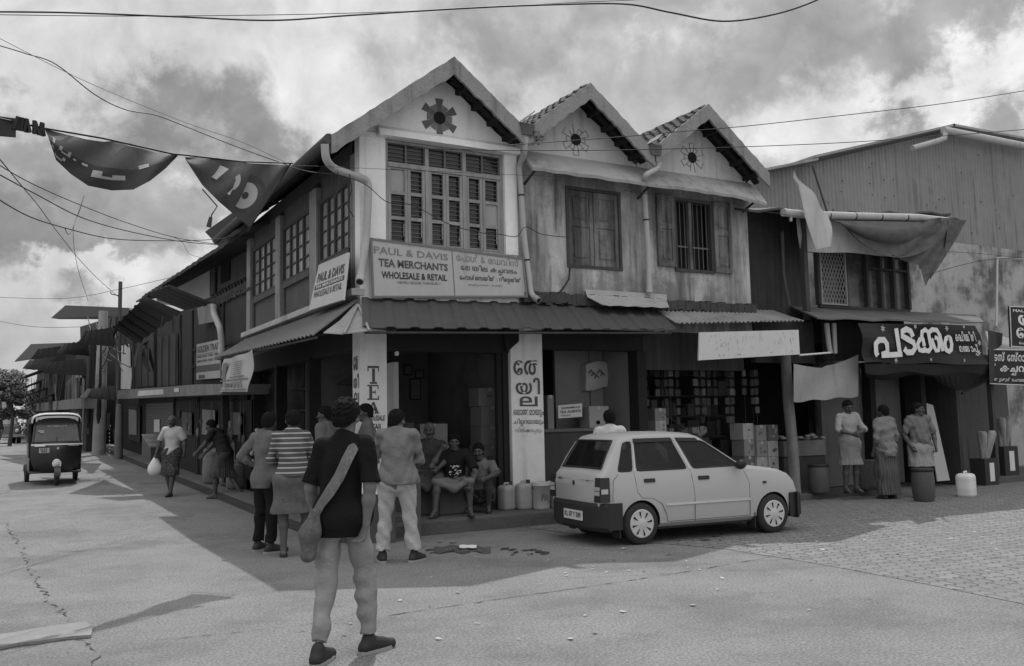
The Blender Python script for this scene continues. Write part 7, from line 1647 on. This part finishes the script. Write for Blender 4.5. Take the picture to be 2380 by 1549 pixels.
# --- man in pale trousers
g0 = Gp(925, 1306)
w, A = person('stout man seen from behind in a grey shirt and loose pale trousers', g0, AW, dict(Hd=(.0, .05, 1.575), shL=(-.19, .02, 1.405), shR=(.195, 0, 1.40), elL=(-.245, .12, 1.20), elR=(.245, .06, 1.13), wrL=(-.13, .28, 1.22), wrR=(.2, .24, 1.05), hipL=(-.10, 0, .90), hipR=(.10, 0, .90), knL=(-.14, .01, .49), knR=(.14, .01, .49), anL=(-.17, -.02, .085), anR=(.185, -.02, .085), toL=(-.22, .12, .03), toR=(.26, .10, .03)), .0075, 1.0, 1.16, -.5, .05, sk=skin, hairk=1.2, shirt=cloth('grey_shirt', .16), sleeve=.55, hem=.86, lower=cloth('cream_trousers', .36, var=.16), feet='shoe', seed=8, flare=1.35, belly=.6, curl=(.8, .8))
# --- man with hand on hip in dark trousers
g0 = Gp(616, 1283)
person('slim man in dark trousers with a hand on his hip, grey shirt sleeves rolled', g0, AW - .55, dict(Hd=(.03, .03, 1.585), elL=(-.33, -.10, 1.16), wrL=(-.15, .02, 1.02), elR=(.23, .08, 1.14), wrR=(.10, .22, 1.12), anL=(-.15, .02, .085), anR=(.15, -.05, .085), toL=(-.18, .18, .03), toR=(.22, .10, .03), knR=(.13, .0, .49)), .0075, 1.0, .96, .5, .05, sk=skin2, shirt=cloth('ash_shirt', .13), sleeve=.72, hem=.78, lower=cloth('black_trousers', .016), feet='shoe', seed=11, curl=(.9, .9))
# --- striped shirt
g0 = Gp(682, 1294)
person('man in a striped shirt and tucked-up grey waist cloth, seen from behind', g0 + V((0, .05, 0)), AW + .25, dict(elL=(-.25, .06, 1.15), wrL=(-.16, .22, 1.08), elR=(.25, .05, 1.14), wrR=(.2, .2, 1.05), anL=(-.10, -.04, .085), anR=(.19, .08, .085), knR=(.15, .10, .49), toL=(-.10, .14, .03), toR=(.26, .22, .03)), .0075, 1.01, 1.08, .15, .1, sk=skin2, hairk=1.1, shirt=striped('striped_shirt', .07, .36, .058, .016), sleeve=.74, hem=.94, lower=cloth('grey_waist_cloth', .12, var=.2), kind='wrap', low_hem=.50, feet='sandal', seed=15, flare=1.25, curl=(.7, .7))
# --- two behind, partly hidden
g0 = Gp(738, 1262)
person('balding man in a pale blue-grey shirt turned to the left behind the striped shirt', V((-.48, .05, .12)), AW + 1.25, dict(), .009, .98, 1.0, .15, .0, sk=skin2, hairk=.9, shirt=cloth('dull_shirt', .15), sleeve=.5, hem=.80, lower=cloth('dim_cloth', .10), kind='wrap', low_hem=.2, seed=19)
person('man facing left half hidden behind the head of the walker in the black tee', V((-.02, -.30, .2)), AW + 1.75, dict(), .009, .94, 1.0, .1, .0, sk=skin2, hairk=1.1, shirt=cloth('dim_shirt', .12), sleeve=.5, hem=.80, lower=cloth('dim_cloth', .10), kind='wrap', low_hem=.2, seed=23)
# --- men sitting on the step
def seated(label, x, y, rz, seat, J2, **k):
    z0 = k.pop('fz', .2)
    J3 = dict(Hd=(0, .10, seat + .69), Nk=(0, .045, seat + .55), Ch=(0, .03, seat + .37), Pv=(0, 0, seat + .06), shL=(-.175, .05, seat + .49), shR=(.175, .05, seat + .49), hipL=(-.09, .02, seat + .04), hipR=(.09, .02, seat + .04), knL=(-.16, .40, .50), knR=(.16, .40, .50), anL=(-.13, .34, .085), anR=(.13, .34, .085), toL=(-.14, .50, .03), toR=(.14, .50, .03), elL=(-.24, .17, seat + .26), elR=(.24, .17, seat + .26), wrL=(-.16, .36, seat + .16), wrR=(.16, .36, seat + .16))
    J3.update(J2)
    return person(label, V((x, y, z0)), rz, J3, .0075, seatcloth=True, **k)
TO = AW + math.pi
q = Yp(1045, 1120, .15)
seated('curly-haired man sitting on the step with a raised arm, dark tee with white print', q.x, -.02, TO + .1, .38, dict(elR=(.34, .25, .70), wrR=(.20, .22, .93), elL=(-.30, .22, .60), wrL=(-.22, .42, .44), knL=(-.20, .42, .50), knR=(.26, .40, .50), anL=(-.20, .44, .085), anR=(.30, .50, .085), toL=(-.22, .60, .03), toR=(.36, .66, .03), Hd=(0, .08, 1.04)), bulk=1.0, sk=skin2, hairk=1.7, shirt=cloth('navy_tee', .02), sleeve=.4, hem=.36, lower=cloth('folded_waist_cloth', .17), kind='wrap', low_hem=.16, seed=27, flare=.95, curl=(.7, 1.0), nod=.05, tash=False, palm={'R': (-.3, .5, .6)}, handdir={'R': (-.5, .1, .6)})
c = V((q.x, -.02, .2)); mb = MB()
R = Matrix.Rotation(TO + .1, 4, 'Z')
for k in range(26): p = c + (R @ V((rnd(-.085, .085), .165 + rnd(0, .006), .38 + rnd(.19, .33)))); s_ = rnd(.006, .014); u = R @ V((1, 0, 0)); mb.add([p - u * s_ - V((0, 0, s_ * .5)), p + u * s_ - V((0, 0, s_ * .5)), p + u * s_ + V((0, 0, s_ * .5)), p - u * s_ + V((0, 0, s_ * .5))], [(0, 1, 2, 3)])
tee = mb.build('shirt_print', inkw); ppl = [o_ for o_ in bpy.data.objects if o_.get('label', '').startswith('curly-haired man')][0]
tee.data.transform(Matrix.Rotation(-(TO + .1), 4, 'Z') @ Matrix.Translation(V(tee['_w']) - c)); tee.location = (0, 0, 0); tee.parent = ppl
mb = MB(); mb.box(q.x - .25, q.x + .25, -.04, .25, .2, .57); mb.build('stool_block', cart3, label='low dark box used as a seat by the curly-haired man', cat='box', bevel=.01)
q2 = Yp(1112, 1120, .1)
seated('squatting man in an open-necked shirt and spotted waist cloth, arms on his knees', q2.x, .0, TO - .15, .17, dict(Pv=(0, 0, .26), hipL=(-.09, .02, .22), hipR=(.09, .02, .22), Ch=(0, .10, .58), Nk=(0, .15, .75), Hd=(0, .20, .895), shL=(-.18, .13, .69), shR=(.18, .13, .69), knL=(-.17, .36, .50), knR=(.19, .36, .50), anL=(-.13, .18, .085), anR=(.13, .18, .085), toL=(-.16, .33, .03), toR=(.17, .33, .03), elL=(-.28, .30, .58), elR=(.30, .32, .60), wrL=(-.17, .52, .52), wrR=(.32, .52, .42)), bulk=1.0, sk=skin2, hairk=1.0, shirt=cloth('dull_khaki_shirt', .15), sleeve=.5, hem=.26, lower=checked('spotted_cloth', .05, .30, 26), kind='wrap', low_hem=.15, seed=29, flare=.8, curl=(.6, .5), nod=.1)
q3 = Yp(985, 1120, .4)
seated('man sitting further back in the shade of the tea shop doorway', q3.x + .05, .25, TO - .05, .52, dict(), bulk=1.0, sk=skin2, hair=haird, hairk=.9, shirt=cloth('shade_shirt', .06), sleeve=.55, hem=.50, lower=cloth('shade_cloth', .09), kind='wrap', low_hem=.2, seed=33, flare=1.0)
mb = MB(); mb.box(q3.x - .25, q3.x + .35, .12, .5, .2, .71); mb.build('bench_block', cart3, label='dark box bench under the man sitting in the doorway', cat='bench', bevel=.01)
# --- behind the car
p = Yp(1417, 1000, -1.1)
person('man in a white shirt whose head shows above the car roof', V((p.x, -1.1, -0.04)), AW + .1, dict(), .009, 1.0, .95, .1, .0, sk=skin2, hairk=.9, shirt=cloth('white_shirt', .55), sleeve=.5, hem=.78, lower=cloth('dim_cloth', .10), seed=37)
# --- walking man with bags on the side street
g0 = Gp(398, 1153)
w, A = person('walking man in a white shirt and dark printed waist cloth carrying a white plastic bag', g0, TO - .1, dict(elR=(.27, .0, 1.13), wrR=(.29, .08, .90), elL=(-.26, -.02, 1.13), wrL=(-.28, .02, .90), knL=(-.09, .12, .50), knR=(.09, .02, .49), anL=(-.06, .16, .085), anR=(.05, -.06, .085), toL=(-.06, .32, .03), toR=(.05, .10, .03)), .008, .97, 1.0, .15, .05, sk=skin2, hair=haird, hairk=.6, bald=True, shirt=cloth('white_open_shirt', .42), sleeve=.46, hem=.79, lower=checked('dark_print_cloth', .03, .12, 30), kind='wrap', low_hem=.42, seed=41, flare=.95, curl=(.9, 1.1))
o = local('plastic_bag', 'white plastic carrier bag hanging from the walking man in the side street', 'bag'); mb = MB(); mb.lathe((0, 0, 0), [(0, -.42), (.10, -.40), (.15, -.32), (.14, -.22), (.07, -.10), (.02, -.02), (.02, 0)], 14, sx=1.0, sy=.7); mb.build('sack', M('white_plastic', .62), o); R = Matrix.Rotation(TO - .1, 4, 'Z'); c = g0 + R @ V(A['wrR'] + np.array([.02, .02, -.06])); place(o, c)
# --- bending man
g0 = Gp(505, 1160)
person('thin dark man stooping to the right over the goods on the side pavement', g0 + V((.1, 0, 0)), AW + 1.35, dict(Pv=(0, -.05, .90), hipL=(-.08, -.05, .88), hipR=(.08, -.05, .88), Ch=(0, .10, 1.20), Nk=(0, .20, 1.35), Hd=(0, .28, 1.45), shL=(-.17, .16, 1.31), shR=(.17, .16, 1.31), elL=(-.2, .30, 1.07), elR=(.2, .34, 1.08), wrL=(-.14, .50, .92), wrR=(.16, .52, .88), knL=(-.09, .10, .48), knR=(.09, -.10, .48), anL=(-.08, .12, .085), anR=(.08, -.36, .10), toL=(-.08, .28, .03), toR=(.08, -.20, .03)), .008, 1.0, .92, .0, .15, sk=skin2, shirt=cloth('black_vest', .03), sleeve=.3, hem=.86, lower=cloth('brown_cloth', .075), kind='wrap', low_hem=.42, seed=45, flare=.95)
# --- the three men at right
g0 = Zp(1980, 1146, .12)
person('man in a pale shirt and folded white cloth looking down at his hands', g0, TO + .15, dict(elL=(-.25, .10, 1.13), wrL=(-.06, .27, 1.07), elR=(.25, .10, 1.13), wrR=(.07, .27, 1.05)), .008, .97, .95, .0, .35, sk=skin2, shirt=cloth('pale_work_shirt', .30), sleeve=.62, hem=.77, lower=cloth('white_mundu', .20, var=.2), kind='wrap', low_hem=.50, seed=49, flare=1.0, curl=(1.0, 1.0))
g0 = Gp(2066, 1160)
person('man with his back turned in a grey shirt and long striped waist cloth', g0, AW + .35, dict(), .008, .98, 1.06, .25, .0, sk=skin2, shirt=cloth('mid_grey_shirt', .19), sleeve=.72, hem=.76, lower=striped('striped_waist_cloth', .07, .11, .05, .012, 0), kind='wrap', low_hem=.08, seed=53, flare=1.15)
g0 = Gp(2155, 1158)
person('heavy moustached man in a dull shirt with his cloth folded up, looking right', g0 + V((.05, .12, 0)), TO + .05, dict(elL=(-.27, .0, 1.13), wrL=(-.24, .10, .92), elR=(.27, -.02, 1.13), wrR=(.22, .10, .93), anR=(.17, .05, .085), toR=(.24, .2, .03)), .008, 1.0, 1.12, .75, .0, sk=skin2, shirt=cloth('dull_plain_shirt', .15), sleeve=.44, hem=.84, lower=cloth('folded_mundu', .27, var=.2), kind='wrap', low_hem=.56, seed=57, flare=1.2, belly=.8)
mb = MB()
person('distant man in dark clothes standing by the road at the far left', V((-4.6, 26, gz(-4.6, 26))), TO, dict(), .011, 1.0, 1.0, 0, 0, sk=skin2, shirt=cloth('far_dark_shirt', .03), sleeve=.6, hem=.8, lower=cloth('far_dark_cloth', .05), seed=61, face=False, tash=False)
# ================================================================ banners and wires overhead
def wireline(pts, D0, D1, r, label, cat='cable', name='overhead_cable', sag=True):
    """control pixels turned into points at depths going from D0 to D1 metres along the view"""
    n = len(pts); Q = []
    fwd = V((math.sin(ANG), math.cos(ANG), 0))
    for i, (x, y) in enumerate(pts):
        d = ray(x, y); D = D0 + (D1 - D0) * i / (n - 1); Q.append(CAM + d * (D / d.dot(fwd)))
    P = []
    for i in range(n - 1):
        p0, p1, p2, p3 = Q[max(i - 1, 0)], Q[i], Q[i + 1], Q[min(i + 2, n - 1)]
        for k in range(8):
            t = k / 8; P.append(0.5 * ((2 * p1) + (p2 - p0) * t + (2 * p0 - 5 * p1 + 4 * p2 - p3) * t * t + (3 * p1 - p0 - 3 * p2 + p3) * t ** 3))
    P.append(Q[-1]); mb = MB(); mb.tube(P, r, 5)
    return mb.build(name, wire, label=label, cat=cat, group='overhead cables')
wireline([(-60, 28), (150, 30), (420, 40), (630, 48), (820, 36), (1080, 20), (1270, 12), (1450, 10), (1560, 30), (1680, 50), (1800, 34), (1900, 0), (1960, -40)], 7.5, 7.5, .008, 'thick cable crossing the top of the sky in long shallow waves')
wireline([(-60, 34), (300, 38), (700, 34), (1000, 24), (1300, 8), (1480, 0), (1600, -8)], 8, 9, .004, 'thin straight cable at the very top of the sky')
wireline([(-40, 95), (60, 125), (130, 150), (220, 220), (290, 255), (360, 268), (420, 290), (520, 330), (600, 360), (668, 384)], 8, 11.6, .006, 'cable dropping from the top left sky to the eave corner')
wireline([(-20, 80), (200, 190), (430, 285), (560, 330), (668, 380)], 8, 11.7, .003, 'thin cable beside the one dropping to the eave corner')
wireline([(668, 386), (720, 400), (790, 408), (850, 430), (900, 470), (960, 478), (1040, 520), (1110, 540), (1160, 545), (1200, 550), (1222, 528), (1260, 545), (1320, 552)], 11.7, 13.4, .006, 'dark cable looping across the white pier and the six-leaf window')
wireline([(668, 384), (900, 394), (1150, 405), (1330, 412)], 11.6, 13.2, .003, 'pale thin cable stretched level across the first gable')
wireline([(960, 345), (1180, 350), (1500, 348), (1900, 335), (2200, 316), (2420, 298)], 12, 15, .006, 'lower straight cable running across the second and third gables')
wireline([(1180, 338), (1400, 322), (1600, 305), (1750, 292), (2000, 264), (2200, 240), (2420, 205)], 12.3, 14, .006, 'upper straight cable running right from the first gable into the sky')
wireline([(1450, 443), (1550, 458), (1690, 480), (1830, 500)], 14, 15.2, .005, 'pale wire slanting below the apron across the third bay', name='slanting_wire')
wireline([(-30, 335), (40, 420), (90, 480), (130, 535), (190, 610), (240, 660), (275, 690)], 9, 32, .008, 'cable slanting down from the left edge to the far thin pole')
wireline([(-40, 440), (60, 500), (150, 530), (260, 555), (380, 560), (480, 558), (575, 548)], 8, 18, .007, 'lowest of the three cables swooping to the ridge sheet from the left')
wireline([(-40, 385), (80, 450), (200, 510), (330, 545), (450, 565), (572, 572)], 8, 18, .007, 'middle of the three cables swooping to the ridge sheet from the left')
wireline([(-40, 360), (60, 420), (170, 470), (300, 520), (420, 555), (560, 575)], 8, 18, .006, 'uppermost of the three cables swooping to the ridge sheet from the left')
wireline([(150, 530), (165, 540), (195, 455), (185, 490), (170, 540), (180, 620), (205, 700)], 12, 26, .006, 'loose cable end dangling in a kink before the left clouds')
wireline([(-40, 690), (150, 694), (280, 672), (420, 640)], 30, 26, .007, 'low cable rising behind the far thin pole'); wireline([(-40, 740), (80, 760), (200, 760)], 34, 30, .008, 'lowest cable at the left above the far awning house')
wireline([(380, 545), (420, 560), (440, 590), (470, 600)], 17, 20, .004, 'short slack cable hanging by the timber house roof')
wireline([(2150, 640), (2290, 605), (2420, 600)], 17, 19, .006, 'cable crossing the stained wall at the right'); wireline([(2185, 585), (2280, 590), (2420, 605)], 16.5, 19, .004, 'thin cable crossing just below the corrugated sheets at right')
# horizontal rope with two torn banners across the street
fwd = V((math.sin(ANG), math.cos(ANG), 0))
def at(x, y, D): d = ray(x, y); return CAM + d * (D / d.dot(fwd))
vm = M('banner_vinyl_dark', .055, .8, .35, 3, .15, 15); vm2 = M('banner_vinyl_grey', .105, .8, .3, 3, .15, 15, blot=.4, blotg=.05, bs=3); vw = M('banner_white_print', .42, .8, .2, 3)
mb = MB(); mb.tube([at(-40, 268, 7.6), at(100, 298, 8.2), at(240, 322, 8.8), at(400, 358, 9.6), at(440, 362, 9.8), at(560, 376, 10.6), at(680, 380, 11.6)], .010, 6)
for k in range(12): f = k / 11; p = at(38 + 66 * f, 284 + 16 * f, 7.9 + .3 * f); mb.tube([p + V((rnd(-.03, .03), 0, .05)), p + V((rnd(-.03, .03), 0, -.07))], .02, 5)
rope = mb.build('banner_rope', wire, label='rope strung across the side street carrying two torn banners', cat='rope')
mb = MB(); mb.hexa([at(-60, 262, 7.7), at(38, 276, 7.9), at(38, 284, 8.2), at(-60, 270, 8.0), at(-60, 262, 7.7) + V((0, 0, -.17)), at(38, 280, 7.9) + V((0, 0, -.15)), at(38, 284, 8.2) + V((0, 0, -.15)), at(-60, 270, 8.0) + V((0, 0, -.17))][4:] + [at(-60, 262, 7.7), at(38, 276, 7.9), at(38, 284, 8.2), at(-60, 270, 8.0)]); mb.build('canopy_corner', M('canopy_dark', .04, .9), label='dark corner of a canopy jutting in at the upper left edge', cat='canopy')
def drape(top, bot, n, m, D0, D1, bulge):
    def lerp_poly(P, f):
        f *= len(P) - 1; i = min(int(f), len(P) - 2); t = f - i; return (P[i][0] + (P[i + 1][0] - P[i][0]) * t, P[i][1] + (P[i + 1][1] - P[i][1]) * t)
    G = []
    for i in range(n + 1):
        f = i / n; a, b2 = lerp_poly(top, f), lerp_poly(bot, f); row = []
        for j in range(m + 1):
            g_ = j / m; x, y = a[0] + (b2[0] - a[0]) * g_, a[1] + (b2[1] - a[1]) * g_
            row.append(at(x, y, D0 + (D1 - D0) * f - bulge * math.sin(g_ * 3.1) * math.sin(f * 3.14) + .05 * math.sin(f * 17 + g_ * 5)))
        G.append(row)
    return G
o = thing('torn_banner', 'dark torn vinyl banner sagging like a hammock from the rope over the street', 'banner', at(260, 440, 8.8))
top = [(104, 300), (150, 312), (200, 324), (240, 330), (268, 328), (300, 340), (330, 346), (370, 358), (410, 360)]; bot = [(112, 318), (130, 372), (165, 405), (205, 432), (260, 443), (310, 441), (350, 420), (385, 392), (414, 362)]
G = drape(top, bot, 48, 20, 8.2, 9.7, .06)
mb = MB(); mb.grid([r[:12] for r in G], (0, .006, 0), sm=True); mb.build('upper_cloth', vm2, o)
mb = MB(); mb.grid([r[11:] for r in G], (0, .006, 0), sm=True); mb.build('lower_band', vm, o)
def patchq(mb, G, i0, i1, j0, j1, off=-.012): mb.grid([[G[i][j] - fwd * -off for j in range(j0, j1 + 1)] for i in range(i0, i1 + 1)], (0, .002, 0))
mb = MB(); patchq(mb, G, 18, 21, 13, 16); patchq(mb, G, 24, 28, 14, 16); patchq(mb, G, 21, 24, 15, 16); patchq(mb, G, 33, 37, 10, 12); patchq(mb, G, 3, 4, 7, 12); patchq(mb, G, 6, 7, 9, 12); patchq(mb, G, 9, 10, 10, 13); patchq(mb, G, 7, 9, 12, 13); patchq(mb, G, 11, 12, 12, 13); patchq(mb, G, 14, 16, 12, 12 + 1)
patchq(mb, G, 3, 4, 15, 17); patchq(mb, G, 5, 8, 17, 18); patchq(mb, G, 8, 9, 15, 17)
mb.build('printed_patches', vw, o)
o = thing('torn_banner', 'grey torn triangular banner with big white numerals hanging point down at the eave corner', 'banner', at(580, 525, 11))
top = [(430, 366), (480, 366), (530, 372), (580, 380), (620, 382), (672, 384)]; bot = [(432, 372), (470, 430), (510, 470), (545, 500), (580, 528), (672, 388)]
G = drape(top, bot, 40, 20, 9.8, 11.4, .12)
mb = MB(); mb.grid(G, (0, .006, 0), sm=True); mb.build('vinyl_cloth', M('banner_vinyl_mid', .09, .8, .25, 3, .15, 15, streak=.3), o)
def ringpatch(mb, cx, cy, rx, ry, rot, t, a0=0, a1=6.29, D=10.55):
    n = 26; P = []
    for k in range(n + 1):
        a = a0 + (a1 - a0) * k / n; row = []
        for s_ in (1, 1 - t):
            x, y = rx * s_ * math.cos(a), ry * s_ * math.sin(a); row.append(at(cx + x * math.cos(rot) - y * math.sin(rot), cy + x * math.sin(rot) + y * math.cos(rot), D))
        P.append(row)
    mb.grid(P, (0, .003, 0))
mb = MB(); ringpatch(mb, 570, 455, 33, 26, -.9, .72, D=10.72); ringpatch(mb, 536, 420, 26, 22, -.9, .5, .3, 4.5, D=10.45); mb.grid([[at(512 + 20 * f, 385 + 8 * f, 10.3), at(485 + 18 * f, 408 + 10 * f, 10.2)] for f in (0, .5, 1)], (0, .003, 0)); mb.grid([[at(548 + 10 * f, 400 + 5 * f, 10.55), at(522 + 12 * f, 448 + 6 * f, 10.4)] for f in (0, 1)], (0, .003, 0)); mb.build('numerals', vw, o)
mb = MB(); ringpatch(mb, 578, 450, 44, 38, -.9, .25, 4.2, 7.2, D=10.74); mb.build('numeral_shadow', vm, o)
mb = MB(); mb.tube([at(470, 440, 10), at(505, 480, 10.1), at(492, 500, 10.1), at(486, 525, 10.1)], .008, 5); mb.tube([at(490, 505, 10.1), at(485, 528, 10.1)], [.02, .03], 5); mb.build('dangling_cord', vm, o)
mb = MB(); mb.tube([at(580, 530, 11.2), at(676, 380, 11.6)], .012, 6); mb.build('edge_rope', wire, o)
# little loops of wire round the corner pipe, weeds in the gutter
mb = MB(); mb.tube([Yp(785, 400, -.4), Yp(790, 430, -.4), Yp(778, 460, -.38)], .008, 5); mb.tube([Yp(812, 405, -.35), Yp(818, 440, -.34), Yp(808, 480, -.3), Yp(822, 505, -.28)], .008, 5); mb.tube([Yp(790, 415, -.38), Yp(802, 432, -.37), Yp(815, 415, -.36)], .007, 5); mb.build('pipe_ties', wire, label='loose loops of wire tied round the corner drain pipe', cat='wire')
mb = MB(); c = Yp(1241, 322, -.4); leafcloud(mb, c, .16, 130, .03); tag(mb.build('gutter_weeds', leaf), 'weeds sprouting in the gutter between the first two gables', 'weeds', kind='stuff')
